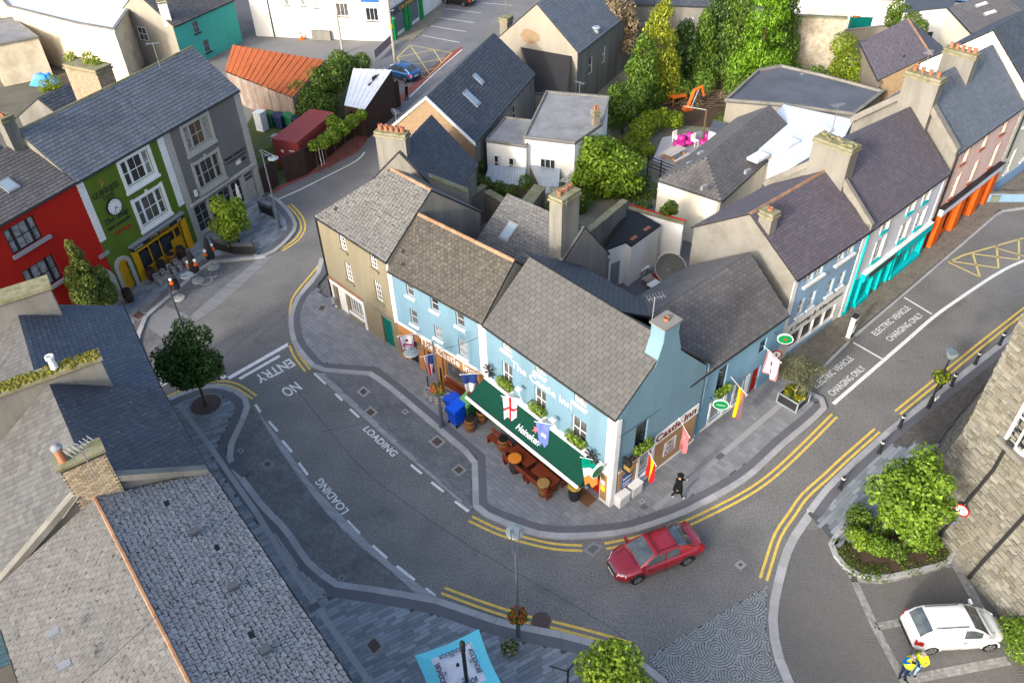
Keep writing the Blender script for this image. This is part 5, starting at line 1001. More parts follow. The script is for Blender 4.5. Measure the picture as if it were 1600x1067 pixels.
# courtyard of the inn
yd = sheet('courtyard', gpoly([(900,400),(985,310),(1090,345),(1080,420),(1010,480),(950,440)], 0), 0.02, M_BAND)
cy = flat_building('courtyard_shed', 'white walled shed with black felt roof in the inn courtyard', gpoly([(947,392),(979,325),(1031,354),(986,386),(978,380)], 3.2), 3.2, P_WALL, M_BLKF, 'shed', kerb=0)
fy = Face(G(986,386,3.2).xy, G(1031,354,3.2).xy); 
for i, a in enumerate((0.5, 2.0)): fy.part('planter_trough', M_POT, cy, (a,a+0.6,3.2,3.36,-0.5,-0.25))
fy2 = Face(G(947,392,3.2).xy, G(978,380,3.2).xy); fy2.part('shed_door', M_LEAD, cy, (0.5,1.2,0,2.0,0,0.05))
cw = thing('courtyard_wall', 'grey concrete parapet wall beside the black felt roof', 'wall', G(940,350,3).to_tuple()); fw = Face(G(907,372,4.6).xy, G(980,312,4.6).xy); fw.part('wall_panel', M_CEM, cw, (0,fw.L,0,4.4,-0.35,0)); fw.part('wall_cap', M_LICHEN, cw, (-0.05,fw.L+0.05,4.4,4.52,-0.42,0.06))
ww = thing('white_yard_wall', 'white yard wall with red edged coping behind the courtyard', 'wall', G(1031,345,2).to_tuple()); fw = Face(G(981,325,3.4).xy, G(1068,350,3.4).xy); fw.part('wall_panel', P_WALL, ww, (0,fw.L,0,3.3,-0.3,0)); fw.part('wall_cap', M_LICHEN, ww, (0,fw.L,3.3,3.42,-0.4,0.03)); fw.part('red_strip', P_RED, ww, (0,fw.L,3.42,3.47,-0.42,-0.3))
pr = thing('pot_rack', 'rack of red terracotta pots on the courtyard roof edge', 'pots', G(932,405,4.2).to_tuple()); b = MB(); pc_ = G(932,405,4.2)
b.cbox((pc_.x, pc_.y, 4.0), 1.5, 0.9, 0.08, 0.7).cbox((pc_.x, pc_.y, 1.0), 1.4, 0.8, 3.0, 0.7); b.build('rack', M_BAND, pr)
for i in range(4):
    for j in range(2): MB().lathe(pc_+Vector((math.cos(.7)*(-.55+.37*i)-math.sin(.7)*(-.2+.4*j), math.sin(.7)*(-.55+.37*i)+math.cos(.7)*(-.2+.4*j), -.12)), [(.11, 0), (.15, .26), (.16, .3), (.12, .3), (.08, .15)], 10).build('pot', P_RED, pr)
ds = G(1050,418,3.0); M_STEEL_ = plain('dish rim', (.35, .35, .35), .5); dish = thing('satellite_dish', 'large mesh satellite dish in the inn courtyard', 'satellite dish', (ds.x, ds.y, 0)); nrm = Vector((-.35, -.75, .55)).normalized(); nrm = Vector((-.45, -.8, .3)).normalized(); ux = nrm.cross(Z).normalized(); uy = nrm.cross(ux); b = MB(); V_ = []; n_ = 20
for r_, h_ in ((0.05, 0), (.35, .04), (.7, .14), (1.0, .3)): V_ += [ds+ux*(r_*math.cos(2*math.pi*i/n_))+uy*(r_*math.sin(2*math.pi*i/n_))+nrm*h_ for i in range(n_)]
b.add(V_, [(k*n_+i, k*n_+(i+1) % n_, (k+1)*n_+(i+1) % n_, (k+1)*n_+i) for k in range(3) for i in range(n_)]); b.build('reflector', mat('dark mesh', (.085, .085, .085), .6, .4, fine=.3), dish); MB().tube([ds+ux*math.cos(k*.314)+uy*math.sin(k*.314)+nrm*.3 for k in range(21)], .03, 5).build('rim', M_STEEL_, dish); MB().tube([ds-nrm*.05, Vector((ds.x+.1, ds.y+.1, 0.02))], .05, 6).build('mast', M_BAND, dish); MB().tube([ds, ds+nrm*.8], .03, 5).lathe(ds+nrm*.8, [(.06, 0), (.06, .1)], 8).build('feed_arm', M_LEAD, dish)
for i, (u, v) in enumerate(((1004,420),(1014,437),(1030,432),(1022,446))):
    p = G(u, v, 0.4); t_ = thing('courtyard_table', ['small white round table', 'wooden bench by the shed', 'red topped low table', 'white box table at the wall'][i]+' in the inn courtyard', 'table', (p.x, p.y, 0.02)); tm = (WH, M_WOOD, P_DOORR, WH)[i]
    MB().cbox((p.x, p.y, 0.5), 0.9, 0.6, 0.06, 0.7).build('table_top', tm, t_)
    for sx in (-.35, .35):
        for sy in (-.2, .2): MB().cbox((p.x+sx*.76-sy*.64, p.y+sx*.64+sy*.76, 0.02), .05, .05, .48, .7).build('leg', M_BAND, t_)
# white rear extensions with flat roofs
e1 = flat_building('flat_roof_house', 'white house with large grey felt flat roof beside the fig tree', gpoly([(854,147),(951,155),(940,197),(898,226),(820,217)], 5.0), 5.0, P_WALL, M_FELT, 'house')
f_ = Face(G(820,217,5.0).xy, G(898,226,5.0).xy); sash(f_, (1.2,2.4,2.6,3.6), e1, 3, 1, dep=-0.05); b = G(930,195,5.1); chimney(e1, (b.x, b.y), 0.5, 0.5, 5, 6.2, .4, M_RUBBLE, 2, .4, .1)
e2 = flat_building('small_extension', 'small white extension with narrow windows below the long house', gpoly([(760,222),(790,187),(832,192),(822,232)], 4.5), 4.5, P_WALL, M_FELT, 'extension')
f_ = Face(G(760,223,4.5).xy, G(821,233,4.5).xy); sash(f_, (0.6,1.0,2.4,3.6), e2, 1, 2, dep=-0.05); sash(f_, (1.8,2.25,2.4,3.6), e2, 1, 2, dep=-0.05)
for nm, lab, px in (('zinc_lean_to', 'left zinc sheet lean to roof below the white extension', [(757,283),(822,291),(821,262),(764,258)]), ('zinc_lean_to', 'right zinc sheet lean to roof beside the fig tree', [(848,303),(872,302),(876,262),(828,258)])):
    P = [G(px[0][0], px[0][1], 2.3), G(px[1][0], px[1][1], 2.3), G(px[2][0], px[2][1], 2.9), G(px[3][0], px[3][1], 2.9)]; t_ = thing(nm, lab, 'lean to', (P[0].x, P[0].y, 0), group='zinc lean-tos'); n_ = 14
    for i in range(n_):
        a, b_ = i/n_, (i+.93)/n_; q = [P[0].lerp(P[1], a), P[0].lerp(P[1], b_), P[3].lerp(P[2], b_), P[3].lerp(P[2], a)]; MB().box8([p-Z*.04 for p in q], [p+Z*(.03 if i % 2 else .0) for p in q]).build('sheet_panel', M_ZINC, t_)
    b = MB(); 
    for i in range(4): a, c = P[i], P[(i+1) % 4]; b.quad(Vector((a.x, a.y, 0)), Vector((c.x, c.y, 0)), c-Z*.06, a-Z*.06)
    b.build('wall', M_RUBBLE, t_)
for i, (a, c, h, w_) in enumerate((((757,300),(852,355),3.2,.5),((822,330),(852,292),4.6,.8),((882,330),(876,292),4.6,.7),((700,335),(760,290),3,.4))):
    p, q = G(a[0], a[1], h), G(c[0], c[1], h); f_ = Face(p.xy, q.xy); t_ = thing('rubble_wall', ['long low', 'tall stub of', 'brick topped stub of', 'short low'][i]+' old rubble wall in the yard below the flat roofs', 'wall', (p.x, p.y, 0)); f_.part('wall_panel', M_RUBBLE, t_, (0,f_.L,0,h-.1,-w_,0)); f_.part('wall_cap', M_LICHEN, t_, (-.05,f_.L+.05,h-.1,h,-w_-.05,.05))
# large flat roofs behind the side street
e3 = flat_building('dark_flat_roof_building', 'building with wide dark flat roof with puddle stains behind the side street', gpoly([(1135,160),(1185,114),(1220,107),(1285,122),(1378,147),(1333,182),(1225,167)], 4.0), 4.0, P_BEIGE, M_FELTD, kerb=0.2)
e4 = flat_building('white_roof_building', 'building with pale sheet roof and raised roof lights', gpoly([(1165,228),(1225,167),(1331,190),(1288,272)], 4.5), 4.5, P_WALL, M_SHEETW, kerb=0.0)
for (u, v) in ((1233,222),(1185,244),(1285,205)):
    p = G(u, v, 4.8); o = MB().cbox((p.x, p.y, 4.62), 1.5, 0.9, 0.2, .72).build('roof_light', M_SHEETW, e4); MB().cbox((p.x, p.y, 4.82), 1.3, 0.7, 0.05, .72).build('pane', WH, o)
d5 = thing('hipped_house', 'white walled house with hipped grey slate roof and roof vents', 'house', G(1075,310,2).to_tuple())
a, b_ = G(1029,283,4), G(1126,315,4); hw_ = (b_-a).length; hd_ = Vector((-(b_-a).y, (b_-a).x, 0)).normalized(); Bq = b_+hd_*12.5
Fh = terrace(d5, (b_.x, b_.y), (Bq.x, Bq.y), hw_/2, hw_, 4.0, 5.6, 4.0, P_IVORY, P_IVORY, S_MID, .3, .24, 0, hipL=2.1, over=.1); Fh.part('wall', P_IVORY, d5, (0, Fh.L, 0, 3.98, -.2, 0))
for (u, v, z_) in ((1095,240,4.7),(1078,256,4.6),(1100,293,4.8),(1168,268,4.9)): p = G(u, v, z_+.15); MB().cbox((p.x, p.y, z_), .5, .22, .3, .6).build('roof_vent', M_LEAD, d5)
e5 = flat_building('porch_shed', 'little white shed with slate lid beside the pink chairs', gpoly([(1108,205),(1115,190),(1160,202),(1140,216)], 2.6), 2.6, P_WALL, M_FELTD, 'shed', kerb=0)
A, B = (33.0, 73.1), (31.5, 64.5)
d6 = thing('purple_roof_barn', 'barn with weathered purple slate roof and ivy at its foot', 'barn', (*A, 0)); Fd6 = terrace(d6, A, B, 3.4, 6.8, 4.8, 7.0, 4.8, M_RUBBLE, M_OLDBRICK, S_PURP, .34, .26, 0, ridge_m=M_TERRA, jag=.02); Fd6.part('wall', M_RUBBLE, d6, (0,Fd6.L,0,4.8,-.3,0))
sw = thing('stone_garden_wall', 'tall lichen whitened stone wall beyond the conifers', 'wall', (28.5, 79.8, 0)); f_ = Face((27.6, 80.2), (33.6, 78.8)); f_.part('wall_panel', mat('lichened stone', (0.46, 0.41, 0.32), .95, .1, dirt=(0.22, 0.18, 0.13), dirt_amt=.9, scale=2.2, fine=.4, bump=.8, bscale=8), sw, (0,f_.L,0,5.0,-.5,0)); f_.part('wall_cap', M_LICHEN, sw, (0,f_.L,5.0,5.12,-.6,.1))
yw = thing('yard_wall', 'pale yard wall with gateway at the top of the picture', 'wall', G(1340,60,0).to_tuple()); f_ = Face(G(1318,66).xy, G(1392,58).xy); f_.part('wall_panel', P_BEIGE, yw, (0,f_.L,0,1.2,-.3,0)); f_.part('wall_cap', M_CEM, yw, (0,f_.L,1.2,1.28,-.35,.05)); sheet('back_yard', gpoly([(1300,60),(1400,60),(1410,-30),(1290,-30)], 0), .01, mat('pale yard', (.36, .33, .28), .9, .1, dirt=(.2, .18, .15)))
sk = G(1340,46,0); t_ = thing('skip_bin', 'dark green ribbed skip bin with orange lid in the back yard', 'bin', (sk.x, sk.y, 0)); MB().cbox((sk.x, sk.y, .15), 2.4, 1.3, 1.3, .1).build('body', P_TEALD, t_)
for i in range(6): MB().cbox((sk.x-1.0+.4*i, sk.y-.68+.04*i, .2), .08, .1, 1.2, .1).build('rib', P_TEALD, t_)
MB().cbox((sk.x-.2, sk.y+.1, 1.46), 1.6, .8, .1, .1).build('lid', P_ORANGE, t_)
A, B = G(1484,10,5.2), G(1522,50,5.2)
d7 = thing('white_corner_house', 'white house with grey roof and two roof lights at the top right', 'house', (A.x, A.y, 0)); Fd7 = terrace(d7, A.xy, B.xy, 4.2, 9.0, 5.0, 6.6, 5.0, P_IVORY, P_WALL, S_MID, .34, .26, 0); Fd7.part('wall', P_IVORY, d7, (0,Fd7.L,0,5.0,-.2,0)); sl7 = 1.6/4.2
skylight(Fd7, 1.6, 2.2, -2.6, -1.6, lambda n: 5.05-n*sl7, d7, WH); skylight(Fd7, 4.0, 4.6, -2.6, -1.6, lambda n: 5.05-n*sl7, d7, WH)
e6 = flat_building('white_back_house', 'white rendered back house with a dark doorway at the top', gpoly([(1412,20),(1488,12),(1500,-25),(1420,-25)], 4.5), 4.5, P_WALL, S_DARK, 'house', kerb=0); f_ = Face(G(1412,20,4.5).xy, G(1488,12,4.5).xy); door(f_, (f_.L*.55, f_.L*.55+1.1, .1, 2.2), e6, M_BLACK, dep=-.06)
A, B = (11.5, 88.5), (26, 85.5)
d8 = thing('grey_dark_house', 'grey house with dark roof behind the conifers', 'house', (*A, 0)); Fd8 = terrace(d8, A, B, 3.5, 7, 4.2, 6.6, 4.2, M_CEM, M_CEM, S_DARK, .4, .3, 0); o_ = [(2,3,1.6,3),(5,6,1.6,3),(8,9,1.6,3)]; wall_with_openings(Fd8, 0, Fd8.L, 0, 4.2, o_, M_CEM, d8)
for q in o_: sash(Fd8, q, d8, 2, 2)
A, B = (28, 92), (50, 88)
d9 = thing('blue_shed', 'long shed with blue ribbed sheet roof at the top edge', 'shed', (*A, 0)); Fd9 = terrace(d9, A, B, 4, 8, 3.4, 5, 3.4, P_WALL, P_WALL, plain('blue sheet', (.10, .2, .34), .5), 1.2, .6, 0); Fd9.part('wall', P_WALL, d9, (0,Fd9.L,0,3.4,-.2,0))
# ------------------------------------------------------------------ upper street
A, B = (-28.5, 93.6), (-12.6, 90.6)
u1 = thing('white_garage', 'long white rendered garage building with small barred windows', 'building', (*A, 0)); Fu = terrace(u1, A, B, 5, 10, 6.5, 8.5, 6.5, P_WALL, P_WALL, S_MID, .4, .3, 0)
ou = [(4.3,4.8,3.6,4.7),(6.2,6.7,3.6,4.6),(7.7,8.2,3.4,4.4),(10.2,11.6,2.6,4.0),(13.6,15.0,2.2,3.6)]; wall_with_openings(Fu, 0, Fu.L, 0, 6.5, ou, P_WALL, u1)
for q in ou: sash(Fu, q, u1, 3, 1, sill=M_CEM)
sg = Fu.part('sign_board', plain('garage sign blue', (.02, .11, .42), .4), u1, (13.2,15.3,4.2,5.6,.0,.06)); Fu.text('autotune', WH, sg, 13.5, 4.7, width=1.5, n=.06); Fu.text('TYRES & SERVICE', WH, sg, 13.35, 5.25, width=1.8, n=.06, height=.2); Fu.part('drain_pipe', M_GUT, u1, (2.2,2.32,0,6,0,.1)); Fu.part('plinth', M_CEM, u1, (7.0,9.2,0,1.0,0,.5))
Fs = Face(Fu.p(Fu.L, 0), Fu.p(Fu.L, 0)+Vector((.37, .93, 0))*14); u2 = thing('green_shopfront', 'green framed shopfront with grey windows on the side street', 'shopfront', Fs.p(0, 0))
GRN = plain('kelly green', (.0, .22, .05), .4); Fs.part('wall', P_WALL, u2, (0,14,0,6.5,-.2,-.02)); Fs.part('fascia_board', plain('charcoal sign', (.03, .05, .06), .4), u2, (.6,9,2.6,3.3,0,.25)); Fs.text('CAR SPARES', plain('amber letters', (.75, .42, .02), .5), u2, 2.2, 2.75, width=3.6, height=.4, n=.25)
for s_ in (.5, 3.4, 4.2, 7.4): Fs.part('green_pillar', GRN, u2, (s_,s_+.6,0,2.6,0,.28))
for s_ in (1.1, 4.8): Fs.part('shop_window', plain('grey shutter', (.12, .14, .17), .4), u2, (s_,s_+2.3,.5,2.6,0,.06))
A, B = G(270,42,4.6), G(364,0,4.6)
u3 = thing('sea_green_house', 'sea green painted house with grey slate roof at the top left', 'house', (A.x, A.y, 0)); Fu3 = terrace(u3, A.xy, B.xy, 3.9, 7.8, 4.6, 7.5, 4.6, P_SEA, P_BEIGE, S_MID, .36, .28, 0); o_ = [(2.6,3.4,3.0,4.2),(3.4,4.2,.7,2.0)]; wall_with_openings(Fu3, 0, Fu3.L, 0, 4.6, o_, P_SEA, u3)
for q in o_: sash(Fu3, q, u3, 2, 2, mf=M_LEAD, sill=M_BLACK)
g3 = Face(Fu3.p(0, 0, -7.8), Fu3.p(0, 0)); sash(g3, (2.6,3.8,2.6,4.0), u3, 2, 2, dep=-.04); chimney(u3, Fu3.p(.3, 0, -.9), .8, .7, 4.5, 7.0, .5, P_WALL, 0)
# tin shed, hoarding and container
sh = thing('tin_shed', 'old board shed with rusty orange corrugated iron roof', 'shed', (-26, 75, 0)); eL, eR, rL, rR = G(352,112,3.0), G(457,153,3.0), G(364,72,4.6), G(507,96,4.6); n_ = 30
for i in range(n_):
    a, c = i/n_, (i+.96)/n_; m_ = .03*math.cos(math.pi*i)
    for t0, t1 in ((0, .5), (.49, 1)):
        q = [eL.lerp(eR, a).lerp(rL.lerp(rR, a), t0), eL.lerp(eR, c).lerp(rL.lerp(rR, c), t0), eL.lerp(eR, c).lerp(rL.lerp(rR, c), t1), eL.lerp(eR, a).lerp(rL.lerp(rR, a), t1)]; dz = random.uniform(0, .03)+(.03 if t0 == 0 else .05); MB().box8([p+Z*dz for p in q], [p+Z*(dz+.025+m_) for p in q]).build('corrugated_sheet', M_CORR, sh)
f_ = Face(eL.xy, eR.xy); i = 0.0
while i < f_.L-.2: w_ = random.uniform(.2, .5); f_.part('board', M_WOOD, sh, (i, min(i+w_-.015, f_.L), 0, 2.95-random.random()*.05, -.06, -.02+random.random()*.02)); i += w_
b = MB(); rb = [eL, eR, rR, rL]
for i in (1, 2, 3): p, q = rb[i], rb[(i+1) % 4]; b.quad((p.x, p.y, 0), (q.x, q.y, 0), q, p)
b.build('wall', M_WOOD, sh)
hd = thing('brown_hoarding', 'dark brown timber hoarding with picture panels along the cycle lane', 'hoarding', (-16.6, 60, 0)); hpts = [(-19.5,56.9),(-18.7,58.4)], [(-18.1,58.7),(-16.6,60.1)], [(-16.6,60.1),(-14.3,65.6)], [(-14.3,65.6),(-10.0,73.3)]
M_POST = mat('faded poster', (.42, .36, .26), .7, .2, dirt=(.13, .14, .10), dirt_amt=.9, scale=2.5, fine=.2)
for k, ((p, q)) in enumerate(hpts):
    f_ = Face(p, q); n_ = max(1, int(f_.L/.6))
    for i in range(n_):
        hh_ = 2.3 if k < 3 else 2.4+max(0, 1.9-abs((i+.5)/n_*f_.L-5.6)*.62)
        f_.part('board', M_HOARD, hd, (f_.L*i/n_, f_.L*(i+1)/n_-.008, 0.02, hh_, -.06, random.uniform(-.004, .004)))
    if k == 2: f_.part('picture_panel', M_POST, hd, (f_.L-2.3, f_.L-.6, .9, 2.2, 0.01, .05))
    if k == 3:
        for s_ in (1.2, 4.2): f_.part('picture_panel', M_POST, hd, (s_, s_+2.2, 1.0, 1.7, .01, .05))
        yl = plain('yellow emblem', (.5, .42, .03), .6); b = MB()
        for (x, z, w_, h_) in ((4.6,2.5,.7,.35),(4.7,2.85,.2,.35),(5.1,2.85,.15,.25),(5.9,2.6,.8,.3),(6.4,2.9,.25,.4),(5.9,2.3,.12,.3),(6.5,2.3,.12,.3),(4.7,2.2,.12,.3),(5.2,2.2,.12,.3)): f_.box(b, x, x+w_, z, z+h_, .01, .05)
        b.build('yellow_emblem', yl, hd); f_.part('yellow_rail', yl, hd, (1.0,7.4,2.02,2.07,.01,.05))
        P = [f_.p(1.6, 2.5, -.1), f_.p(7.3, 3.9, -.1), f_.p(7.3, 4.3, -4.2), f_.p(1.6, 2.9, -4.2)]
ms = thing('white_sheet_shed', 'shed with pale metal sheet roof behind the hoarding gable', 'shed', f_.p(4, 0, -2)); P = [G(570,172,2.6), G(612,110,4.2), G(552,108,4.2), G(538,165,2.8)]; n_ = 12
for i in range(n_):
    a, c = i/n_, (i+.97)/n_; q = [P[0].lerp(P[3], a), P[1].lerp(P[2], a), P[1].lerp(P[2], c), P[0].lerp(P[3], c)]; q = q if (q[1]-q[0]).cross(q[2]-q[0]).z > 0 else q[::-1]; MB().box8(q, [p+Z*(.03+.02*(i % 2)) for p in q]).build('sheet_panel', M_SHEETW, ms)
b = MB()
for i in range(4): p, q = P[i], P[(i+1) % 4]; b.quad((p.x, p.y, 0), (q.x, q.y, 0), q, p)
b.build('wall', M_HOARD, ms)
cd = Vector((.36, .93, 0)); cn = Vector((-.93, .36, 0)); ca = G(482,226,2.6)+cn*1.1; ct_ = thing('shipping_container', 'faded red steel shipping container behind the hoarding', 'container', (ca.x, ca.y, 0)); cf = Face(ca-cd*0+cn*2.44, ca); MB().box((ca.x, ca.y, 0.02), cd*6.1, cn*2.44, Z*2.58).build('body', M_CONT, ct_)
cf = Face(ca+cn*2.44, ca)
for i in range(8): cf.part('corrugation', M_CONT, ct_, (.15+.28*i,.28+.28*i,.2,2.4,0,.04))
cf.part('container_code', WH, ct_, (.7,1.0,1.5,1.75,.045,.05),(1.5,2.1,1.2,1.35,.045,.05),(1.5,2.0,1.7,1.8,.045,.05)); cs_ = Face(ca, ca+cd*6.1)
for i in range(20): cs_.part('corrugation', M_CONT, ct_, (.15+.3*i,.28+.3*i,.2,2.4,0,.04))
sheet('weedy_lot', gpoly([(405,312),(440,290),(480,272),(540,224),(625,165),(560,110),(455,160),(400,170),(372,220)], 0), .012, M_GRASSY); sheet('bare_garden', gpoly([(1000,190),(1010,150),(1180,130),(1140,175),(1110,200)], 0), .012, M_SOIL)
BINS = []
for i, (u, v) in enumerate(((425,197),(440,200),(456,200),(470,205))): BINS.append((u, v))
# houses behind the red, green and grey row
for nm, lab, a0, a1, dep, ze, zr, m_ in (('rear_return', 'dark slate rear roof behind the red house', -11, 1.5, 7.6, 8.3, 10.2, S_DARK), ('rear_return', 'black slate rear roof behind the green pub chimney', 6.5, 11.5, 7.4, 7.8, 9.6, S_DARK), ('rear_return', 'grey old rear roof with red brown gable at the top left', 2.5, 5.8, 16, 5.0, 7.4, S_SLGR)):
    A, B = FB.p(a0, 0, -dep), FB.p(a1, 0, -dep); t_ = thing(nm, lab, 'house', (A.x, A.y, 0), group='rear returns'); f_ = terrace(t_, A.xy, B.xy, 3, 6, ze, zr, ze, M_CEM, M_CEM, m_, .34, .26, 0); f_.part('wall', M_CEM, t_, (0,f_.L,0,ze,-.2,0))
yl_ = flat_building('yellow_annexe', 'narrow yellow rendered annexe beside the grey office', [FB.p(15.02, 0, -6.8).xy, FB.p(15.02, 0, -2.2).xy, FB.p(16.6, 0, -2.2).xy, FB.p(16.6, 0, -6.8).xy], 6.0, P_CREAM, S_PURP, 'annexe', kerb=0); f_ = Face(FB.p(16.6, 0, -2.2), FB.p(16.6, 0, -6.8)); sash(Face(FB.p(15.02, 0, -2.2), FB.p(16.6, 0, -2.2)), (.3,.9,3.2,4.6), yl_, 1, 2, mf=M_WOOD, dep=-.04)
ws = flat_building('white_roof_warehouse', 'old pale walled warehouse with wide white sheet roof at the top left corner', gpoly([(15,12),(120,38),(178,48),(215,-5),(225,-45),(-30,-45)], 5.5), 5.5, mat('peeling wall', (.60, .53, .40), .9, .1, dirt=(.33, .27, .19), dirt_amt=.8, scale=.6, fine=.12), M_SHEETW, 'warehouse', kerb=.1)
wl = flat_building('pale_outhouse', 'pale peeling outhouse wall at the far left top', gpoly([(-40,40),(20,30),(60,60),(-20,75)], 4.0), 4.0, MATS['peeling wall'], M_FELT, 'outhouse', kerb=.1)
for i in range(16):
    p = G(10+i*4.2, 112-i*.3, 0); 
    if i == 0: fn = thing('board_fence', 'weathered board fence in the yard behind the red house', 'fence', (p.x, p.y, 0))
    MB().cbox((p.x, p.y, .01), .3, .04, 1.8+random.uniform(-.1,.1), .1).build('fence_board', M_WOOD, fn)
tp = G(68,122,.6); t_ = MB(); n_ = 12
t_.add([(tp.x+1.5*math.cos(2*math.pi*i/n_)*(1+.2*math.sin(3*i)), tp.y+1.0*math.sin(2*math.pi*i/n_), .02) for i in range(n_)]+[(tp.x+.7*math.cos(2*math.pi*i/n_), tp.y+.4*math.sin(2*math.pi*i/n_), .9+.25*math.sin(2*i)) for i in range(n_)], [(i, (i+1) % n_, n_+(i+1) % n_, n_+i) for i in range(n_)]+[tuple(range(n_, 2*n_))]); tag(t_.build('tarpaulin', plain('bright blue tarp', (.02, .22, .62), .5)), 'crumpled bright blue tarpaulin in the yard behind the red house', 'tarpaulin')
# ------------------------------------------------------------------ castle tower on the right
M_CSTONE = mat('castle stone', (.185, .18, .158), .95, .1, var=.32, dirt=(.14, .125, .085), dirt_amt=.65, scale=1.3, fine=.3, blotch=(.09, .09, .03), blotch_rng=(.64, .78), bl_scale=.35); M_MORTAR = mat('castle mortar', (.165, .158, .135), .95, .1, dirt=(.2, .19, .13), dirt_amt=.6, fine=.2)
tw = thing('castle_tower', 'massive rubble stone castle tower with battered base at the right edge', 'tower', (21, 24, 0))
Ku, dl, df = Vector((20.3, 24.4, 0)), Vector((.70, .714, 0)), Vector((.24, -.97, 0)); nl, nf = Vector((-.714, .70, 0)), Vector((-.97, -.24, 0)); K0 = Vector((19.3, 24.7, 0)); HT, HB = 16.0, 5.0
U1, U2 = Ku+dl*20, Ku+df*16; L1, L2 = K0+dl*20.5, K0+df*16
quads = [(L1, K0, Ku+Z*HB, U1+Z*HB), (K0, L2, U2+Z*HB, Ku+Z*HB), (U1+Z*HB, Ku+Z*HB, Ku+Z*HT, U1+Z*HT), (Ku+Z*HB, U2+Z*HB, U2+Z*HT, Ku+Z*HT)]
b = MB()
for q in quads: b.quad(*q)
b.quad(Ku+Z*HT, U2+Z*HT, U2+dl*20+Z*HT, U1+Z*HT); b.quad(L2, L2+Vector((18, 0, 0)), U2+Vector((16, 0, HT)), U2+Z*HT); b.build('wall_core', M_MORTAR, tw)
stones = []
for q in quads:
    p00, p10, p11, p01 = q; Hh = (p01-p00).length; z = 0.0
    while z < Hh:
        rh = random.uniform(.11, .30); t0, t1 = z/Hh, min(1, (z+rh)/Hh); a0, a1 = p00.lerp(p01, t0), p10.lerp(p11, t0); c0, c1 = p00.lerp(p01, t1), p10.lerp(p11, t1); Lw = (a1-a0).length; s = -random.random()*.3
        while s < Lw:
            w_ = random.uniform(.16, .62)*(.6+rh*1.6); u0, u1 = max(0, s/Lw), min(1, (s+w_)/Lw); nn = (p10-p00).cross(p01-p00).normalized()
            if u1-u0 > .005:
                P = [a0.lerp(a1, u0), a0.lerp(a1, u1), c0.lerp(c1, u1), c0.lerp(c1, u0)]; c = sum(P, Vector())/4; 
                if inview(c, 40): stones.append((c, P, nn))
            s += w_
        z += rh
stones.sort(key=lambda s: (s[0]-CPOS).length); so = MB()
for i, (c, P, nn) in enumerate(stones):
    k = random.uniform(.02, .07); jit = lambda: Vector((random.uniform(-.03, .03), random.uniform(-.03, .03), random.uniform(-.03, .03)))
    lo = [c+(p-c)*.94+jit()-nn*.03 for p in P]; hi = [c+(p-c)*random.uniform(.72, .86)+jit()*.6+nn*k for p in P]
    if i < 300: MB().box8(lo, hi).build('stone', M_CSTONE, tw)
    else: so.box8(lo, hi)
if so.v: so.build('stones', M_CSTONE, tw, kind='stuff')
ff_ = Face(Ku, U2)
def on_face(F, u, v):
    r = ray(u, v); t = (F.A-CPOS).dot(F.n)/r.dot(F.n); p = CPOS+r*t; return (p-F.A).dot(F.d), p.z
a_, z_ = on_face(ff_, 1592, 655); ff_.part('window', WH, tw, (a_-.1,a_+.02,z_-1.2,z_+1.4,.02,.1),(a_+.85,a_+1.0,z_-1.2,z_+1.4,.02,.1),(a_,a_+.9,z_-1.25,z_-1.1,.02,.1),(a_,a_+.9,z_+.2,z_+.26,.02,.09),(a_+.44,a_+.5,z_-1.1,z_+1.4,.02,.09)); ff_.part('pane', M_GLASS, tw, (a_,a_+.9,z_-1.15,z_+1.35,.01,.03)); ff_.part('sill', M_CEM, tw, (a_-.3,a_+1.2,z_-1.5,z_-1.27,0,.28))
a_, z_ = on_face(ff_, 1580, 690)
for s_, top_ in ((a_, z_), (a_+2.2, 8.5)):
    p0, p1 = ff_.p(s_, top_, .12), ff_.p(s_, HB, .12); bq = K0+df*(s_+.35)+nf*.12+Z*.12; MB().tube([p0, p1, bq], .075, 8).build('drain_pipe', M_GUT, tw)
p0 = ff_.p(a_, z_, .12); MB().tube([p0-ff_.d*.1, p0+ff_.d*.3], .1, 6).build('pipe_hopper', M_GUT, tw)
# ------------------------------------------------------------------ trees, shrubs, ivy
def leaf_mat(name, c1, c2, var=.42, tr=.35):
    if name in MATS: return MATS[name]
    return mat(name, c1, .55, .3, var=var, var2=c2, fine=0.0, trans=tr)
L_MAPLE = leaf_mat('maple leaves', (.11, .21, .015), (.19, .29, .03)); L_DARK = leaf_mat('dark leaves', (.035, .085, .014), (.07, .13, .022)); L_YG = leaf_mat('yellow green leaves', (.20, .32, .02), (.30, .38, .04)); L_BIRCH = leaf_mat('birch leaves', (.11, .18, .03), (.20, .23, .05)); L_OLIVE = leaf_mat('olive leaves', (.10, .12, .055), (.17, .17, .10))
L_FIG = leaf_mat('fig leaves', (.15, .25, .015), (.23, .33, .03)); L_IVY = leaf_mat('ivy leaves', (.065, .135, .015), (.14, .20, .025)); L_IVYY = leaf_mat('yellow ivy leaves', (.24, .30, .015), (.16, .24, .015)); L_CONG = leaf_mat('golden conifer', (.36, .38, .03), (.22, .29, .03)); L_CONB = leaf_mat('green conifer', (.10, .20, .03), (.17, .26, .035)); L_COND = leaf_mat('dark conifer', (.055, .115, .03), (.085, .15, .035)); L_CONBR = leaf_mat('bright conifer', (.14, .31, .02), (.21, .37, .025)); L_DRY = leaf_mat('dry stems', (.20, .15, .085), (.28, .22, .13), tr=.1)
M_BARK = mat('bark', (.10, .075, .05), .95, .1, fine=.3, bump=.6, bscale=14); M_BARKP = mat('pale bark', (.34, .31, .26), .9, .1, fine=.25)
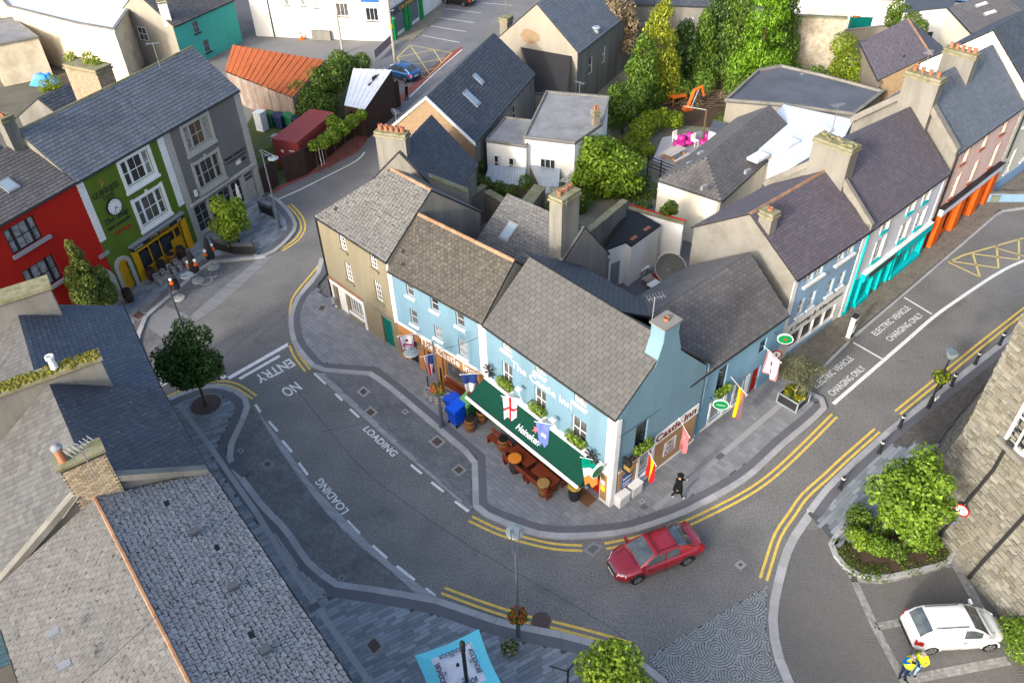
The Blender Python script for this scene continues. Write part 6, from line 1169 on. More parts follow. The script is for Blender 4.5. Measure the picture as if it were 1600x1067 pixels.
def leaves(name, blobs, n, size, m, parent, up=.35, shell=.55, aspect=.6, droop=0.0, kind=None):
    """leaf-sized folded faces spread through rounded clumps; blobs: (centre, (rx, ry, rz))"""
    B_ = [(np.array(c, float), np.array(r if hasattr(r, '__len__') else (r, r, r), float)) for c, r in blobs]; wts = np.array([np.prod(r)**(2/3) for _, r in B_]); wts /= wts.sum()
    idx = RNG.choice(len(B_), n, p=wts); C = np.array([B_[i][0] for i in idx]); R_ = np.array([B_[i][1] for i in idx])
    d = RNG.normal(size=(n, 3)); d /= np.linalg.norm(d, axis=1)[:, None]; rad = shell+(1.04-shell)*RNG.random(n)**.6; P = C+d*R_*rad[:, None]
    P[:, 2] = np.maximum(P[:, 2], .06)
    nrm = d/R_; nrm /= np.linalg.norm(nrm, axis=1)[:, None]; nrm = nrm*.8+RNG.normal(size=(n, 3))*.45; nrm[:, 2] += up; nrm /= np.linalg.norm(nrm, axis=1)[:, None]
    t = RNG.normal(size=(n, 3)); t[:, 2] -= droop; t -= nrm*(t*nrm).sum(1)[:, None]; t /= np.linalg.norm(t, axis=1)[:, None]; s = np.cross(nrm, t)
    sz = size*(.45+1.1*RNG.random(n)**1.5)[:, None]; a = t*sz; b = s*sz*aspect; f = nrm*sz*.18
    V = np.stack([P-a*.5, P+b*.5+f, P+a*.5, P-b*.5+f], 1).reshape(-1, 3)
    if parent is not None:
        iv = np.array(world(parent).inverted()); V = V@iv[:3, :3].T+iv[:3, 3]
    me = bpy.data.meshes.new(name); me.vertices.add(4*n); me.vertices.foreach_set('co', V.ravel()); q = np.arange(4*n).reshape(n, 4)
    me.loops.add(4*n); me.loops.foreach_set('vertex_index', q.ravel()); me.polygons.add(n); me.polygons.foreach_set('loop_start', np.arange(n)*4); me.polygons.foreach_set('loop_total', np.full(n, 4)); me.update(calc_edges=True); me.materials.append(m)
    o = bpy.data.objects.new(name, me); COL.objects.link(o)
    if parent is not None: o.parent = parent
    if kind or name == 'flowers': o['kind'] = kind or 'stuff'
    return o
def limbs(base, top, blobs, r, m, parent):
    b = MB(); base, top = Vector(base), Vector(top); mid = base.lerp(top, .5)+Vector((random.uniform(-.1, .1), random.uniform(-.1, .1), 0)); b.tube([base, base.lerp(mid, .15)+Vector((0, 0, .02)), mid, top], [r*1.35, r, r*.75, r*.35], 8)
    for c, _ in blobs:
        c = Vector(c); s = base.lerp(top, random.uniform(.35, .8)); k = s.lerp(c, .5)+Vector((0, 0, .15)); b.tube([s, k, c], [r*.42, r*.26, r*.08], 5)
    return b.build('trunk', m, parent, smooth=True)
def tree(name, label, base, h, crown_c, crown_r, m, n, size, trunk_r=.11, bark=None, nb=16, crown_z0=None, lumpy=.45, cat='tree', cone=0.0, aspect=.65, droop=0, z0=0, group=None, shell=.5):
    base = Vector(base); t_ = thing(name, label, cat, base, group=group); c = Vector(crown_c); r = Vector(crown_r); blobs = []
    for i in range(nb):
        d = Vector((random.gauss(0, 1), random.gauss(0, 1), random.gauss(0, 1))).normalized(); k = random.uniform(.38, .8); p = Vector((d.x*r.x*k, d.y*r.y*k, d.z*r.z*k))
        if cone: s_ = 1-cone*(p.z/r.z+1)/2; p.x *= s_; p.y *= s_
        else: s_ = 1
        q = random.uniform(lumpy*.75, lumpy*1.2)*max(.45, s_); blobs.append((c+p, (r.x*q, r.y*q, r.z*q*.9)))
    blobs.append((c, tuple(r*.5*(1-cone*.4))))
    if cone: blobs.append((c+Vector((0, 0, r.z*.75)), (r.x*.16, r.y*.16, r.z*.3)))
    limbs(base, c+Vector((0, 0, r.z*.3)), blobs[:10], trunk_r, bark or M_BARK, t_); leaves('crown', blobs, n, size, m, t_, aspect=aspect, droop=droop, shell=shell); return t_
def crown_at(u, v, base, k=1.0):
    """point above `base` seen nearest to pixel (u, v)"""
    base = Vector(base); return min((base+Vector((0, 0, z*.05)) for z in range(0, 260)), key=lambda p: (pix(p)[1]-v)**2)
# street trees
bs = G(322,634,.1); c = crown_at(298,560,bs); tree('street_tree', 'round dark green street tree in the tree pit by the left pavement', bs, 5, (c.x+.1, c.y-.05, c.z+.05), (1.85, 1.85, 2.15), L_DARK, 15000, .17, .09, nb=34, lumpy=.33, shell=.35)
pit = thing('tree_pit', 'round rusty tree grille set in the left pavement', 'tree grille', tuple(G(322,632,.12))); pc = G(322,632,.122); MB().lathe(pc, [(.95, -.02), (.95, .004), (.86, .008)], 28).build('pit_rim', M_LSETT, pit); MB().lathe(pc, [(.85, .0), (.85, .011), (.12, .013)], 28).build('grille', M_RUST, pit)
b = MB(); b.tube([G(318,625,.12), G(318,625,.12)+Vector((.0, 0, 1.3))], .04, 5); b.build('tree_stake', plain('yellow sleeve', (.65, .55, .02), .6), pit)
bs = Vector((-28.0, 39.6, .1)); bs = G(165,500,.1)
bs = Vector((FB.p(-2.9, 0, 1.7).x, FB.p(-2.9, 0, 1.7).y, .1)); c = bs+Vector((0, 0, 3.4)); tree('street_tree', 'slender conical light green tree in front of the red house', bs, 7, c, (2.1, 2.1, 3.1), L_BIRCH, 17000, .15, .08, nb=26, cone=.8, lumpy=.36)
bs = G(374,378,.1); c = crown_at(362,338,bs); tree('street_tree', 'small bright yellow green tree before the grey office', bs, 4, (c.x-.2, c.y, c.z), (1.5, 1.5, 1.75), L_YG, 6500, .19, .05, nb=18, lumpy=.4, shell=.35)
bs = G(1407,868,.1); c = crown_at(1432,782,bs); tree('maple_tree', 'full bright green maple in the planted bed by the castle', bs, 6, (c.x-.35, c.y+.1, c.z+.1), (2.0, 2.0, 2.6), L_MAPLE, 17000, .19, .12, nb=40, lumpy=.31, shell=.3)
bs = Vector((2.0, 11.6, .1)); c = Vector((2.15, 14.55, 3.6)); c = G(957,1062,3.6); bs = Vector((c.x, c.y, .1)); tree('street_tree', 'yellow green tree top at the bottom edge of the square', bs, 5, c, (1.45, 1.45, 1.4), L_YG, 11000, .15, .08, nb=24, lumpy=.36)
# olive tree in its planter
pb = G(1238,628,.12); pl = thing('planter_box', 'square black planter with pale frame and yellow flowers at the corner', 'planter', pb, math.radians(41)); b = MB(); hw, hh = .62, .72
MB().cbox((0, 0, .04), 1.2, 1.2, hh-.06, 0).build('planter_body', plain('black panel', (.02, .021, .023), .5), pl, local=True); fr = MB()
for sx in (-1, 1):
    for sy in (-1, 1): fr.cbox((sx*hw, sy*hw, 0), .07, .07, hh)
for z_ in (0.0, hh-.06):
    for s_ in (-1, 1): fr.cbox((0, s_*hw, z_), 1.18, .065, .06); fr.cbox((s_*hw, 0, z_), .065, 1.18, .06)
fr.build('planter_frame', M_ZINC, pl, local=True); MB().cbox((0, 0, hh-.1), 1.12, 1.12, .05).build('soil', M_SOIL, pl, local=True)
M_FLY = leaf_mat('yellow flowers', (.55, .42, .01), (.20, .24, .02)); M_FLR = leaf_mat('red flowers', (.45, .03, .02), (.50, .16, .02)); M_FLW = leaf_mat('white flowers', (.55, .53, .45), (.18, .20, .08))
leaves('flowers', [((pb.x+x, pb.y+y, pb.z+.75), (.25, .25, .16)) for x, y in ((-.4, 0), (.4, 0), (0, .4), (0, -.4), (.1, .1), (-.3, .35), (.3, -.35))], 700, .10, M_FLY, pl); leaves('foliage', [((pb.x, pb.y, pb.z+.74), (.6, .6, .14))], 600, .11, L_IVY, pl)
ob = pb+Z*.64; c = crown_at(1242,580,ob); tree('olive_tree', 'airy olive tree growing in the black planter', ob, 3, (c.x, c.y, c.z), (1.4, 1.4, 1.15), L_OLIVE, 5200, .13, .045, M_BARKP, nb=20, lumpy=.36, aspect=.35, shell=.3)
# bed shrubs
bc = sum((Vector((*p, 0)) for p in bed_poly[:9]), Vector())/9
for i, (u, v, r_, mm, lab) in enumerate(((1342,820,.75,L_IVY,'reddish green shrub at the road end of the bed'),(1338,850,.6,L_FIG,'low yellow green shrub at the corner of the bed'),(1368,862,.65,L_MAPLE,'rounded green shrub in the middle of the bed'),(1400,872,.55,L_IVY,'small dark shrub under the maple'),(1440,858,.7,L_MAPLE,'leafy shrub at the castle end of the bed'),(1372,835,.7,L_IVY,'tall dark shrub behind the maple trunk'))):
    p = G(u, v, .1); t_ = thing('bed_shrub', lab, 'shrub', p, group='shrubs in the planted bed'); leaves('foliage', [(p+Vector((random.uniform(-.3,.3), random.uniform(-.3,.3), .35+random.random()*.3)), r_*random.uniform(.5,.8)) for _ in range(5)], 1900, .12, mm, t_); MB().tube([p, p+Z*.5], .03, 5).build('stem', M_BARK, t_)
leaves('ground_cover', [((p[0]*.85+bc.x*.15, p[1]*.85+bc.y*.15, .12), (.5, .5, .16)) for p in bed_poly[:9]], 2200, .10, L_IVY, bed, kind='stuff')
p = G(1372,838,.1); t_ = thing('leaning_post', 'grey leaning post standing among the bed shrubs', 'post', p); MB().tube([p, p+Vector((.25, .3, 1.5))], .06, 8).build('post', M_LEAD, t_); MB().lathe(p+Vector((.25, .3, 1.5)), [(.07, 0), (.05, .05)], 8).build('post_cap', M_LEAD, t_)
p = G(1588,1025,.1); t_ = thing('hedge_bush', 'feathery light green bush beside the white car at the right edge', 'bush', p); leaves('foliage', [(p+Vector((x, y, .5+.3*random.random())), (.7, .7, .6)) for x, y in ((0, 0), (.5, .6), (.5, -.5), (.9, .1), (.1, .8), (1.3, -.8), (1.2, .9), (.4, -1.4))], 9000, .13, L_MAPLE, t_, aspect=.35); MB().tube([p, p+Z*.7], .05, 6).build('stem', M_BARK, t_)
# garden trees
bs = G(935,318,0); c = G(938,262,2.5); tree('fig_tree', 'broad yellow green fig tree in the yard behind the flat roofs', (c.x, c.y, 0), 5, c, (4.1, 3.5, 2.7), L_FIG, 22000, .26, .14, nb=40, lumpy=.3, shell=.3)
c = G(975,165,2.6); tree('ivy_mound', 'dense ivy covered mound beside the grey flat roof', (c.x, c.y, 0), 4, c, (2.4, 2.1, 2.4), L_IVY, 14000, .2, .12, nb=26, lumpy=.38, cat='shrub')
def conifer(label, u, v, top_v, r_, m, n, lean=0.0, z=0):
    p = G(u, v, 0); h = max(zz*.1 for zz in range(20, 160) if pix(p+Z*(zz*.1))[1] > top_v); t_ = thing('conifer_tree', label, 'conifer', p, group='conifers at the garden end'); MB().tube([p, p+Z*h*.9], [.16, .03], 7).build('trunk', M_BARK, t_); bl = []
    for i in range(80):
        a = random.random()*6.28; t = random.random()**1.15*.97; k = (1-t)**.6*r_*1.2+.12; bl.append((p+Vector((math.cos(a)*k*.72, math.sin(a)*k*.72, .3+t*h*.95)), (.34+k*.3, .34+k*.3, .5+.5*(1-t))))
    leaves('crown', bl, int(n*1.7), .30, m, t_, up=-.1, aspect=.38, droop=2.2, shell=.5)
for a in (('golden conifer with bright yellow tips', 1022,150,-6,1.9,L_CONG,7500),('weeping green conifer in front of the golden one', 1000,165,58,1.5,L_CONB,6500),('dull bronze green conifer second from the golden one', 1062,132,32,1.4,L_COND,5200),('slim olive green conifer beside the bronze one', 1092,128,18,1.1,L_CONB,4200),('dark blue green conifer in the middle of the row', 1112,120,-30,1.9,L_COND,8000),('tall pale green feathery conifer', 1140,125,-35,1.8,L_CONB,8000),('widest bright green conifer at the right of the row', 1180,138,-45,2.3,L_CONBR,11000),('dark slim conifer at the right end by the stone wall', 1212,112,-25,1.4,L_CONB,6000)): conifer(*a)
def ivy(name, label, pts, n, m, size=.2, cat='ivy'):
    P = [(G(u, v, z), r_) for u, v, z, r_ in pts]; p0 = P[0][0]; t_ = thing(name, label, cat, (p0.x, p0.y, 0)); leaves('foliage', [(p, r_) for p, r_ in P], n, size, m, t_); b = MB()
    for p, r_ in P[:6]: b.tube([(p.x, p.y, 0.0 if p.z < 5 else p.z-.35), (p.x+.05, p.y, p.z)], [.05, .02], 5)
    b.build('stems', M_BARK, t_); return t_
ivy('ivy_hedge', 'bright yellow green ivy hanging between the stone wall and the barn', [(1318,70,4,1.2),(1325,100,3,1.5),(1335,125,2,1.4),(1360,128,1.8,1.3),(1385,135,1.6,1.2),(1398,125,1.8,1.0),(1310,110,2,1.0)], 11000, L_IVYY)
ivy('ivy_hedge', 'dark ivy growing over the barn back wall at the top', [(1400,15,4,.9),(1412,22,4,.9),(1425,32,4,.9),(1438,44,4,.8),(1395,30,2,.9)], 4500, L_IVY)
ivy('ivy_hedge', 'mixed bushes growing over the rusty tin shed', [(470,150,2.4,1.4),(490,160,2,1.4),(500,130,3,1.5),(520,120,3.2,1.5),(540,105,3.4,1.2),(510,165,1.8,1.1),(480,175,1.5,1.1),(565,98,3.4,.9),(530,95,3.6,1.0)], 15000, L_IVY, .22)
ivy('ivy_hedge', 'fresh green creeper trailing along the hoarding and container', [(505,222,2.4,.6),(520,212,2.4,.7),(535,200,2.5,.7),(550,190,2.5,.6),(565,180,2.5,.5),(490,228,2.4,.45),(520,190,2.8,.6)], 5000, L_FIG, .18)
ivy('ivy_hedge', 'green creeper on the yard walls below the zinc roofs', [(745,260,2.6,.6),(758,285,2.4,.5),(780,292,2.3,.5),(800,298,2.3,.5),(822,285,2.8,.6),(745,285,2.6,.6),(740,240,3.5,.5)], 3600, L_IVY, .16)
ivy('yard_shrub', 'scrubby bushes growing on the mound beside the deck', [(1000,205,1.6,1.1),(985,225,1.2,.9),(1015,190,1.4,1.0),(1035,185,1.2,.9),(1055,188,1.0,.8),(1010,235,.8,.7)], 6500, L_IVYY, .2, 'shrubs')
ivy('yard_shrub', 'tangle of weeds in the narrow yard below the white extension', [(790,310,.8,.8),(830,330,.8,.8),(860,335,1.0,.8),(905,315,.9,.9),(760,320,.9,.7),(880,345,1.0,.7)], 5500, L_IVY, .18, 'weeds')
ivy('yard_shrub', 'bushes at the foot of the dark conifers by the branch pile', [(1100,128,1.0,1.2),(1065,140,.9,1.0),(1150,135,1.0,1.2),(1215,120,1.0,1.2),(1240,112,.9,1.0),(1275,118,.9,1.0)], 7000, L_CONB, .22, 'shrubs')
ivy('yard_shrub', 'rough grass and weeds along the dark alley behind the flat roofs', [(1000,280,.4,.9),(1015,300,.3,.8),(985,300,.5,.9),(1005,320,.4,.7),(960,235,.5,1.0),(1130,190,.5,.8)], 4500, L_IVY, .16, 'weeds')
ivy('dry_shrub', 'dry brown climber on the corner of the beige gabled house', [(960,20,6,1.2),(975,15,6,1.2),(985,40,4.5,1.0),(950,10,6.5,1.0),(985,70,3,.9)], 5000, L_DRY, .25, 'climber')
ivy('dry_shrub', 'tuft of dry grass growing on the white yard wall', [(1048,325,3.7,.5),(1040,330,3.6,.4)], 900, L_IVY, .2, 'grass tuft')
ivy('dry_shrub', 'weeds growing from the rubble chimney top', [(138,92,12.5,.45),(150,98,12.4,.4),(110,90,12.4,.4)], 900, L_IVYY, .14, 'weeds')
ivy('dry_shrub', 'yellowish weeds in the yard behind the red house', [(70,135,.4,.7),(85,130,.5,.8),(10,118,.8,.7)], 1600, L_IVYY, .16, 'weeds')
leaves('weeds', [(G(u, v, .05), (.9, .9, .15)) for u, v in ((450,225),(430,235),(440,250),(470,205),(430,260),(445,240))], 3500, .12, L_IVY, bpy.data.objects['weedy_lot'], kind='stuff')
pl_ = thing('branch_pile', 'heap of bare brown branches in the garden below the conifers', 'branches', tuple(G(1120,150))); b = MB()
for i in range(150):
    p = G(random.uniform(1040,1165), random.uniform(128,172), 0)+Z*random.uniform(.05, .6); a = random.uniform(-.6, .5); l_ = random.uniform(.8, 2.4); d = Vector((math.cos(a)*l_, math.sin(a)*l_, random.uniform(-.1, .35))); b.tube([p-d*.5, p+Z*random.uniform(0, .2), p+d*.5], [.03, .025, .01], 4)
b.build('branches', M_BARK, pl_, kind='stuff'); leaves('twigs', [(G(u, v, .3), (1.2, 1.2, .4)) for u, v in ((1060,140),(1100,140),(1140,150),(1080,160))], 2500, .35, L_DRY, pl_, aspect=.12, kind='stuff')
# ------------------------------------------------------------------ street furniture
M_POLE = plain('slate grey pole', (.10, .115, .13), .4, .5, .3); M_STEEL = plain('steel', (.42, .43, .44), .35, .5, .8); M_KEG = mat('steel keg', (.42, .41, .39), .35, .5, metal=.6, dirt=(.2, .2, .2), scale=4); M_BARREL = mat('oak barrel', (.26, .115, .035), .6, .3, fine=.2, dirt=(.12, .05, .02), scale=4); M_HOOP = plain('barrel hoop', (.03, .025, .025), .5, .5, .4); M_DISC = mat('lamp disc', (.15, .18, .19), .35, .5, dirt=(.28, .31, .32), scale=5)
def disc_lamp(label, base, h, toward, baskets=()):
    base = Vector(base); t_ = thing('street_lamp', label, 'street lamp', base, group='disc street lamps'); d = Vector((toward[0], toward[1], 0)).normalized(); top = base+Z*h
    MB().tube([base, base+Z*.05, base+Z*1.6, base+Z*1.62, top], [.16, .10, .10, .065, .045], 10).build('pole', M_POLE, t_); MB().lathe(base, [(.2, 0), (.2, .03), (.12, .06)], 12).build('base_plate', M_POLE, t_)
    c = top+d*1.15-Z*.35; 
    for s in (-.09, .09): sd = Vector((-d.y, d.x, 0))*s; MB().tube([top+sd-Z*.05-d*.15, c+sd*2+Z*.12], .022, 6).build('arm', M_POLE, t_)
    MB().lathe(c, [(.02, .02), (.36, .0), (.38, .02), (.36, .045), (.2, .08), (.02, .09)], 28).build('disc', M_DISC, t_); MB().lathe(c-Z*.16, [(.10, 0), (.12, .06), (.10, .17)], 12).build('lantern', M_STEEL, t_)
    return t_
L1 = disc_lamp('disc street lamp on the corner pavement by the grey office', G(438,356,.1), 6.4, (.8, -.6)); L2 = disc_lamp('disc street lamp on the inn pavement beside the blue bins', G(691,666,.1), 6.1, (-.95, -.35)); L3 = disc_lamp('disc street lamp with flower baskets above the square', G(810,994,.1), 6.2, (0, .6)); L4 = disc_lamp('disc street lamp behind the dark round street tree', Vector((-19.6, 37.2, .1)), 5.9, (.85, .5))
def basket(label, c, r, m=M_FLY):
    c = Vector(c); t_ = thing('flower_basket', label, 'flower basket', c, group='flower baskets'); MB().lathe(c-Z*r*.9, [(.05, 0), (r*.6, r*.25), (r*.85, r*.75), (r*.8, r*.78)], 12).build('bowl', M_BLACK, t_); leaves('foliage', [(c, (r, r, r*.62))], 420, .13, L_IVY, t_); leaves('flowers', [(c+Z*.05, (r*1.02, r*1.02, r*.66))], 260, .10, m, t_); MB().tube([c-Vector((r, 0, 0)), c+Vector((r, 0, 0))], .015, 5).build('bracket', M_POLE, t_)
p = G(810,994,.1); basket('round flower basket halfway up the lamp in the square', (p.x, p.y, 1.75), .42, M_FLR); q = G(797,1010,.45); basket('red and white flower bowl on the ground below the square lamp', (q.x, q.y, .42), .36, M_FLW); p = G(691,666,.1); basket('orange flower basket on the lamp by the kegs', (p.x, p.y, 3.0), .42, M_FLR)
# castle-side lantern with basket and sign
p = G(1450,637,.1); t_ = thing('lantern_post', 'old style lantern post with flower basket beside the castle pavement', 'lantern', p); MB().tube([p, p+Z*.8, p+Z*.82, p+Z*3.7], [.11, .11, .06, .04], 10).build('pole', M_BLACK, t_); c = p+Z*3.7
MB().box8([c+Vector((x*.12, y*.12, 0)) for x, y in ((-1, -1), (1, -1), (1, 1), (-1, 1))], [c+Vector((x*.24, y*.24, .42)) for x, y in ((-1, -1), (1, -1), (1, 1), (-1, 1))]).build('lantern_glass', plain('lantern glass', (.25, .3, .33), .1, .6), t_); MB().box8([c+Vector((x*.27, y*.27, .422)) for x, y in ((-1, -1), (1, -1), (1, 1), (-1, 1))], [c+Vector((x*.06, y*.06, .62)) for x, y in ((-1, -1), (1, -1), (1, 1), (-1, 1))]).build('lantern_roof', plain('lantern roof', (.08, .11, .13), .4), t_)
b = MB(); s0 = p+Vector((.12, .05, 1.15)); b.box8([s0+Vector((0, 0, 0)), s0+Vector((.5, .35, 0)), s0+Vector((.5, .38, 0)), s0+Vector((0, .03, 0))], [s0+Vector((.24, .17, .5)), s0+Vector((.26, .19, .5)), s0+Vector((.26, .22, .5)), s0+Vector((.24, .2, .5))]); b.build('warning_sign', M_BLACK, t_)
MB().cbox(p+Vector((.2, -.1, .7)), .32, .05, .22, .5).build('white_plate', WH, t_)
basket('large yellow and red flower basket on the lantern post', p+Z*2.35, .5, M_FLY)
# bollards
bp_ = None
for i, (u, v, lab) in enumerate(((1312,764,'black bollard nearest the car park on the castle kerb'),(1373,708,'black bollard beside the blue paved crossing corner'),(1405,668,'black bollard below the lantern post'),(1486,603,'black bollard just beyond the lantern post'),(1523,569,'black bollard second beyond the lantern post'),(1561,539,'black bollard farthest up the castle pavement'),(1596,508,'black bollard at the right edge of the castle pavement'))):
    p = G(u, v, .1)
    if i == 0:
        bp_ = thing('bollard', lab, 'bollard', p, group='bollards on the castle kerb'); MB().lathe((0, 0, 0), [(.12, 0), (.12, .06), (.085, .1), (.08, .72), (.095, .76), (.095, .80), (.08, .84), (.09, .95), (.05, 1.0)], 14).build('post', M_BLACK, bp_, local=True, smooth=False); MB().lathe((0, 0, .80), [(.098, 0), (.098, .07), (.06, .07)], 14).build('white_band', WH, bp_, local=True)
    else: copy_tree(bp_, label=lab, loc=p)
# kegs and barrels
kg = br = None
def keg(label, p, group, scale=1.0):
    global kg
    if kg is None:
        kg = thing('beer_keg', label, 'keg', p, group=group); MB().lathe((0, 0, 0), [(.19, 0), (.21, .05), (.21, .14), (.225, .16), (.21, .18), (.21, .38), (.225, .40), (.21, .42), (.21, .50), (.195, .58), (.18, .58), (.17, .52), (.02, .52)], 16).build('body', M_KEG, kg, local=True, smooth=False); MB().lathe((0, 0, .52), [(.05, 0), (.05, .03), (.03, .035)], 10).build('valve', M_BLACK, kg, local=True); return kg
    return copy_tree(kg, label=label, loc=p, group=group)
for i, (u, v) in enumerate(((668,619),(675,625),(684,629),(691,634),(700,628),(699,639))): keg(('steel keg at the left end of the inn row', 'steel keg second from the left beside the inn lamp', 'steel keg behind the flower basket by the inn lamp', 'steel keg in the middle front of the inn row', 'steel keg at the back right of the inn row', 'steel keg nearest the blue bin')[i], G(u, v, .11), 'kegs before the inn')
names = ('first', 'second', 'third', 'fourth', 'fifth', 'sixth', 'seventh', 'eighth', 'ninth', 'tenth')
for i in range(9):
    r_, c_ = i % 2, i//2; p = FB.p(2.1+c_*.62+r_*.15, .11, 1.55+r_*-.5); keg('steel keg in the %s row, %s from the yellow pub door' % ('front' if r_ == 0 else 'back', names[c_]), p, 'kegs before the green pub')
def barrel(label, p, group, top=None, s=1.0, body=None, hoop=None):
    t_ = thing('barrel', label, 'barrel', p, group=group); pr = [(.25, 0), (.29, .2), (.31, .45), (.29, .7), (.25, .9), (.24, .9), (.235, .87), (.01, .87)]; MB().lathe(p, [(a*s, z*s) for a, z in pr], 20).build('staves', body or M_BARREL, t_)
    for z, r_ in ((.04, .262), (.22, .298), (.62, .302), (.84, .264)): MB().lathe(Vector(p)+Z*z*s, [(r_*s, 0), (r_*s*1.02, .03*s), (r_*s, .06*s)], 20).build('hoop', hoop or M_HOOP, t_)
    if top: MB().lathe(Vector(p)+Z*.9*s, [(.34*s, 0), (.34*s, .05), (.33*s, .06)], 20).build('table_top', top, t_)
    return t_
OR = plain('orange table top', (.62, .2, .015), .5); GB = 'barrels before the inn'; DKB = mat('dark oak', (.05, .035, .03), .6, .3, fine=.2)
barrel('brown oak barrel beside the blue bin', G(735,671,.11), GB); barrel('brown oak barrel half under the awning corner', G(753,658,.11), GB); barrel('oak barrel behind the orange table barrel', G(787,702,.11), GB); barrel('dark barrel with bright orange round table top', G(805,735,.11), GB, OR, 1.05, DKB); barrel('barrel with worn gold lid at the red bench end', G(849,772,.11), GB, mat('worn gold lid', (.30, .19, .06), .6, .3, fine=.3), .95); barrel('black barrel with mustard lid beside the red door', G(897,778,.11), GB, plain('mustard lid', (.55, .34, .03), .6), 1.0, plain('black tub', (.02, .02, .022), .5))
barrel('dark brown barrel beside the yellow arched door', G(203,470,.11), 'barrels before the green pub', None, 1.05, mat('dark brown oak', (.055, .03, .022), .6, .3, fine=.2))
for i, s_ in enumerate((2.3, 3.3, 4.3, 5.2)): barrel('dark glossy barrel under the pub windows, %s from the arched door' % names[i], FB.p(s_, .11, .55), 'barrels before the green pub', None, 1.0, (mat('dark brown oak', (0, 0, 0)), plain('black tub', (0, 0, 0)), M_BARREL, mat('dark brown oak', (0, 0, 0)))[i])
# bins
def bin_(label, p, m, rz, lid=None, tilt=0.0, s=1.0, group='wheelie bins'):
    t_ = thing('wheelie_bin', label, 'bin', p, rz, group); a, c = .25*s, .30*s
    MB().box8([(-a, -c, .06), (a, -c, .06), (a, c*.8, .06), (-a, c*.8, .06)], [(-a*1.25, -c*1.3, .95*s), (a*1.25, -c*1.3, .95*s), (a*1.25, c*1.2, .95*s), (-a*1.25, c*1.2, .95*s)]).build('body', m, t_, local=True)
    l0 = [(-a*1.3, -c*1.4, .955*s), (a*1.3, -c*1.4, .955*s), (a*1.3, c*1.25, .955*s), (-a*1.3, c*1.25, .955*s)]; l1 = [(-a*1.2, -c*1.25, 1.03*s), (a*1.2, -c*1.25, 1.03*s), (a*1.2, c*1.15, 1.08*s), (-a*1.2, c*1.15, 1.08*s)]; k = lambda q: [(x, y, z+tilt*(c*1.25-y)) for x, y, z in q]
    MB().box8(k(l0), k(l1)).build('lid', lid or m, t_, local=True); MB().tube([(-a*1.2, c*1.4, .92*s), (a*1.2, c*1.4, .92*s)], .025, 6).build('handle', M_BLACK, t_, local=True)
    for sx in (-1, 1): MB().tube([(sx*a*1.05, c*.8, .10), (sx*(a*1.05+.05), c*.8, .10)], .10, 12).build('wheel', M_BLACK, t_, local=True)
    return t_
BB = plain('blue bin plastic', (.0, .07, .62), .4); GBn = plain('green bin plastic', (.02, .11, .04), .45)
bin_('bright blue wheelie bin with its lid askew nearest the kerb', G(714,660,.11), BB, -.8+3.14, tilt=.25, s=1.15); bin_('blue wheelie bin with a white label behind the front one', G(709,643,.11), BB, -.8+3.14, s=1.1); bin_('dark green wheelie bin under the awning corner', G(734,650,.11), GBn, -.8+3.14, plain('pale green lid', (.10, .30, .10), .5), tilt=.35, s=1.25)
for i, (u, v) in enumerate(BINS): bin_('%s bin in the row behind the grey office, %s from the left' % (('green', 'blue', 'green', 'navy')[i], names[i]), G(u, v, .02), (GBn, plain('navy bin', (.015, .03, .08), .5), plain('mid green bin', (.02, .17, .07), .5), plain('navy bin', (0, 0, 0)))[i], 1.1, s=1.3, group='bins behind the grey office')
p = G(411,203,.02); t_ = thing('white_freezer', 'white freezer cabinet standing at the end of the bin row', 'freezer', p); MB().cbox((p.x, p.y, .02), .8, .8, 1.7, 1.1).build('body', WH, t_); MB().cbox((p.x, p.y, 1.722), .84, .84, .06, 1.1).build('lid', WH, t_)
# benches and rails under the awning
M_BENCH = mat('red bench paint', (.19, .036, .015), .6, .3, fine=.12)
def bench(label, p, rz, L_=1.7, m=M_BENCH, group='red benches before the inn'):
    t_ = thing('bench', label, 'bench', p, rz, group)
    for i in range(3): MB().cbox((0, -.14+.14*i, .43), L_, .12, .04).build('seat_slat', m, t_, local=True)
    for i in range(2): MB().cbox((0, .24, .58+.16*i), L_, .03, .12).build('back_slat', m, t_, local=True)
    for sx in (-.45, .45): MB().cbox((sx*L_, 0, 0), .06, .4, .43).build('leg', m, t_, local=True); MB().cbox((sx*L_, .26, .3), .06, .04, .5).build('back_post', m, t_, local=True)
fa = math.atan2(F3.d.y, F3.d.x)
for i, (s_, n_, rz, l_) in enumerate(((2.6,1.5,0,1.6),(4.2,.75,0,1.8),(4.4,1.85,math.pi,1.7),(6.0,.75,0,1.7),(6.1,1.85,math.pi,1.6))): bench(('red bench at the left end under the awning', 'red bench against the wall in the middle under the awning', 'red bench facing the wall at the awning edge', 'red bench against the wall near the red door', 'red bench facing the wall near the red door')[i], F3.p(s_, .11, n_), fa+rz, l_)
for i, (s_, n_) in enumerate(((4.3, 1.38), (6.05, 1.38))):
    t_ = thing('red_table', ('red slatted table in the middle under the awning', 'red slatted table near the red door under the awning')[i], 'table', F3.p(s_, .11, n_), fa, 'red tables before the inn')
    for k in range(5): MB().cbox((0, -.28+.14*k, .72), 1.5, .125, .04).build('top_slat', M_BENCH, t_, local=True)
    for sx in (-.6, .6): MB().cbox((sx, 0, 0), .07, .5, .72).build('leg', M_BENCH, t_, local=True)
bench('dark red bench below the inn window by the kegs', F2.p(5.2, .11, .45), math.atan2(F2.d.y, F2.d.x), 2.2)
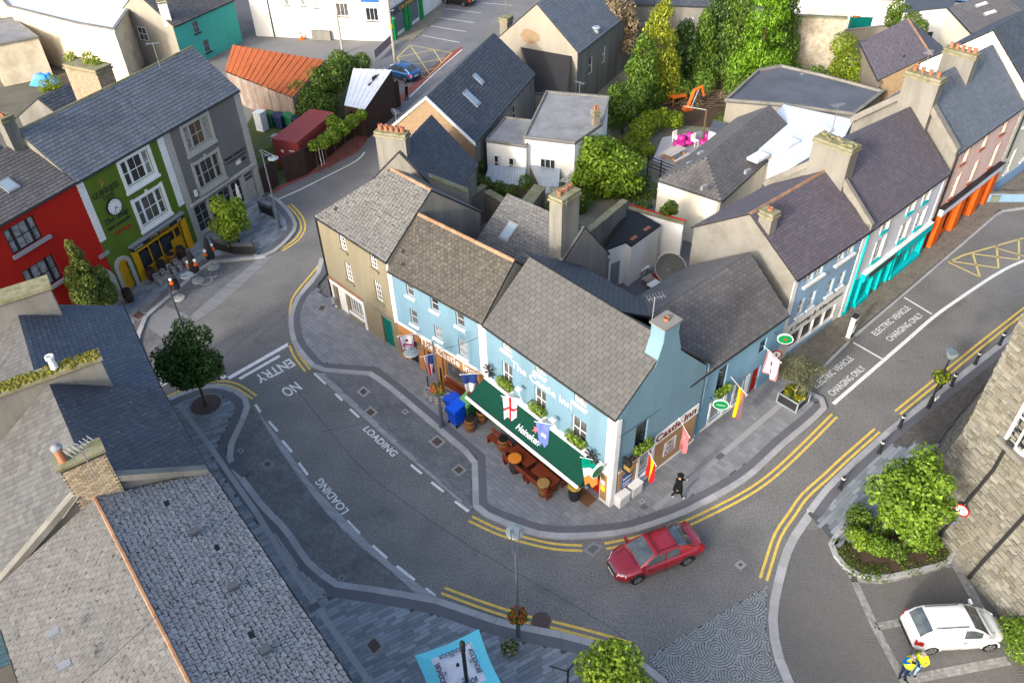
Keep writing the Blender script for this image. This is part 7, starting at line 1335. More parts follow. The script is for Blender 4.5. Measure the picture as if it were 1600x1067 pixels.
t_ = thing('hand_rail', 'grey tubular handrail before the inn window', 'rail', F2.p(4.8, .11, .8)); MB().tube([F2.p(4.2, .11, .9), F2.p(4.2, 1.0, .9), F2.p(6.2, 1.0, .9), F2.p(6.2, .11, .9)], .03, 6).build('rail', M_STEEL, t_); MB().tube([F2.p(5.2, .11, .9), F2.p(5.2, 1.0, .9)], .025, 6).build('post', M_STEEL, t_)
for i, (u, v) in enumerate(((670,610),(690,597))):
    p = G(u, v, .11); t_ = thing('barrier_post', ('black barrier post behind the kegs', 'black barrier post by the inn doorway')[i], 'post', p, group='barrier posts'); MB().tube([p, p+Z*1.1], .04, 8).build('post', M_BLACK, t_); MB().lathe(p, [(.16, 0), (.16, .03), (.05, .05)], 12).build('base', M_BLACK, t_)
# awning
GRN_A = mat('green canvas', (.002, .05, .03), .75, .2, dirt=(.001, .035, .02), dirt_amt=.4, fine=.05); aw = thing('awning', 'long dark green awning with white front edge over the inn benches', 'awning', F3.p(4, 0, 1)); a0, a1 = -.05, 8.35; zt, zb_, no = 2.60, 2.0, 1.42; b = MB(); n_ = 9
for i in range(n_):
    x0, x1 = a0+(a1-a0)*i/n_, a0+(a1-a0)*(i+1)/n_; q = [F3.p(x0+.004, zb_, no), F3.p(x1-.004, zb_, no), F3.p(x1-.004, zt, .06), F3.p(x0+.004, zt, .06)]; MB().box8(q, [p+Z*.015 for p in q]).build('canvas_panel', GRN_A, aw)
F3.part('front_bar', WH, aw, (a0-.03,a1+.03,zb_-.06,zb_+.08,no,no+.12)); F3.part('valance', GRN_A, aw, (a0,a1,zb_-.24,zb_-.065,no+.02,no+.05)); q = [F3.p(a1, zb_, no), F3.p(a1, zt, .06), F3.p(a1, .35, no-.35)]
AWS = (zt-zb_)/(no-.06)
for i in range(2): s_ = (a0+.3, a1-.3)[i]; MB().tube([F3.p(s_, 2.3, .06), F3.p(s_, zb_, no)], .03, 6).build('arm', WH, aw)
MB().box8([F3.p(a1, zb_-.05, no), F3.p(a1, 1.2, .05), F3.p(a1+.02, 1.2, .05), F3.p(a1+.02, zb_-.05, no)], [F3.p(a1, zb_, no), F3.p(a1, zt, .06), F3.p(a1+.02, zt, .06), F3.p(a1+.02, zb_, no)]).build('side_panel', GRN_A, aw)
sd = (F3.p(0, zt, .06)-F3.p(0, zb_, no)).normalized(); text_mesh('Heineken', 'lettering', WH, aw, F3.p(3.55, zb_, no)+sd*.30+Z*.02, F3.d, sd, width=1.65, height=.34, thick=.006, bold=.015); c = F3.p(4.5, zb_, no)+sd*.92+Z*.022; nn = F3.d.cross(sd); b = MB(); pts = [c+(F3.d*math.sin(2*math.pi*i/10)+sd*math.cos(2*math.pi*i/10))*(.25 if i % 2 == 0 else .10) for i in range(10)]; b.add(pts+[c], [(i, (i+1) % 10, 10) for i in range(10)]); b.build('star', plain('pinkish red star', (.62, .16, .18), .6), aw)
# flags
def stripes(cols, vert=False): return lambda u, v: cols[min(len(cols)-1, int((u if vert else v)*len(cols)))]
def flag(label, root, out, side, L_, w, h, pat, cols, drop=.15, fold=.5, awn=False):
    """cloth hanging from a pole that leans out of the wall; root: pole foot, out: pole direction"""
    root, out = Vector(root), Vector(out).normalized(); t_ = thing('flag', label, 'flag', root, group='flags on the inn'); tip = root+out*L_; MB().tube([root, tip], [.022, .016], 6).build('pole', WH, t_); MB().lathe(tip-Z*.03, [(.03, 0), (.035, .03), (.02, .06)], 8).build('finial', WH, t_)
    nu, nv = 12, 18; V = []; F = []; I = []; d = Vector((out.x, out.y, 0)).normalized(); pr = Vector((-d.y, d.x, 0))
    for j in range(nv+1):
        v = j/nv; sq = 1-fold*(v**.7)
        for i in range(nu+1):
            u = i/nu; x = L_-.05-w*(u*sq+.5*(1-sq)*(1+.2*math.sin(3*v))); V.append(root+out*(L_-.05-w*u)*(1-v*.0)+(out*(w*(u-(u*sq+.5*(1-sq))))*min(1, v*3))-Z*h*v+pr*(.10*math.sin(u*9+v*2.3)*(.2+v)))
    if awn:                                           # the cloth drapes down the canvas once it meets it
        for k, p in enumerate(V):
            n_ = (p-F3.A).dot(F3.n); za = zt-(n_-.06)*AWS+.05
            if p.z < za:
                q = (za-p.z); sl_ = math.hypot(1, AWS); p = p+(F3.n*.5+F3.d*.56)*(q*.8); n_ = (p-F3.A).dot(F3.n); za = zt-(n_-.06)*AWS+.05; p.z = za if n_ < no+.14 else za-(n_-no-.14)*1.6; V[k] = p
    for j in range(nv):
        for i in range(nu): F.append((j*(nu+1)+i, j*(nu+1)+i+1, (j+1)*(nu+1)+i+1, (j+1)*(nu+1)+i)); I.append(pat((i+.5)/nu, (j+.5)/nv))
    b = MB(); b.v = [tuple(p) for p in V]; b.f = F; b.m = I; b.build('cloth', cols, t_, smooth=True); return t_
def cl(name, c): return mat('cloth '+name, c, .85, .1, fine=.04, trans=.3)
cW, cR, cG, cO, cB, cY, cP, cM, cBk, cPu, cLB = cl('white', (.72, .72, .70)), cl('red', (.50, .02, .03)), cl('green', (.0, .26, .17)), cl('orange', (.68, .24, .05)), cl('navy', (.03, .06, .22)), cl('yellow', (.72, .58, .01)), cl('pink', (.62, .20, .22)), cl('magenta', (.28, .02, .16)), cl('black', (.02, .02, .02)), cl('brown purple', (.22, .13, .14)), cl('blue', (.20, .26, .58))
of2 = (F2.n+Z*.12).normalized(); of3 = (F3.n+Z*.12).normalized(); of4 = (G3.n+Z*.05).normalized()
fl = flag('white inn banner flag with magenta border at the left end of the inn', F2.p(2.25, 3.05, .05), F2.n*1+F2.d*-.35+Z*.25, 1, 1.5, .95, 1.15, lambda u, v: 1 if (u < .1 or u > .9 or v < .07 or v > .93) else (1 if (.58 < v < .66 and .2 < u < .8) or (.74 < v < .8 and .25 < u < .75) or (.25 < v < .45 and .4 < u < .6) else 0), [cW, cM], fold=.05)
flag('stars and stripes flag behind the inn lamp', F2.p(4.4, 2.95, .05), F2.n+F2.d*-.3+Z*.2, 1, 1.7, .75, 1.5, lambda u, v: (2 if (v < .45 and u > .45) else (0 if int(u*9) % 2 else 1)), [cW, cR, cB], fold=.45)
flag('blue white and red striped flag at the awning corner', F3.p(.1, 3.0, .05), F3.n+F3.d*-.5+Z*.2, 1, 1.5, .9, 2.0, stripes([0, 1, 2]), [cB, cW, cl('coral red', (.62, .10, .06))], fold=.6)
flag('white flag with red cross over the awning', F3.p(2.75, 2.95, .05), F3.n*.8+F3.d*-.9+Z*.15, 1, 1.0, .8, 1.9, lambda u, v: 1 if abs(u-.5) < .12 or abs(v-.5) < .06 else 0, [cW, cR], fold=.2, awn=True)
flag('faded violet blue flag over the awning lettering', F3.p(5.3, 2.95, .05), F3.n*.8+F3.d*-.9+Z*.2, 1, 1.0, .75, 1.9, lambda u, v: 1 if .45 < v < .6 and .25 < u < .75 else 0, [cLB, cW], fold=.45, awn=True)
flag('green white and orange flag beside the red door', F3.p(8.5, 2.9, .05), F3.n*.7+F3.d*-.9+Z*.15, 1, 1.0, .85, 2.1, stripes([0, 1, 2]), [cG, cW, cO], fold=.35, awn=True)
flag('red and yellow striped flag at the inn gable corner', G3.p(2.2, 3.0, .05), G3.n+G3.d*-.55+Z*.12, 1, 1.5, .9, 1.5, lambda u, v: 1 if .28 < u < .72 else 0, [cR, cY], fold=.35)
flag('faded pink and white flag on the inn gable', G3.p(4.75, 3.1, .05), G3.n+G3.d*-.6+Z*.12, 1, 1.5, .8, 1.45, lambda u, v: 1 if abs(u-.5) < .1 and .2 < v < .75 else 0, [cP, cW], fold=.45)
flag('black red and gold striped flag on the side wing', F4.p(2.3, 3.0, .05), F4.n+F4.d*-.45+Z*.1, 1, 1.6, .7, 2.1, lambda u, v: 2 if u > .62 else (1 if u > .35 else 0), [cPu, cO, cY], fold=.4)
flag('white inn banner flag with pink border on the side wing', F4.p(5.0, 3.6, .05), F4.n+F4.d*-.45+Z*.15, 1, 1.7, 1.25, 1.5, lambda u, v: 1 if (u < .08 or u > .92 or v < .06 or v > .94) else (2 if (.55 < v < .8 and .3 < u < .7 and int(v*28) % 2) or (.25 < v < .45 and .4 < u < .6) else 0), [cW, cP, cM], fold=.15)
# round brewery signs
def round_sign(label, c, n, r, m, red=True, text=None):
    c, n = Vector(c), Vector(n).normalized(); s = n.cross(Z).normalized(); t_ = thing('hanging_sign', label, 'sign', c, group='round signs'); ring = lambda q, o: [c+s*(q*math.cos(2*math.pi*i/24))+Z*(q*.78*math.sin(2*math.pi*i/24))+n*o for i in range(24)]
    b = MB().box8(ring(r, -.05), ring(r, .05)).build('sign_body', WH, t_); MB().box8(ring(r*.9, -.055), ring(r*.9, .055)).build('sign_face', plain('sign green', (.0, .17, .05), .3), b)
    if red:
        for o in (-.057, .057): MB().add([c+s*(r*.3*math.sin(math.pi*i/5)*(1 if i % 2 == 0 else .42))+Z*(r*.3*math.cos(math.pi*i/5)*(1 if i % 2 == 0 else .42))+n*o for i in range(10)], [tuple(range(10))]).build('star', P_RED, b)
    if text: text_mesh(text, 'lettering', WH, b, c+n*.056-s*(-r*.55)-Z*.06, -s, Z, width=r*1.1, thick=.004, shear=.3)
    return t_
def arm(t_, a, b_): MB().tube([a, b_], .02, 5).build('bracket', M_BLACK, t_)
t_ = round_sign('round green sign with red star beside the inn door', F3.p(8.9, 3.1, .75), F3.d, .42, None); arm(t_, F3.p(8.9, 3.1, 0), F3.p(8.9, 3.1, .4))
t_ = round_sign('round green sign with white script on the side wing', F4.p(.75, 2.45, .7), -F4.d*.8+F4.n*.6, .42, None, False, 'Carlsberg'); arm(t_, F4.p(.75, 2.45, 0), F4.p(.75, 2.45, .4))
t_ = round_sign('round green sign with red star at the far end of the side wing', F4.p(5.9, 4.0, .7), -F4.d*.8+F4.n*.6, .42, None); arm(t_, F4.p(5.9, 4.0, 0), F4.p(5.9, 4.0, .4))
t_ = thing('black_hanging_sign', 'black and gold hanging sign on the inn corner', 'sign', G3.p(.75, 3.0, .3)); G3.part('sign_body', M_BLACK, t_, (.55,.7,2.5,3.4,.1,.55)); G3.part('gold_emblem', M_GOLD, t_, (.53,.72,2.75,3.0,.2,.6)); arm(t_, G3.p(.6, 3.3, 0), G3.p(.6, 3.3, .4))
for i, s_ in enumerate((.25, 1.2)):
    t_ = thing('white_utility_box', ('white box at the inn corner foot', 'white box second from the inn corner')[i], 'box', G3.p(s_+.35, .11, .25), group='white boxes at the gable'); G3.part('body', WH, t_, (s_,s_+.7,.11,.8,.04,.45)); G3.part('lid', WH, t_, (s_-.02,s_+.72,.803,.84,.03,.48))
# window boxes
for i, (F, s0, s1, z_, lab) in enumerate(((F3,1.3,2.1,3.1,'left window of the inn front'),(F3,3.78,4.6,3.1,'middle window of the inn front'),(F3,6.43,7.4,3.0,'right window of the inn front'),(G3,1.4,2.35,2.95,'gable window of the inn'),(F4,1.1,1.95,2.3,'upper window of the side wing'))):
    t_ = thing('window_box', 'green leafy window box under the '+lab, 'window box', F.p(s0, z_, .1), group='window boxes'); F.part('trough', M_BLACK, t_, (s0,s1,z_-.02,z_+.16,.13,.33)); leaves('foliage', [(F.p(s0+(s1-s0)*k/4, z_+.32, .24), (.22, .22, .26)) for k in range(5)], 520, .12, L_FIG, t_); leaves('flowers', [(F.p(s0+(s1-s0)*k/4, z_+.34, .26), (.2, .2, .22)) for k in range(5)], 90, .08, M_FLW, t_)
for i, (s_, z_) in enumerate(((.55, 3.6), (8.1, 3.1))):
    c = F3.p(s_, z_, .25); t_ = thing('wall_wreath', ('dark metal wall ornament beside the awning corner', 'dark metal wall ornament near the red door')[i], 'ornament', c, group='wall ornaments'); b = MB()
    for k in range(8): a = k*math.pi/4; d = F3.d*math.cos(a)+Z*math.sin(a); b.box8([c+d*.02, c+d*.38+F3.d*.1, c+d*.42, c+d*.38-F3.d*.1], [c+d*.02+F3.n*.05, c+d*.38+F3.d*.1+F3.n*.08, c+d*.42+F3.n*.1, c+d*.38-F3.d*.1+F3.n*.05])
    b.build('leaves', plain('gun metal', (.06, .055, .05), .4, .5, .6), t_); arm(t_, F3.p(s_, z_, 0), c)
for i, s_ in enumerate((3.05, 5.55)):
    c = F3.p(s_, 4.05-.35*i, .45); t_ = thing('wall_floodlight', ('white floodlight between the inn windows on the left', 'white floodlight under the inn lettering on the right')[i], 'floodlight', c, group='floodlights'); MB().cbox(c, .3, .2, .12, fa).build('lamp_head', WH, t_); MB().tube([F3.p(s_, 2.8, .1), F3.p(s_, 3.4, .3), c], .025, 5).build('arm', WH, t_)
# umbrella
um = thing('parasol', 'turquoise and white square parasol with black mast in the square', 'parasol', G(722,1052,.11)); zz = 2.55; corners = [G(648,1024,zz), G(748,982,zz), G(788,1076,zz)]; corners.append(corners[0]+corners[2]-corners[1]); cc_ = sum(corners, Vector())/4+Z*.55
MTU = mat('turquoise canvas', (.20, .80, .90), .7, .2, fine=.04, trans=.2); MWC = mat('white canvas', (.84, .84, .88), .7, .2, fine=.04, trans=.2)
for i in range(4):
    a, b_ = corners[i], corners[(i+1) % 4]; n_ = 8; k = .62; bo = MB(); 
    E = [a.lerp(b_, j/n_)+(cc_-a.lerp(b_, j/n_))*(.035*math.sin(math.pi*j/n_)*2)*Vector((1, 1, 0)).length*0+Vector(((cc_-a.lerp(b_, j/n_)).x, (cc_-a.lerp(b_, j/n_)).y, 0))*.06*math.sin(math.pi*j/n_) for j in range(n_+1)]; I_ = [e.lerp(cc_, 1-k)-Z*.03*math.sin(math.pi*j/n_) for j, e in enumerate(E)]
    for j in range(n_): bo.quad(E[j], E[j+1], I_[j+1], I_[j])
    bo.build('canopy_border', MTU, um); bi = MB()
    for j in range(n_): bi.quad(I_[j], I_[j+1], cc_)
    bi.build('canopy_panel', MWC, um); md = I_[0].lerp(I_[-1], .5); xd = (I_[-1]-I_[0]).normalized(); yd = (cc_-md).normalized(); text_mesh('ROCKSHORE', 'lettering', plain('navy letters', (.02, .02, .06), .6), um, md.lerp(cc_, .04)-xd*.52+Z*.055, xd, yd, width=1.04, height=.22, thick=.004, bold=.02)
    cA = md.lerp(cc_, .02)+Z*.045; MB().tube([cA+(xd*math.cos(t*.785+.39)+yd*math.sin(t*.785+.39))*.42 for t in range(9)], .008, 4).build('ring_emblem', plain('pale grey print', (.5, .52, .52), .7), um)
    MB().tube([md.lerp(cc_, .34)+Z*.05+(xd*math.cos(t*.7)+yd*math.sin(t*.7))*(.03+.012*t) for t in range(7)], .016, 4).build('swirl_emblem', plain('navy letters', (0, 0, 0)), um)
bs = G(735,1090,.11); tpp = G(722,1003,3.6)+Vector((.12, -.45, 0))*0; MB().tube([(cc_.x, cc_.y, .12), (cc_.x, cc_.y, cc_.z)], .05, 8).build('inner_mast', M_BLACK, um); MB().lathe(cc_-Z*.02, [(.07, 0), (.06, .08), (.02, .12)], 10).build('finial', M_BLACK, um); MB().cbox((cc_.x, cc_.y, .115), .9, .9, .1).build('base', M_STEEL, um)
tp6 = G(722,1004,6.0); q6 = Vector((tp6.x, tp6.y, .11)); t_ = thing('black_pole', 'tall black pole with capped head standing at the near edge of the turquoise parasol', 'pole', q6); MB().tube([q6, q6+Z*5.3, q6+Z*5.32, q6+Z*5.55], [.085, .075, .09, .09], 12).build('pole', M_BLACK, t_); MB().tube([q6+Z*5.56, q6+Z*5.75, q6+Z*5.9, q6+Z*5.98], [.075, .105, .10, .06], 12).build('head', M_BLACK, t_); MB().tube([q6+Z*5.5, q6+Vector((.22, .12, 5.7)), q6+Vector((.3, .1, 5.4))], .02, 6).build('hook', M_LEAD, t_); MB().lathe(q6, [(.16, 0), (.16, .03), (.09, .06)], 12).build('base_plate', M_BLACK, t_)
p = G(890,1045,2.2); t_ = thing('sign_arm_post', 'slim black post with two short arms beside the bottom tree', 'post', (p.x-.1, p.y-.4, .1)); q = Vector((p.x-.1, p.y-.4, .1)); MB().tube([q, q+Z*2.9], .04, 8).build('pole', M_BLACK, t_); MB().tube([q+Z*2.7, q+Vector((-.7, .2, 2.8))], .03, 6).build('arm', M_BLACK, t_); MB().tube([q+Z*2.75, q+Vector((.45, .5, 2.9))], .03, 6).build('arm', M_BLACK, t_)
# charger
p = G(1326,528,.11); t_ = thing('electric_charger', 'white and black electric vehicle charger on the kerb', 'charger', p, math.radians(41)); MB().cbox((0, 0, 0), .7, .55, .08).build('base', M_CEM, t_, local=True); MB().cbox((0, 0, .08), .36, .28, 1.55).build('body', WH, t_, local=True); MB().cbox((0, 0, 1.63), .38, .30, .14).build('cap', M_BLACK, t_, local=True); MB().cbox((0, -.145, 1.1), .2, .02, .3).build('screen', M_BLACK, t_, local=True); MB().cbox((0, -.145, .1), .3, .02, .35).build('lower_panel', M_BLACK, t_, local=True); MB().tube([(.2, 0, 1.2), (.45, 0, .9), (.4, .0, .5), (.19, 0, .6)], .022, 6).build('cable', M_BLACK, t_, local=True)
for (u, v, F) in ((1208,556,F4),):
    c = F.p(5.55, 3.0, .6); t_ = thing('no_entry_sign', 'round white sign with red ring and arrow on the side wing corner', 'road sign', c); n_ = -F.d*.7+F.n*.7; s = n_.cross(Z).normalized(); rg = lambda q, o: [c+s*q*math.cos(i*.3491)+Z*q*math.sin(i*.3491)+n_*o for i in range(18)]; o = MB().box8(rg(.32, -.01), rg(.32, .01)).build('sign_plate', P_RED, t_); MB().box8(rg(.24, .0), rg(.24, .015)).build('sign_face', WH, o); MB().tube([c+n_*.02-Z*.15, c+n_*.02+Z*.12], .03, 4).build('arrow', M_BLACK, o); MB().tube([c-n_*.02, F.p(5.55, 3.0, 0)], .025, 6).build('bracket', M_STEEL, t_)
c = G(1503,797,2.4); t_ = thing('no_right_turn_sign', 'round road sign with red ring on a post before the castle', 'road sign', (c.x, c.y, .1)); n_ = Vector((-.75, -.6, .1)).normalized(); s = n_.cross(Z).normalized(); rg = lambda q, o: [c+s*q*math.cos(i*.3491)+Z*q*math.sin(i*.3491)+n_*o for i in range(18)]; o = MB().box8(rg(.34, -.01), rg(.34, .01)).build('sign_plate', P_RED, t_); MB().box8(rg(.26, .0), rg(.26, .016)).build('sign_face', WH, o); MB().tube([c+n_*.025+s*.08-Z*.14, c+n_*.025+s*.08+Z*.05, c+n_*.025+s*.0+Z*.14, c+n_*.025-s*.1+Z*.05], .025, 4).build('arrow', M_BLACK, o); MB().tube([(c.x+.03, c.y+.03, .1), (c.x+.03, c.y+.03, 2.8)], .035, 8).build('post', M_STEEL, t_); MB().cbox((c.x-.05, c.y-.05, 1.6), .4, .02, .3, .75).build('sub_plate', plain('sign blue', (.03, .2, .5), .5), t_)
p0 = Vector((-15.6, 61.6, .02)); t_ = thing('information_sign', 'small white sign on two posts before the hoarding', 'sign', p0)
for s_ in (-.2, .2): MB().tube([p0+Vector((s_*.4, s_*.9, 0)), p0+Vector((s_*.4, s_*.9, 1.6))], .03, 6).build('post', WH, t_)
MB().box(p0+Vector((-.1, -.3, 1.5)), Vector((.25, .6, 0)), Vector((.03, -.01, 0)), Z*.6).build('panel', WH, t_)
p = G(619,111,.02); t_ = thing('utility_pole', 'grey timber utility pole with brackets beside the side street', 'utility pole', p); MB().tube([p, p+Z*8.6], [.16, .11], 10).build('pole', M_BARKP, t_)
for z_ in (5.2, 6.0, 6.6): MB().tube([p+Vector((-.3, -.1, z_)), p+Vector((.5, .1, z_+.1))], .05, 6).build('bracket', M_LEAD, t_)
MB().tube([p+Z*4.4, p+Z*4.7], .18, 10).build('yellow_band', plain('yellow band', (.6, .45, .02), .6), t_)
p = G(536,84,.02); t_ = thing('wooden_post', 'old timber post standing beside the garage yard', 'post', p); MB().tube([p, p+Z*4.2], [.14, .11], 8).build('pole', M_BARKP, t_); MB().tube([p+Z*4.0+Vector((-.2, 0, 0)), p+Z*4.0+Vector((.2, 0, 0))], .05, 6).build('crosspiece', M_BARKP, t_)
p = G(472,62,.02); t_ = thing('traffic_cone', 'orange and white traffic cone by the garage wall', 'traffic cone', p); MB().cbox(p, .55, .55, .06).build('base', P_ORANGE, t_); MB().lathe(p+Z*.06, [(.22, 0), (.15, .35)], 14).lathe(p+Z*.62, [(.10, 0), (.04, .3)], 14).build('cone', P_ORANGE, t_); MB().lathe(p+Z*.41, [(.149, 0), (.10, .21)], 14).build('white_band', WH, t_)
t_ = thing('advert_banner', 'long grey banner with pink lettering along the garage forecourt', 'banner', tuple(G(590,85))); f_ = Face(G(586,97).xy, G(612,72).xy); f_.part('panel', M_LEAD, t_, (0,f_.L,.3,1.2,0,.04)); f_.text('CAR WASH', cP, t_, .3, .5, width=f_.L-.6, height=.5, n=.04); f_.part('post', M_STEEL, t_, (0,.08,0,1.2,-.06,0)); f_.part('post', M_STEEL, t_, (f_.L-.08,f_.L,0,1.2,-.06,0))
# folded parasols with ornaments and wind screens before the green pub
for i, (u, v) in enumerate(((280,466),(310,439),(334,418))):
    p = G(u, v, .02); t_ = thing('folded_parasol', ('folded black parasol with orange ornament nearest the lower left', 'folded black parasol with orange ornament in the middle of the bay', 'folded black parasol with orange ornaments nearest the grey office')[i], 'parasol', p, group='folded parasols in the bay'); MB().lathe(p, [(.42, 0), (.42, .06), (.36, .09), (.06, .11)], 20).build('base', mat('cast white base', (.33, .33, .32), .7), t_); MB().tube([p+Z*.1, p+Z*2.7], .03, 8).build('mast', M_STEEL, t_); MB().lathe(p+Z*.75, [(.16, 0), (.33, .12), (.30, .6), (.22, 1.2), (.13, 1.6), (.04, 1.85)], 10).build('folded_canopy', plain('black canvas', (.018, .018, .02), .8), t_)
    for k in range(2): a = 2.2+k*2.6+i; c = p+Vector((math.cos(a)*.3, math.sin(a)*.3, 1.25+.2*k)); MB().lathe(c-Z*.15, [(.02, 0), (.14, .1), (.16, .22), (.05, .34)], 8).build('orange_ornament', P_ORANGE, t_); MB().lathe(c+Z*.2, [(.03, 0), (.12, .08), (.11, .2), (.02, .26)], 8).build('white_ornament', WH, t_)
def screen(label, a, c, h=1.1):
    p, q = G(a[0], a[1], .11), G(c[0], c[1], .11); f_ = Face(p.xy, q.xy); t_ = thing('wind_screen', label, 'wind screen', p, group='wind screens'); f_.part('panel', plain('black screen', (.012, .012, .014), .6), t_, (.05,f_.L-.05,.16,h*.72,-.01,.01))
    f_.part('clear_panel', plain('smoked screen', (.07, .07, .08), .2), t_, (.05,f_.L-.05,h*.73,h,-.008,.008))
    for s_ in (0, f_.L): f_.part('post', M_BLACK, t_, (s_-.03,s_+.03,.11,h+.05,-.03,.03)); f_.part('foot', M_CEM, t_, (s_-.12,s_+.12,.112,.2,-.12,.12))
screen('black wind screen on the left of the office terrace', (335,390), (362,397)); screen('black wind screen in the middle of the office terrace', (364,398), (400,398)); screen('black wind screen at the right end of the office terrace', (407,332), (428,341))
p = G(363,395,.11); t_ = thing('topiary_ball', 'small green topiary ball in a black pot by the wind screen', 'plant', p); leaves('foliage', [(p+Z*.75, .22)], 500, .08, L_CONBR, t_); MB().lathe(p, [(.14, 0), (.19, .45), (.2, .5)], 12).build('pot', M_BLACK, t_)
p = G(380,330,.11); t_ = thing('folded_white_parasol', 'folded white parasol behind the small yellow green tree', 'parasol', p); MB().tube([p, p+Z*2.4], .03, 8).build('mast', M_STEEL, t_); MB().lathe(p+Z*.9, [(.12, 0), (.17, .3), (.1, 1.2), (.03, 1.5)], 10).build('folded_canopy', WH, t_)
# garden furniture on the deck
dk = struct(MB().prism(gpoly([(1020,250),(1035,215),(1095,205),(1120,225),(1060,275)], .9), 0, .9).build('deck', mat('grey deck', (.33, .33, .34), .8, .2, fine=.1)))
c = G(1054,237,1.6); t_ = thing('picnic_table', 'pale wooden picnic table on the grey deck', 'picnic table', (c.x, c.y, .91), .75); WD = mat('bleached wood', (.42, .38, .34), .8, .2, var=.1, fine=.15); OW = mat('orange wood', (.45, .19, .04), .8, .2)
for i in range(6): MB().cbox((0, -.38+.15*i, .74), 2.0, .135, .04).build('top_plank', WD, t_, local=True)
for s_ in (-.8, .8): MB().cbox((0, s_, .44), 2.0, .26, .04).build('seat', WD, t_, local=True)
for sx in (-.7, .7): MB().cbox((sx, 0, .36), .06, 1.7, .09).build('seat_bearer', OW, t_, local=True); MB().tube([(sx, -.75, 0), (sx, -.25, .73)], .05, 4).tube([(sx, .75, 0), (sx, .25, .73)], .05, 4).build('leg', OW, t_, local=True)
PKM = plain('hot pink vinyl', (.42, .02, .2), .5)
for i, (u, v, m_, lab) in enumerate(((1062,222,PKM,'hot pink blow up lounger on the deck'),(1075,218,PKM,'second hot pink blow up lounger behind the first'),(1101,218,PKM,'hot pink cushion heap beside the post'))):
    c = G(u, v, 1.3); t_ = thing('pink_lounger', lab, 'lounger', (c.x, c.y, .91), group='pink loungers'); MB().lathe((c.x, c.y, .91), [(.35, 0), (.55, .12), (.55, .3), (.4, .42), (.2, .36)], 14).build('seat', m_, t_, smooth=True); MB().lathe((c.x+.2, c.y+.35, 1.2), [(.1, 0), (.35, .1), (.35, .45), (.1, .55)], 12).build('back_cushion', m_, t_, smooth=True)
for i, (u, v) in enumerate(((1057,214),(1086,219))):
    c = G(u, v, 1.4); t_ = thing('white_chair', ('white plastic chair beside the pink loungers', 'cream garden chair right of the pink loungers')[i], 'chair', (c.x, c.y, .91), .6, 'deck chairs'); MB().cbox((0, 0, .42), .5, .5, .05).build('seat', WH, t_, local=True); MB().cbox((0, .24, .47), .5, .05, .5).build('backrest', WH, t_, local=True)
    for sx in (-.2, .2):
        for sy in (-.2, .2): MB().cbox((sx, sy, 0), .05, .05, .42).build('leg', WH, t_, local=True)
c = G(1097,224,.92); t_ = thing('timber_post', 'bare timber post with crossbar at the deck corner', 'post', c); MB().tube([c, c+Z*3.0], .09, 8).build('post', M_BARK, t_); MB().tube([c+Z*2.95, c+Vector((-1.8, .5, 3.1))], .04, 6).build('crossbar', M_BARKP, t_)
t_ = thing('deck_railing', 'black slatted railing along the deck edge', 'railing', tuple(G(1030,262,.9))); f_ = Face(G(1012,262,.9).xy, G(1052,278,.9).xy)
for z_ in (1.0, 1.3, 1.6, 1.85): f_.part('rail', M_BLACK, t_, (0,f_.L,z_,z_+.06,-.03,.03))
for s_ in (0, f_.L/2, f_.L): f_.part('post', M_BLACK, t_, (s_-.04,s_+.04,0.0,1.95,-.04,.04))
OGM = mat('orange machine paint', (.58, .13, .015), .6, .3, fine=.15)
c = G(1058,162,.02); t_ = thing('orange_bench', 'small orange steel table in the bare garden', 'table', c, .3); MB().cbox((0, 0, .75), 1.5, .9, .07).build('top', OGM, t_, local=True)
for sx in (-.65, .65):
    for sy in (-.38, .38): MB().cbox((sx, sy, 0), .08, .08, .75).build('leg', OGM, t_, local=True)
c = G(1074,172,.02); t_ = thing('digger_arm', 'orange digger arm with bucket standing in the bare garden', 'digger', c); MB().tube([c+Z*.2, c+Vector((.5, .4, 1.7)), c+Vector((1.3, .8, 1.9)), c+Vector((1.6, .9, .9))], [.16, .18, .14, .1], 6).build('boom', OGM, t_); MB().cbox(c, .9, .6, .35, .4).build('bucket', OGM, t_); MB().tube([c+Vector((.3, -.2, .3)), c+Vector((.9, .4, 1.7))], .06, 6).build('ram', M_STEEL, t_)
c = G(448,236,.02)
for i, (u, v, w_) in enumerate(((445,232,.6),(422,222,.8),(412,248,.5),(470,240,.9))):
    c = G(u, v, .02); t_ = thing('junk_panel', ('white leaning sheet by the container', 'white broken basin in the weedy lot', 'grey slab lying behind the gate', 'pale board propped on the hoarding')[i], 'scrap', c, group='scrap in the weedy lot'); MB().box(c, Vector((w_, .2, .0)), Vector((.1, w_*.8, .0)), Vector((.05, .05, .12+.3*(i % 2)))).build('sheet', (WH, M_STEEL, M_CEM, WH)[i], t_); MB().lathe(c+Vector((.3, .2, .12)), [(.2, 0), (.25, .1), (.15, .16)], 10).build('lump', (M_LEAD, WH, M_LEAD, M_CEM)[i], t_)
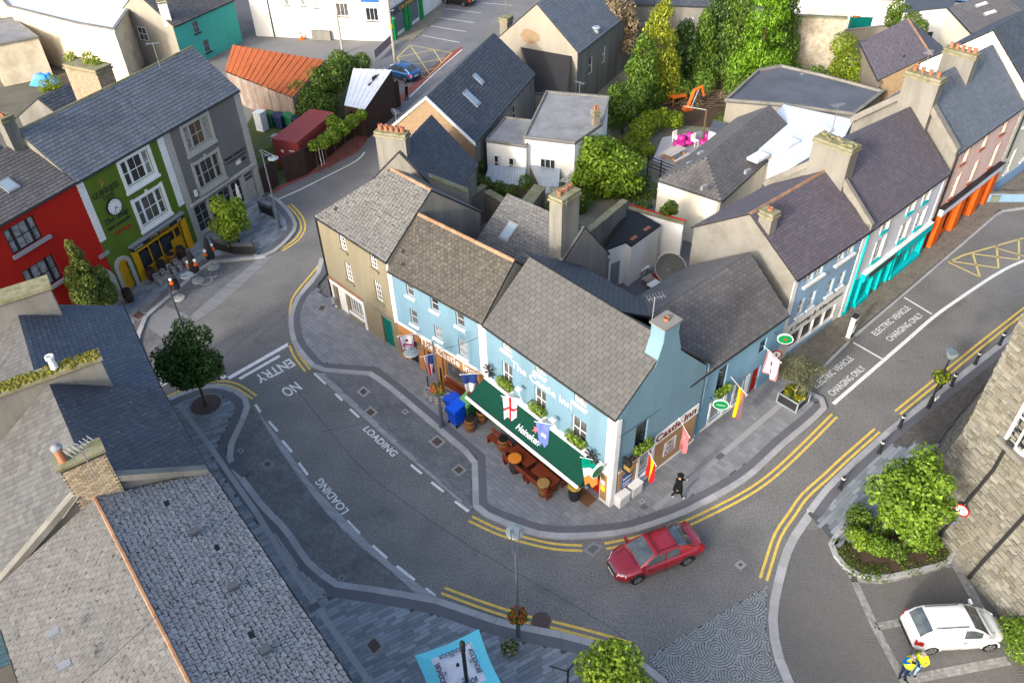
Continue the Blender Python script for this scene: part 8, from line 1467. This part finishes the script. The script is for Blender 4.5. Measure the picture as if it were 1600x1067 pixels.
# aerials on roofs
def aerial(label, p, h=1.6, rz=0.0):
    p = Vector(p); t_ = thing('roof_aerial', label, 'aerial', p, group='roof aerials'); d = Vector((math.cos(rz), math.sin(rz), 0)); s = Vector((-d.y, d.x, 0)); MB().tube([p, p+Z*h], .022, 5).build('mast', M_STEEL, t_); b = MB().tube([p+Z*h*.95-d*.45, p+Z*h*.95+d*.45], .014, 4)
    for i in range(7): b.tube([p+Z*h*.95+d*(-.42+.14*i)-s*(.28-.02*i), p+Z*h*.95+d*(-.42+.14*i)+s*(.28-.02*i)], .009, 4)
    b.build('elements', M_STEEL, t_)
for lab, (u, v, z_), a in (('television aerial on the large cement chimney up the side street', (1300,205,10.7), .4), ('television aerial on the four pot chimney', (1440,122,11.8), .9), ('television aerial on the five pot chimney by the cream house', (622,212,9.4), 2.0), ('television aerial beside the tall three pot chimney', (885,322,10.7), 1.2), ('television aerial on the ridge of the green pub', (250,105,11.4), .2), ('television aerial on the brick chimney at lower left', (150,745,10.6), 1.0), ('television aerial above the white flat roof house', (905,160,5.1), 2.4), ('television aerial on the beige gable chimney', (790,20,9.0), .7)): aerial(lab, G(u, v, z_), 1.7, a)
# overhead cables
def cable(label, a, c, sag=.4):
    a, c = Vector(a), Vector(c); tag(MB().tube([a.lerp(c, i/12)-Z*sag*4*(i/12)*(1-i/12) for i in range(13)], .012, 4).build('overhead_cable', M_BLACK), label, 'cable', 'overhead cables')
cable('cable along the inn gable from corner to side wing', G3.p(.2, 5.0, .05), F4.p(.1, 4.7, .06), .1); cable('cable from the inn corner pilaster to the lamp by the bins', F2.p(7.2, 5.6, .1), G(691,666,.1)+Z*5.6, .2); cable('sagging cable from the green pub to the grey office lamp', FB.p(8.0, 6.0, .1), G(438,356,.1)+Z*6.0, .3); cable('cable from the utility pole to the garage wall', G(619,111)+Z*8.3, G(560,40,5.0), .5); cable('cable from the utility pole towards the long house', G(619,111)+Z*8.3, G(700,120,8.0), .4); cable('grey cable across the nearest speckled roof', G(100,1090,8.3), G(245,962,9.0), .05)
# ------------------------------------------------------------------ cars
def interp(x, pts):
    for (x0, y0), (x1, y1) in zip(pts[:-1], pts[1:]):
        if x <= x1: t = (x-x0)/max(1e-9, x1-x0); t = max(0, min(1, t)); return y0+(y1-y0)*t
    return pts[-1][1]
M_TYRE = plain('tyre rubber', (.012, .012, .013), .85, .2); M_RIM = plain('alloy rim', (.42, .42, .44), .3, .5, .7); M_TRIM = plain('black trim', (.015, .015, .017), .45); M_HL = plain('headlight glass', (.62, .64, .66), .08, .7); M_TL = plain('tail light', (.45, .008, .008), .15, .6); M_PLATE = plain('number plate', (.66, .64, .5), .5); M_CGL = mat('car glass', (.035, .045, .05), .04, .9, dirt=(.12, .14, .15), dirt_amt=.8, scale=1.6, fine=0.0)  # car glass: lighter tone and pale patches paint in the sky's reflection
def car(name, label, pos, rz, paint_, L_=4.5, Wd=1.78, H=1.46, belt=None, roofx=(1.05, .35, -1.0, -1.75), hood=.82, deck=.98, wb=(1.32, -1.26), rails=False, van=False, side=None):
    """front towards +x; roofx = windscreen foot, roof front, roof rear, rear window foot"""
    t_ = thing(name, label, 'car', pos, rz); hl = L_/2; w = Wd/2; xa, xb, xc, xd = roofx; bz = .92
    top = [(-hl, .62), (-hl+.06, deck-.12), (-hl+.22, deck-.02), (xd, deck), (xa, bz), (xa+.12, bz-.02), (hl-.62, hood-.06), (hl-.2, hood-.18), (hl-.03, .58), (hl, .45)]; wid = [(-hl, w*.74), (-hl+.1, w*.86), (-hl+.5, w*.97), (-.6, w), (.8, w), (hl-.7, w*.95), (hl-.3, w*.86), (hl-.06, w*.66), (hl, w*.5)]; bot = [(-hl, .36), (-hl+.2, .24), (0, .18), (hl-.25, .2), (hl, .3)]
    xs = sorted(set([-hl, -hl+.04, -hl+.12, -hl+.3, -hl+.6, xd, xc, -.9, -.5, 0, .4, xb, xa, xa+.15, (xa+hl)/2, hl-.6, hl-.4, hl-.2, hl-.1, hl-.03, hl])); b = MB(); V = []; 
    def sec(x):
        a, z0, z1 = interp(x, wid), interp(x, bot), interp(x, top); h = z1-z0; return [(a*.80, z0), (a*.97, z0+h*.12), (a, z0+h*.42), (a*.985, z0+h*.72), (a*.93, z0+h*.93), (a*.82, z1), (a*.45, z1+.028), (0, z1+.036)]
    for x in xs:
        s = sec(x); V += [(x, -y, z) for y, z in s]+[(x, y, z) for y, z in s[-2::-1]]
    m = 15; F = [(i*m+j, i*m+j+1, (i+1)*m+j+1, (i+1)*m+j) for i in range(len(xs)-1) for j in range(m-1)]+[(i*m+m-1, i*m, (i+1)*m, (i+1)*m+m-1) for i in range(len(xs)-1)]+[tuple(range(m-1, -1, -1)), tuple(range((len(xs)-1)*m, len(xs)*m))]
    b.add(V, [f[::-1] for f in F]); body = b.build('body', paint_, t_, local=True, smooth=True)
    # cabin
    roof = [(xd, deck+.005), (xd+(xc-xd)*.5, (deck+H)/2+.06), (xc, H-.05), (xc+.3, H-.008), ((xb+xc)/2, H), (xb-.2, H-.012), (xb, H-.05), (xb+(xa-xb)*.5, (bz+H)/2+.03), (xa, bz+.01)]; bx = -.12 if not van else -.05
    cx = sorted(set([xd, xd+(xc-xd)*.5, xc, xc+.12, xc+.3, bx-.05, bx+.05, (xb+xc)/2+.2, xb-.2, xb, xb+.08, xb+(xa-xb)*.5, xa]))
    def csec(x):
        zt, zb0 = interp(x, roof), interp(x, top)-.01; k = max(0, (zt-zb0)/(H-bz)); lo = interp(x, wid)*.86; hi = lo-(lo-w*.70)*min(1, k); return [(lo, zb0), (lo+(hi-lo)*.9, zb0+(zt-zb0)*.86), (hi*.88, zt-.02*k), (hi*.5, zt+.012*k), (0, zt+.018*k)]
    S = [csec(x) for x in cx]; groups = {}
    def put(nm, q): groups.setdefault(nm, []).append(q)
    for i in range(len(cx)-1):
        xm = (cx[i]+cx[i+1])/2
        for sg in (-1, 1):
            P = lambda ii, j: (cx[ii], sg*S[ii][j][0], S[ii][j][1])
            for j in range(4):
                q = [P(i, j), P(i+1, j), P(i+1, j+1), P(i, j+1)]; q = q if sg < 0 else q[::-1]
                if j == 0:
                    pil = (abs(xm-bx) < .05) or xm > xb+.06+(xa-xb)*.42 or xm < xc
                    put('body_pillar' if (pil or (van and xm < bx)) else 'side_window', q)
                elif xm > xb and j >= 1: put('windscreen' if j >= 2 else 'body_pillar', q)
                elif xm < xc and j >= 1: put('rear_window' if j >= 2 else 'body_pillar', q)
                else: put('roof', q)
    for nm, qs in groups.items():
        g = MB(); idx = {}; vs = []; fs = []
        for q in qs:
            f = []
            for p in q:
                k = tuple(round(c, 4) for c in p)
                if k not in idx: idx[k] = len(vs); vs.append(p)
                f.append(idx[k])
            if len(set(f)) >= 3: fs.append(tuple(dict.fromkeys(f)))
        g.add(vs, fs); g.build(nm, M_CGL if 'window' in nm or 'screen' in nm else paint_, t_, local=True, smooth='window' not in nm)
    for x in wb:
        for sg in (-1, 1):
            y = sg*(w-.11); wh = MB().tube([(x, y-.10, .31), (x, y-.09, .31), (x, y+.09, .31), (x, y+.10, .31)], [.27, .315, .315, .27], 22).build('wheel', M_TYRE, t_, local=True); yo = y+sg*.102; MB().tube([(x, yo-sg*.02, .31), (x, yo+sg*.004, .31)], .205, 18).build('rim', M_RIM, wh, local=True)
            bb = MB()
            for k in range(5): a = k*1.2566; c_, s_ = math.cos(a), math.sin(a); bb.box8([(x+c_*.05-s_*.02, yo+sg*.004, .31+s_*.05+c_*.02), (x+c_*.18-s_*.04, yo+sg*.004, .31+s_*.18+c_*.04), (x+c_*.18+s_*.04, yo+sg*.004, .31+s_*.18-c_*.04), (x+c_*.05+s_*.02, yo+sg*.004, .31+s_*.05-c_*.02)], [(x+c_*.05-s_*.02, yo+sg*.009, .31+s_*.05+c_*.02), (x+c_*.18-s_*.04, yo+sg*.009, .31+s_*.18+c_*.04), (x+c_*.18+s_*.04, yo+sg*.009, .31+s_*.18-c_*.04), (x+c_*.05+s_*.02, yo+sg*.009, .31+s_*.05-c_*.02)])
            bb.build('rim_gap', M_TRIM, wh, local=True)
            MB().tube([(x+.375*math.cos(a), sg*(interp(x, wid)*.985+.004), .31+.375*math.sin(a)) for a in [math.pi*k/10 for k in range(11)]], .045, 5).build('wheel_arch', M_TRIM if side is None else paint_, t_, local=True)
    for sg in (-1, 1):
        y = sg*interp(hl-.25, wid); MB().box8([(hl-.05, sg*w*.50, .56), (hl-.42, y*1.0, .60), (hl-.42, y*.96, .73), (hl-.14, sg*w*.5, .68)], [(hl-.02, sg*w*.52, .57), (hl-.36, y*1.05, .61), (hl-.38, y*.98, .76), (hl-.10, sg*w*.5, .71)]).build('headlight', M_HL, t_, local=True)
        y = sg*interp(-hl+.1, wid); MB().box8([(-hl+.02, y*.98, .66), (-hl+.32, y*1.10, .72), (-hl+.30, y*1.06, .90), (-hl+.08, y*.86, .88)], [(-hl-.01, y*.9, .66), (-hl+.26, y*1.14, .72), (-hl+.25, y*1.09, .92), (-hl+.04, y*.80, .88)]).build('tail_light', M_TL, t_, local=True)
        MB().box8([(xa-.18, sg*w*.93, bz-.02), (xa-.02, sg*w*.93, bz-.02), (xa-.04, sg*(w+.14), bz), (xa-.16, sg*(w+.14), bz)], [(xa-.18, sg*w*.93, bz+.10), (xa-.04, sg*w*.93, bz+.10), (xa-.06, sg*(w+.15), bz+.13), (xa-.16, sg*(w+.15), bz+.13)]).build('mirror', paint_, t_, local=True)
        for k in range(1 if van else 2): x = (.05, -.95)[k]; MB().cbox((x, sg*(w*.985+.006), .78), .17, .03, .03).build('door_handle', M_TRIM if van else paint_, t_, local=True)
        for x in ((bx, xa-.08) if van else (bx, xa-.1, -1.05)): MB().cbox((x, sg*(w*1.0-.005), .30), .012, .012, .52).build('door_seam', M_TRIM, t_, local=True)
        if rails: MB().tube([(xc+.1, sg*w*.60, H+.02), (xb-.25, sg*w*.60, H+.02)], .02, 6).build('roof_rail', M_TRIM, t_, local=True)
    for sg in (-1, 1): MB().tube([(x, sg*w*(.62-.1*k/4), interp(x, top)+.033) for k, x in enumerate([xa+.16+(hl-.5-xa-.16)*j/4 for j in range(5)])], .010, 4).build('bonnet_seam', M_TRIM, t_, local=True)
    MB().tube([(xa+.13, -w*.6, bz+.005), (xa+.10, w*.05, bz+.05)], .012, 4).build('wiper', M_TRIM, t_, local=True); MB().tube([(xa+.13, -w*.02, bz+.005), (xa+.09, w*.55, bz+.05)], .012, 4).build('wiper', M_TRIM, t_, local=True)
    MB().cbox((hl-.015, 0, .42), .05, .62, .20).build('grille', M_TRIM, t_, local=True); MB().cbox((hl+.012, 0, .34), .02, .50, .10).build('number_plate', M_PLATE, t_, local=True); MB().cbox((-hl-.012, 0, .60), .02, .50, .11).build('number_plate', M_PLATE, t_, local=True)
    MB().cbox((hl-.04, 0, .62), .05, .66, .045).build('grille_trim', M_RIM, t_, local=True); MB().cbox((-hl+.03, 0, .30), .10, Wd*.72, .16).build('rear_bumper', M_TRIM, t_, local=True)
    if rails == 2:
        for x in (-.75, .25): MB().tube([(x, -w*.72, H-.02), (x, -w*.62, H+.07), (x, w*.62, H+.07), (x, w*.72, H-.02)], .022, 6).build('roof_bar', M_TRIM, t_, local=True)
    return t_
RED_P = plain('deep red car paint', (.30, .010, .02), .22, .5, .2, 1.0); WHT_P = plain('white car paint', (.74, .75, .76), .3, .5, 0, .8); BLU_P = plain('blue car paint', (.015, .11, .30), .25, .5, .3, 1.0); BLK_P = plain('black car paint', (.012, .012, .014), .2, .5, 0, 1.0)
def place(front, rear, visible_left):
    f, r = G(*front), G(*rear); d = (f-r).normalized(); c = (f+r)/2; s = Vector((-d.y, d.x, 0))*(-1 if visible_left else 1); return (c+s*.78), math.atan2(d.y, d.x)
c_, a_ = place((997,909), (1071,881), True); d_ = Vector((math.cos(a_), math.sin(a_), 0)); car('red_car', 'deep red saloon car with black roof bars driving round the corner', (c_.x, c_.y, .003), a_, RED_P, 4.5, 1.78, 1.44, roofx=(1.15, .42, -.85, -1.72), hood=.88, deck=1.0, rails=2)
c_, a_ = place((1539,1016), (1451,1021), False); car('white_car', 'small white three door van parked beside the castle wall', (c_.x, c_.y, .02), a_, WHT_P, 3.95, 1.72, 1.48, roofx=(1.15, .40, -1.35, -1.78), hood=.9, deck=1.02, wb=(1.26, -1.22), van=True, rails=1, side=1)
p, q = G(592,106), G(652,124); a_ = math.atan2((p-q).y, (p-q).x); c_ = G(628,121); car('blue_car', 'bright blue hatchback waiting behind the hoarding gable', (c_.x, c_.y, .01), a_, BLU_P, 4.2, 1.76, 1.52, roofx=(1.1, .35, -1.2, -1.8), deck=1.02)
p, q = G(690,6), G(742,14); a_ = math.atan2((p-q).y, (p-q).x); c_ = G(716,6); car('black_car', 'black estate car parked at the top of the side street', (c_.x, c_.y, .01), a_, BLK_P, 4.5, 1.8, 1.6, roofx=(1.2, .4, -1.5, -2.0), deck=1.05)
# ------------------------------------------------------------------ people
M_SKIN = plain('skin', (.45, .25, .17), .6, .3)
def person(label, pos, rz, pose, cols, hair, extra=None):
    """one skinned body: joints in metres, x right, y forward"""
    J = {'pelvis': ((0, 0, .95), .155), 'waist': ((0, .0, 1.10), .135), 'chest': ((0, .02, 1.32), .165), 'neck': ((0, .02, 1.50), .055), 'jaw': ((0, .04, 1.57), .075), 'head': ((0, .035, 1.66), .098), 'crown': ((0, .02, 1.74), .06)}
    for s, k in ((-1, 'l'), (1, 'r')):
        J[k+'sh'] = ((s*.19, 0, 1.42), .075); J[k+'el'] = ((s*.25, -.02, 1.14), .05); J[k+'wr'] = ((s*.25, .10, .92), .035); J[k+'ha'] = ((s*.25, .13, .86), .03)
        J[k+'hp'] = ((s*.095, 0, .90), .105); J[k+'kn'] = ((s*.10, .03, .50), .068); J[k+'an'] = ((s*.10, 0, .10), .045); J[k+'to'] = ((s*.11, .17, .045), .04)
    for k, v in pose.items(): J[k] = (v, J[k][1])
    E = [('pelvis', 'waist'), ('waist', 'chest'), ('chest', 'neck'), ('neck', 'jaw'), ('jaw', 'head'), ('head', 'crown')]
    for k in 'lr': E += [('chest', k+'sh'), (k+'sh', k+'el'), (k+'el', k+'wr'), (k+'wr', k+'ha'), ('pelvis', k+'hp'), (k+'hp', k+'kn'), (k+'kn', k+'an'), (k+'an', k+'to')]
    names_ = list(J); me = bpy.data.meshes.new('body'); me.from_pydata([J[n][0] for n in names_], [(names_.index(a), names_.index(b)) for a, b in E], []); o = bpy.data.objects.new('body', me); COL.objects.link(o)
    sk = o.modifiers.new('s', 'SKIN'); sb = o.modifiers.new('d', 'SUBSURF'); sb.levels = 2
    for i, n in enumerate(names_): r_ = J[n][1]; sv = me.skin_vertices[0].data[i]; sv.radius = (r_, r_*(.72 if n in ('chest', 'waist', 'pelvis') else 1)); sv.use_root = n == 'pelvis'
    ev = o.evaluated_get(bpy.context.evaluated_depsgraph_get()); m2 = bpy.data.meshes.new_from_object(ev); bpy.data.objects.remove(o); t_ = thing('person', label, 'person', pos, rz)
    for m_ in cols: m2.materials.append(m_)          # skin, top, sleeves, trousers, shoes
    keys = [(n, Vector(J[n][0])) for n in names_]
    cl_ = {'neck': 0, 'jaw': 0, 'head': 0, 'crown': 0, 'pelvis': 3, 'waist': 1, 'chest': 1}
    for k in 'lr': cl_.update({k+'sh': 1, k+'el': 2, k+'wr': 2, k+'ha': 0, k+'hp': 3, k+'kn': 3, k+'an': 3, k+'to': 4})
    for f in m2.polygons: f.material_index = cl_[min(keys, key=lambda q: (q[1]-f.center).length-J[q[0]][1]*.6)[0]]; f.use_smooth = True
    ob = bpy.data.objects.new('body', m2); COL.objects.link(ob); ob.parent = t_
    hd = Vector(J['head'][0]); MB().lathe(hd+Vector((0, -.02, -.02)), [(.10, 0), (.112, .06), (.09, .11), (.03, .135)], 14).build('hair', hair, t_, local=True, smooth=True)
    fb = MB()
    for s in (-1, 1): fb.lathe(hd+Vector((s*.035, .09, -.01)), [(.004, -.01), (.012, 0), (.004, .01)], 6)
    fb.build('eyes', M_BLACK, t_, local=True); MB().box8([hd+Vector((-.012, .09, -.05)), hd+Vector((.012, .09, -.05)), hd+Vector((.006, .12, -.045)), hd+Vector((-.006, .12, -.045))], [hd+Vector((-.006, .088, .0)), hd+Vector((.006, .088, .0)), hd+Vector((.004, .095, .0)), hd+Vector((-.004, .095, .0))]).build('nose', M_SKIN, t_, local=True)
    for k in 'lr':
        w_, h_ = Vector(J[k+'wr'][0]), Vector(J[k+'ha'][0]); d = (h_-w_).normalized(); sd = d.cross(Vector((0, 1, .3))).normalized(); hb = MB()
        for i in range(4): f0 = h_+d*.02+sd*(-.027+.018*i); ln = (.065, .078, .074, .058)[i]; cu = sd.cross(d)*.02; hb.tube([f0, f0+d*ln*.5, f0+d*ln+cu], [.0095, .009, .007], 5)
        hb.tube([h_-d*.02+sd*.03, h_+sd*.055+d*.01, h_+sd*.06+d*.04], [.011, .010, .008], 5); hb.build('hand', M_SKIN, t_, local=True)
    return t_
NAVY, BLK, HV = plain('navy cloth', (.012, .02, .06), .9, .1), plain('black cloth', (.012, .012, .013), .9, .1), plain('hi vis yellow', (.62, .72, .02), .8, .2); HAIRD, HAIRG = plain('dark hair', (.02, .015, .01), .7), plain('grey hair', (.2, .18, .16), .7); BLUT = plain('blue cloth', (.0, .09, .30), .9, .1); JEAN = plain('pale denim', (.25, .38, .50), .9, .1); WSH = plain('white shoes', (.6, .6, .6), .7)
p = G(1057,777,.115); w1 = person('walker in long black coat and hat on the pavement beside the inn gable', p, math.radians(-125), {'lkn': (-.10, .14, .52), 'lan': (-.10, .22, .13), 'lto': (-.10, .38, .07), 'rkn': (.10, -.04, .50), 'ran': (.10, -.24, .16), 'rto': (.10, -.10, .06), 'rel': (.27, -.10, 1.15), 'rwr': (.26, .02, .95), 'rha': (.26, .05, .90), 'lel': (-.27, .10, 1.17), 'lwr': (-.22, .26, 1.28), 'lha': (-.20, .29, 1.34)}, [M_SKIN, BLK, BLK, BLK, WSH], HAIRD)
MB().lathe((0, .0, .58), [(.25, 0), (.235, .2), (.19, .45), (.175, .6), (.185, .78), (.10, .90)], 14).build('coat', BLK, w1, local=True, smooth=True); MB().lathe((0, .02, 1.70), [(.17, 0), (.17, .015), (.11, .02), (.105, .10), (.06, .13)], 16).build('hat', BLK, w1, local=True)
p = G(1409,1057,.02); pa = person('person in navy trousers and yellow hi vis vest with both hands raised', p, math.radians(160), {'lel': (-.30, .18, 1.30), 'lwr': (-.13, .28, 1.52), 'lha': (-.08, .27, 1.58), 'rel': (.30, .18, 1.30), 'rwr': (.13, .28, 1.52), 'rha': (.08, .27, 1.58)}, [M_SKIN, BLUT, BLUT, NAVY, BLK], HAIRG)
def vest(t_, m_): MB().lathe((0, .01, .98), [(.215, 0), (.205, .12), (.225, .30), (.20, .44), (.10, .50)], 16).build('hi_vis_vest', m_, t_, local=True, smooth=True); MB().lathe((0, .01, 1.15), [(.222, 0), (.228, .05)], 16).build('reflective_band', M_STEEL, t_, local=True)
vest(pa, HV); MB().cbox((0, .27, 1.60), .16, .10, .07).build('binoculars', M_BLACK, pa, local=True)
p = G(1424,1052,.02); pb_ = person('person in bright yellow jacket and pale jeans close behind the hi vis vest', p, math.radians(165), {'lel': (-.28, .16, 1.25), 'lwr': (-.10, .28, 1.18), 'lha': (-.03, .29, 1.18), 'rel': (.30, .05, 1.16), 'rwr': (.26, .2, 1.0), 'rha': (.25, .25, .96)}, [M_SKIN, HV, HV, JEAN, BLK], HAIRG); vest(pb_, HV)
p = G(637,158,.02); person('dark clothed walker beside the hoarding in the side street', p, math.radians(70), {'lkn': (-.1, .12, .52), 'lan': (-.1, .16, .12), 'lto': (-.1, .32, .06)}, [M_SKIN, BLK, BLK, NAVY, BLK], HAIRD)
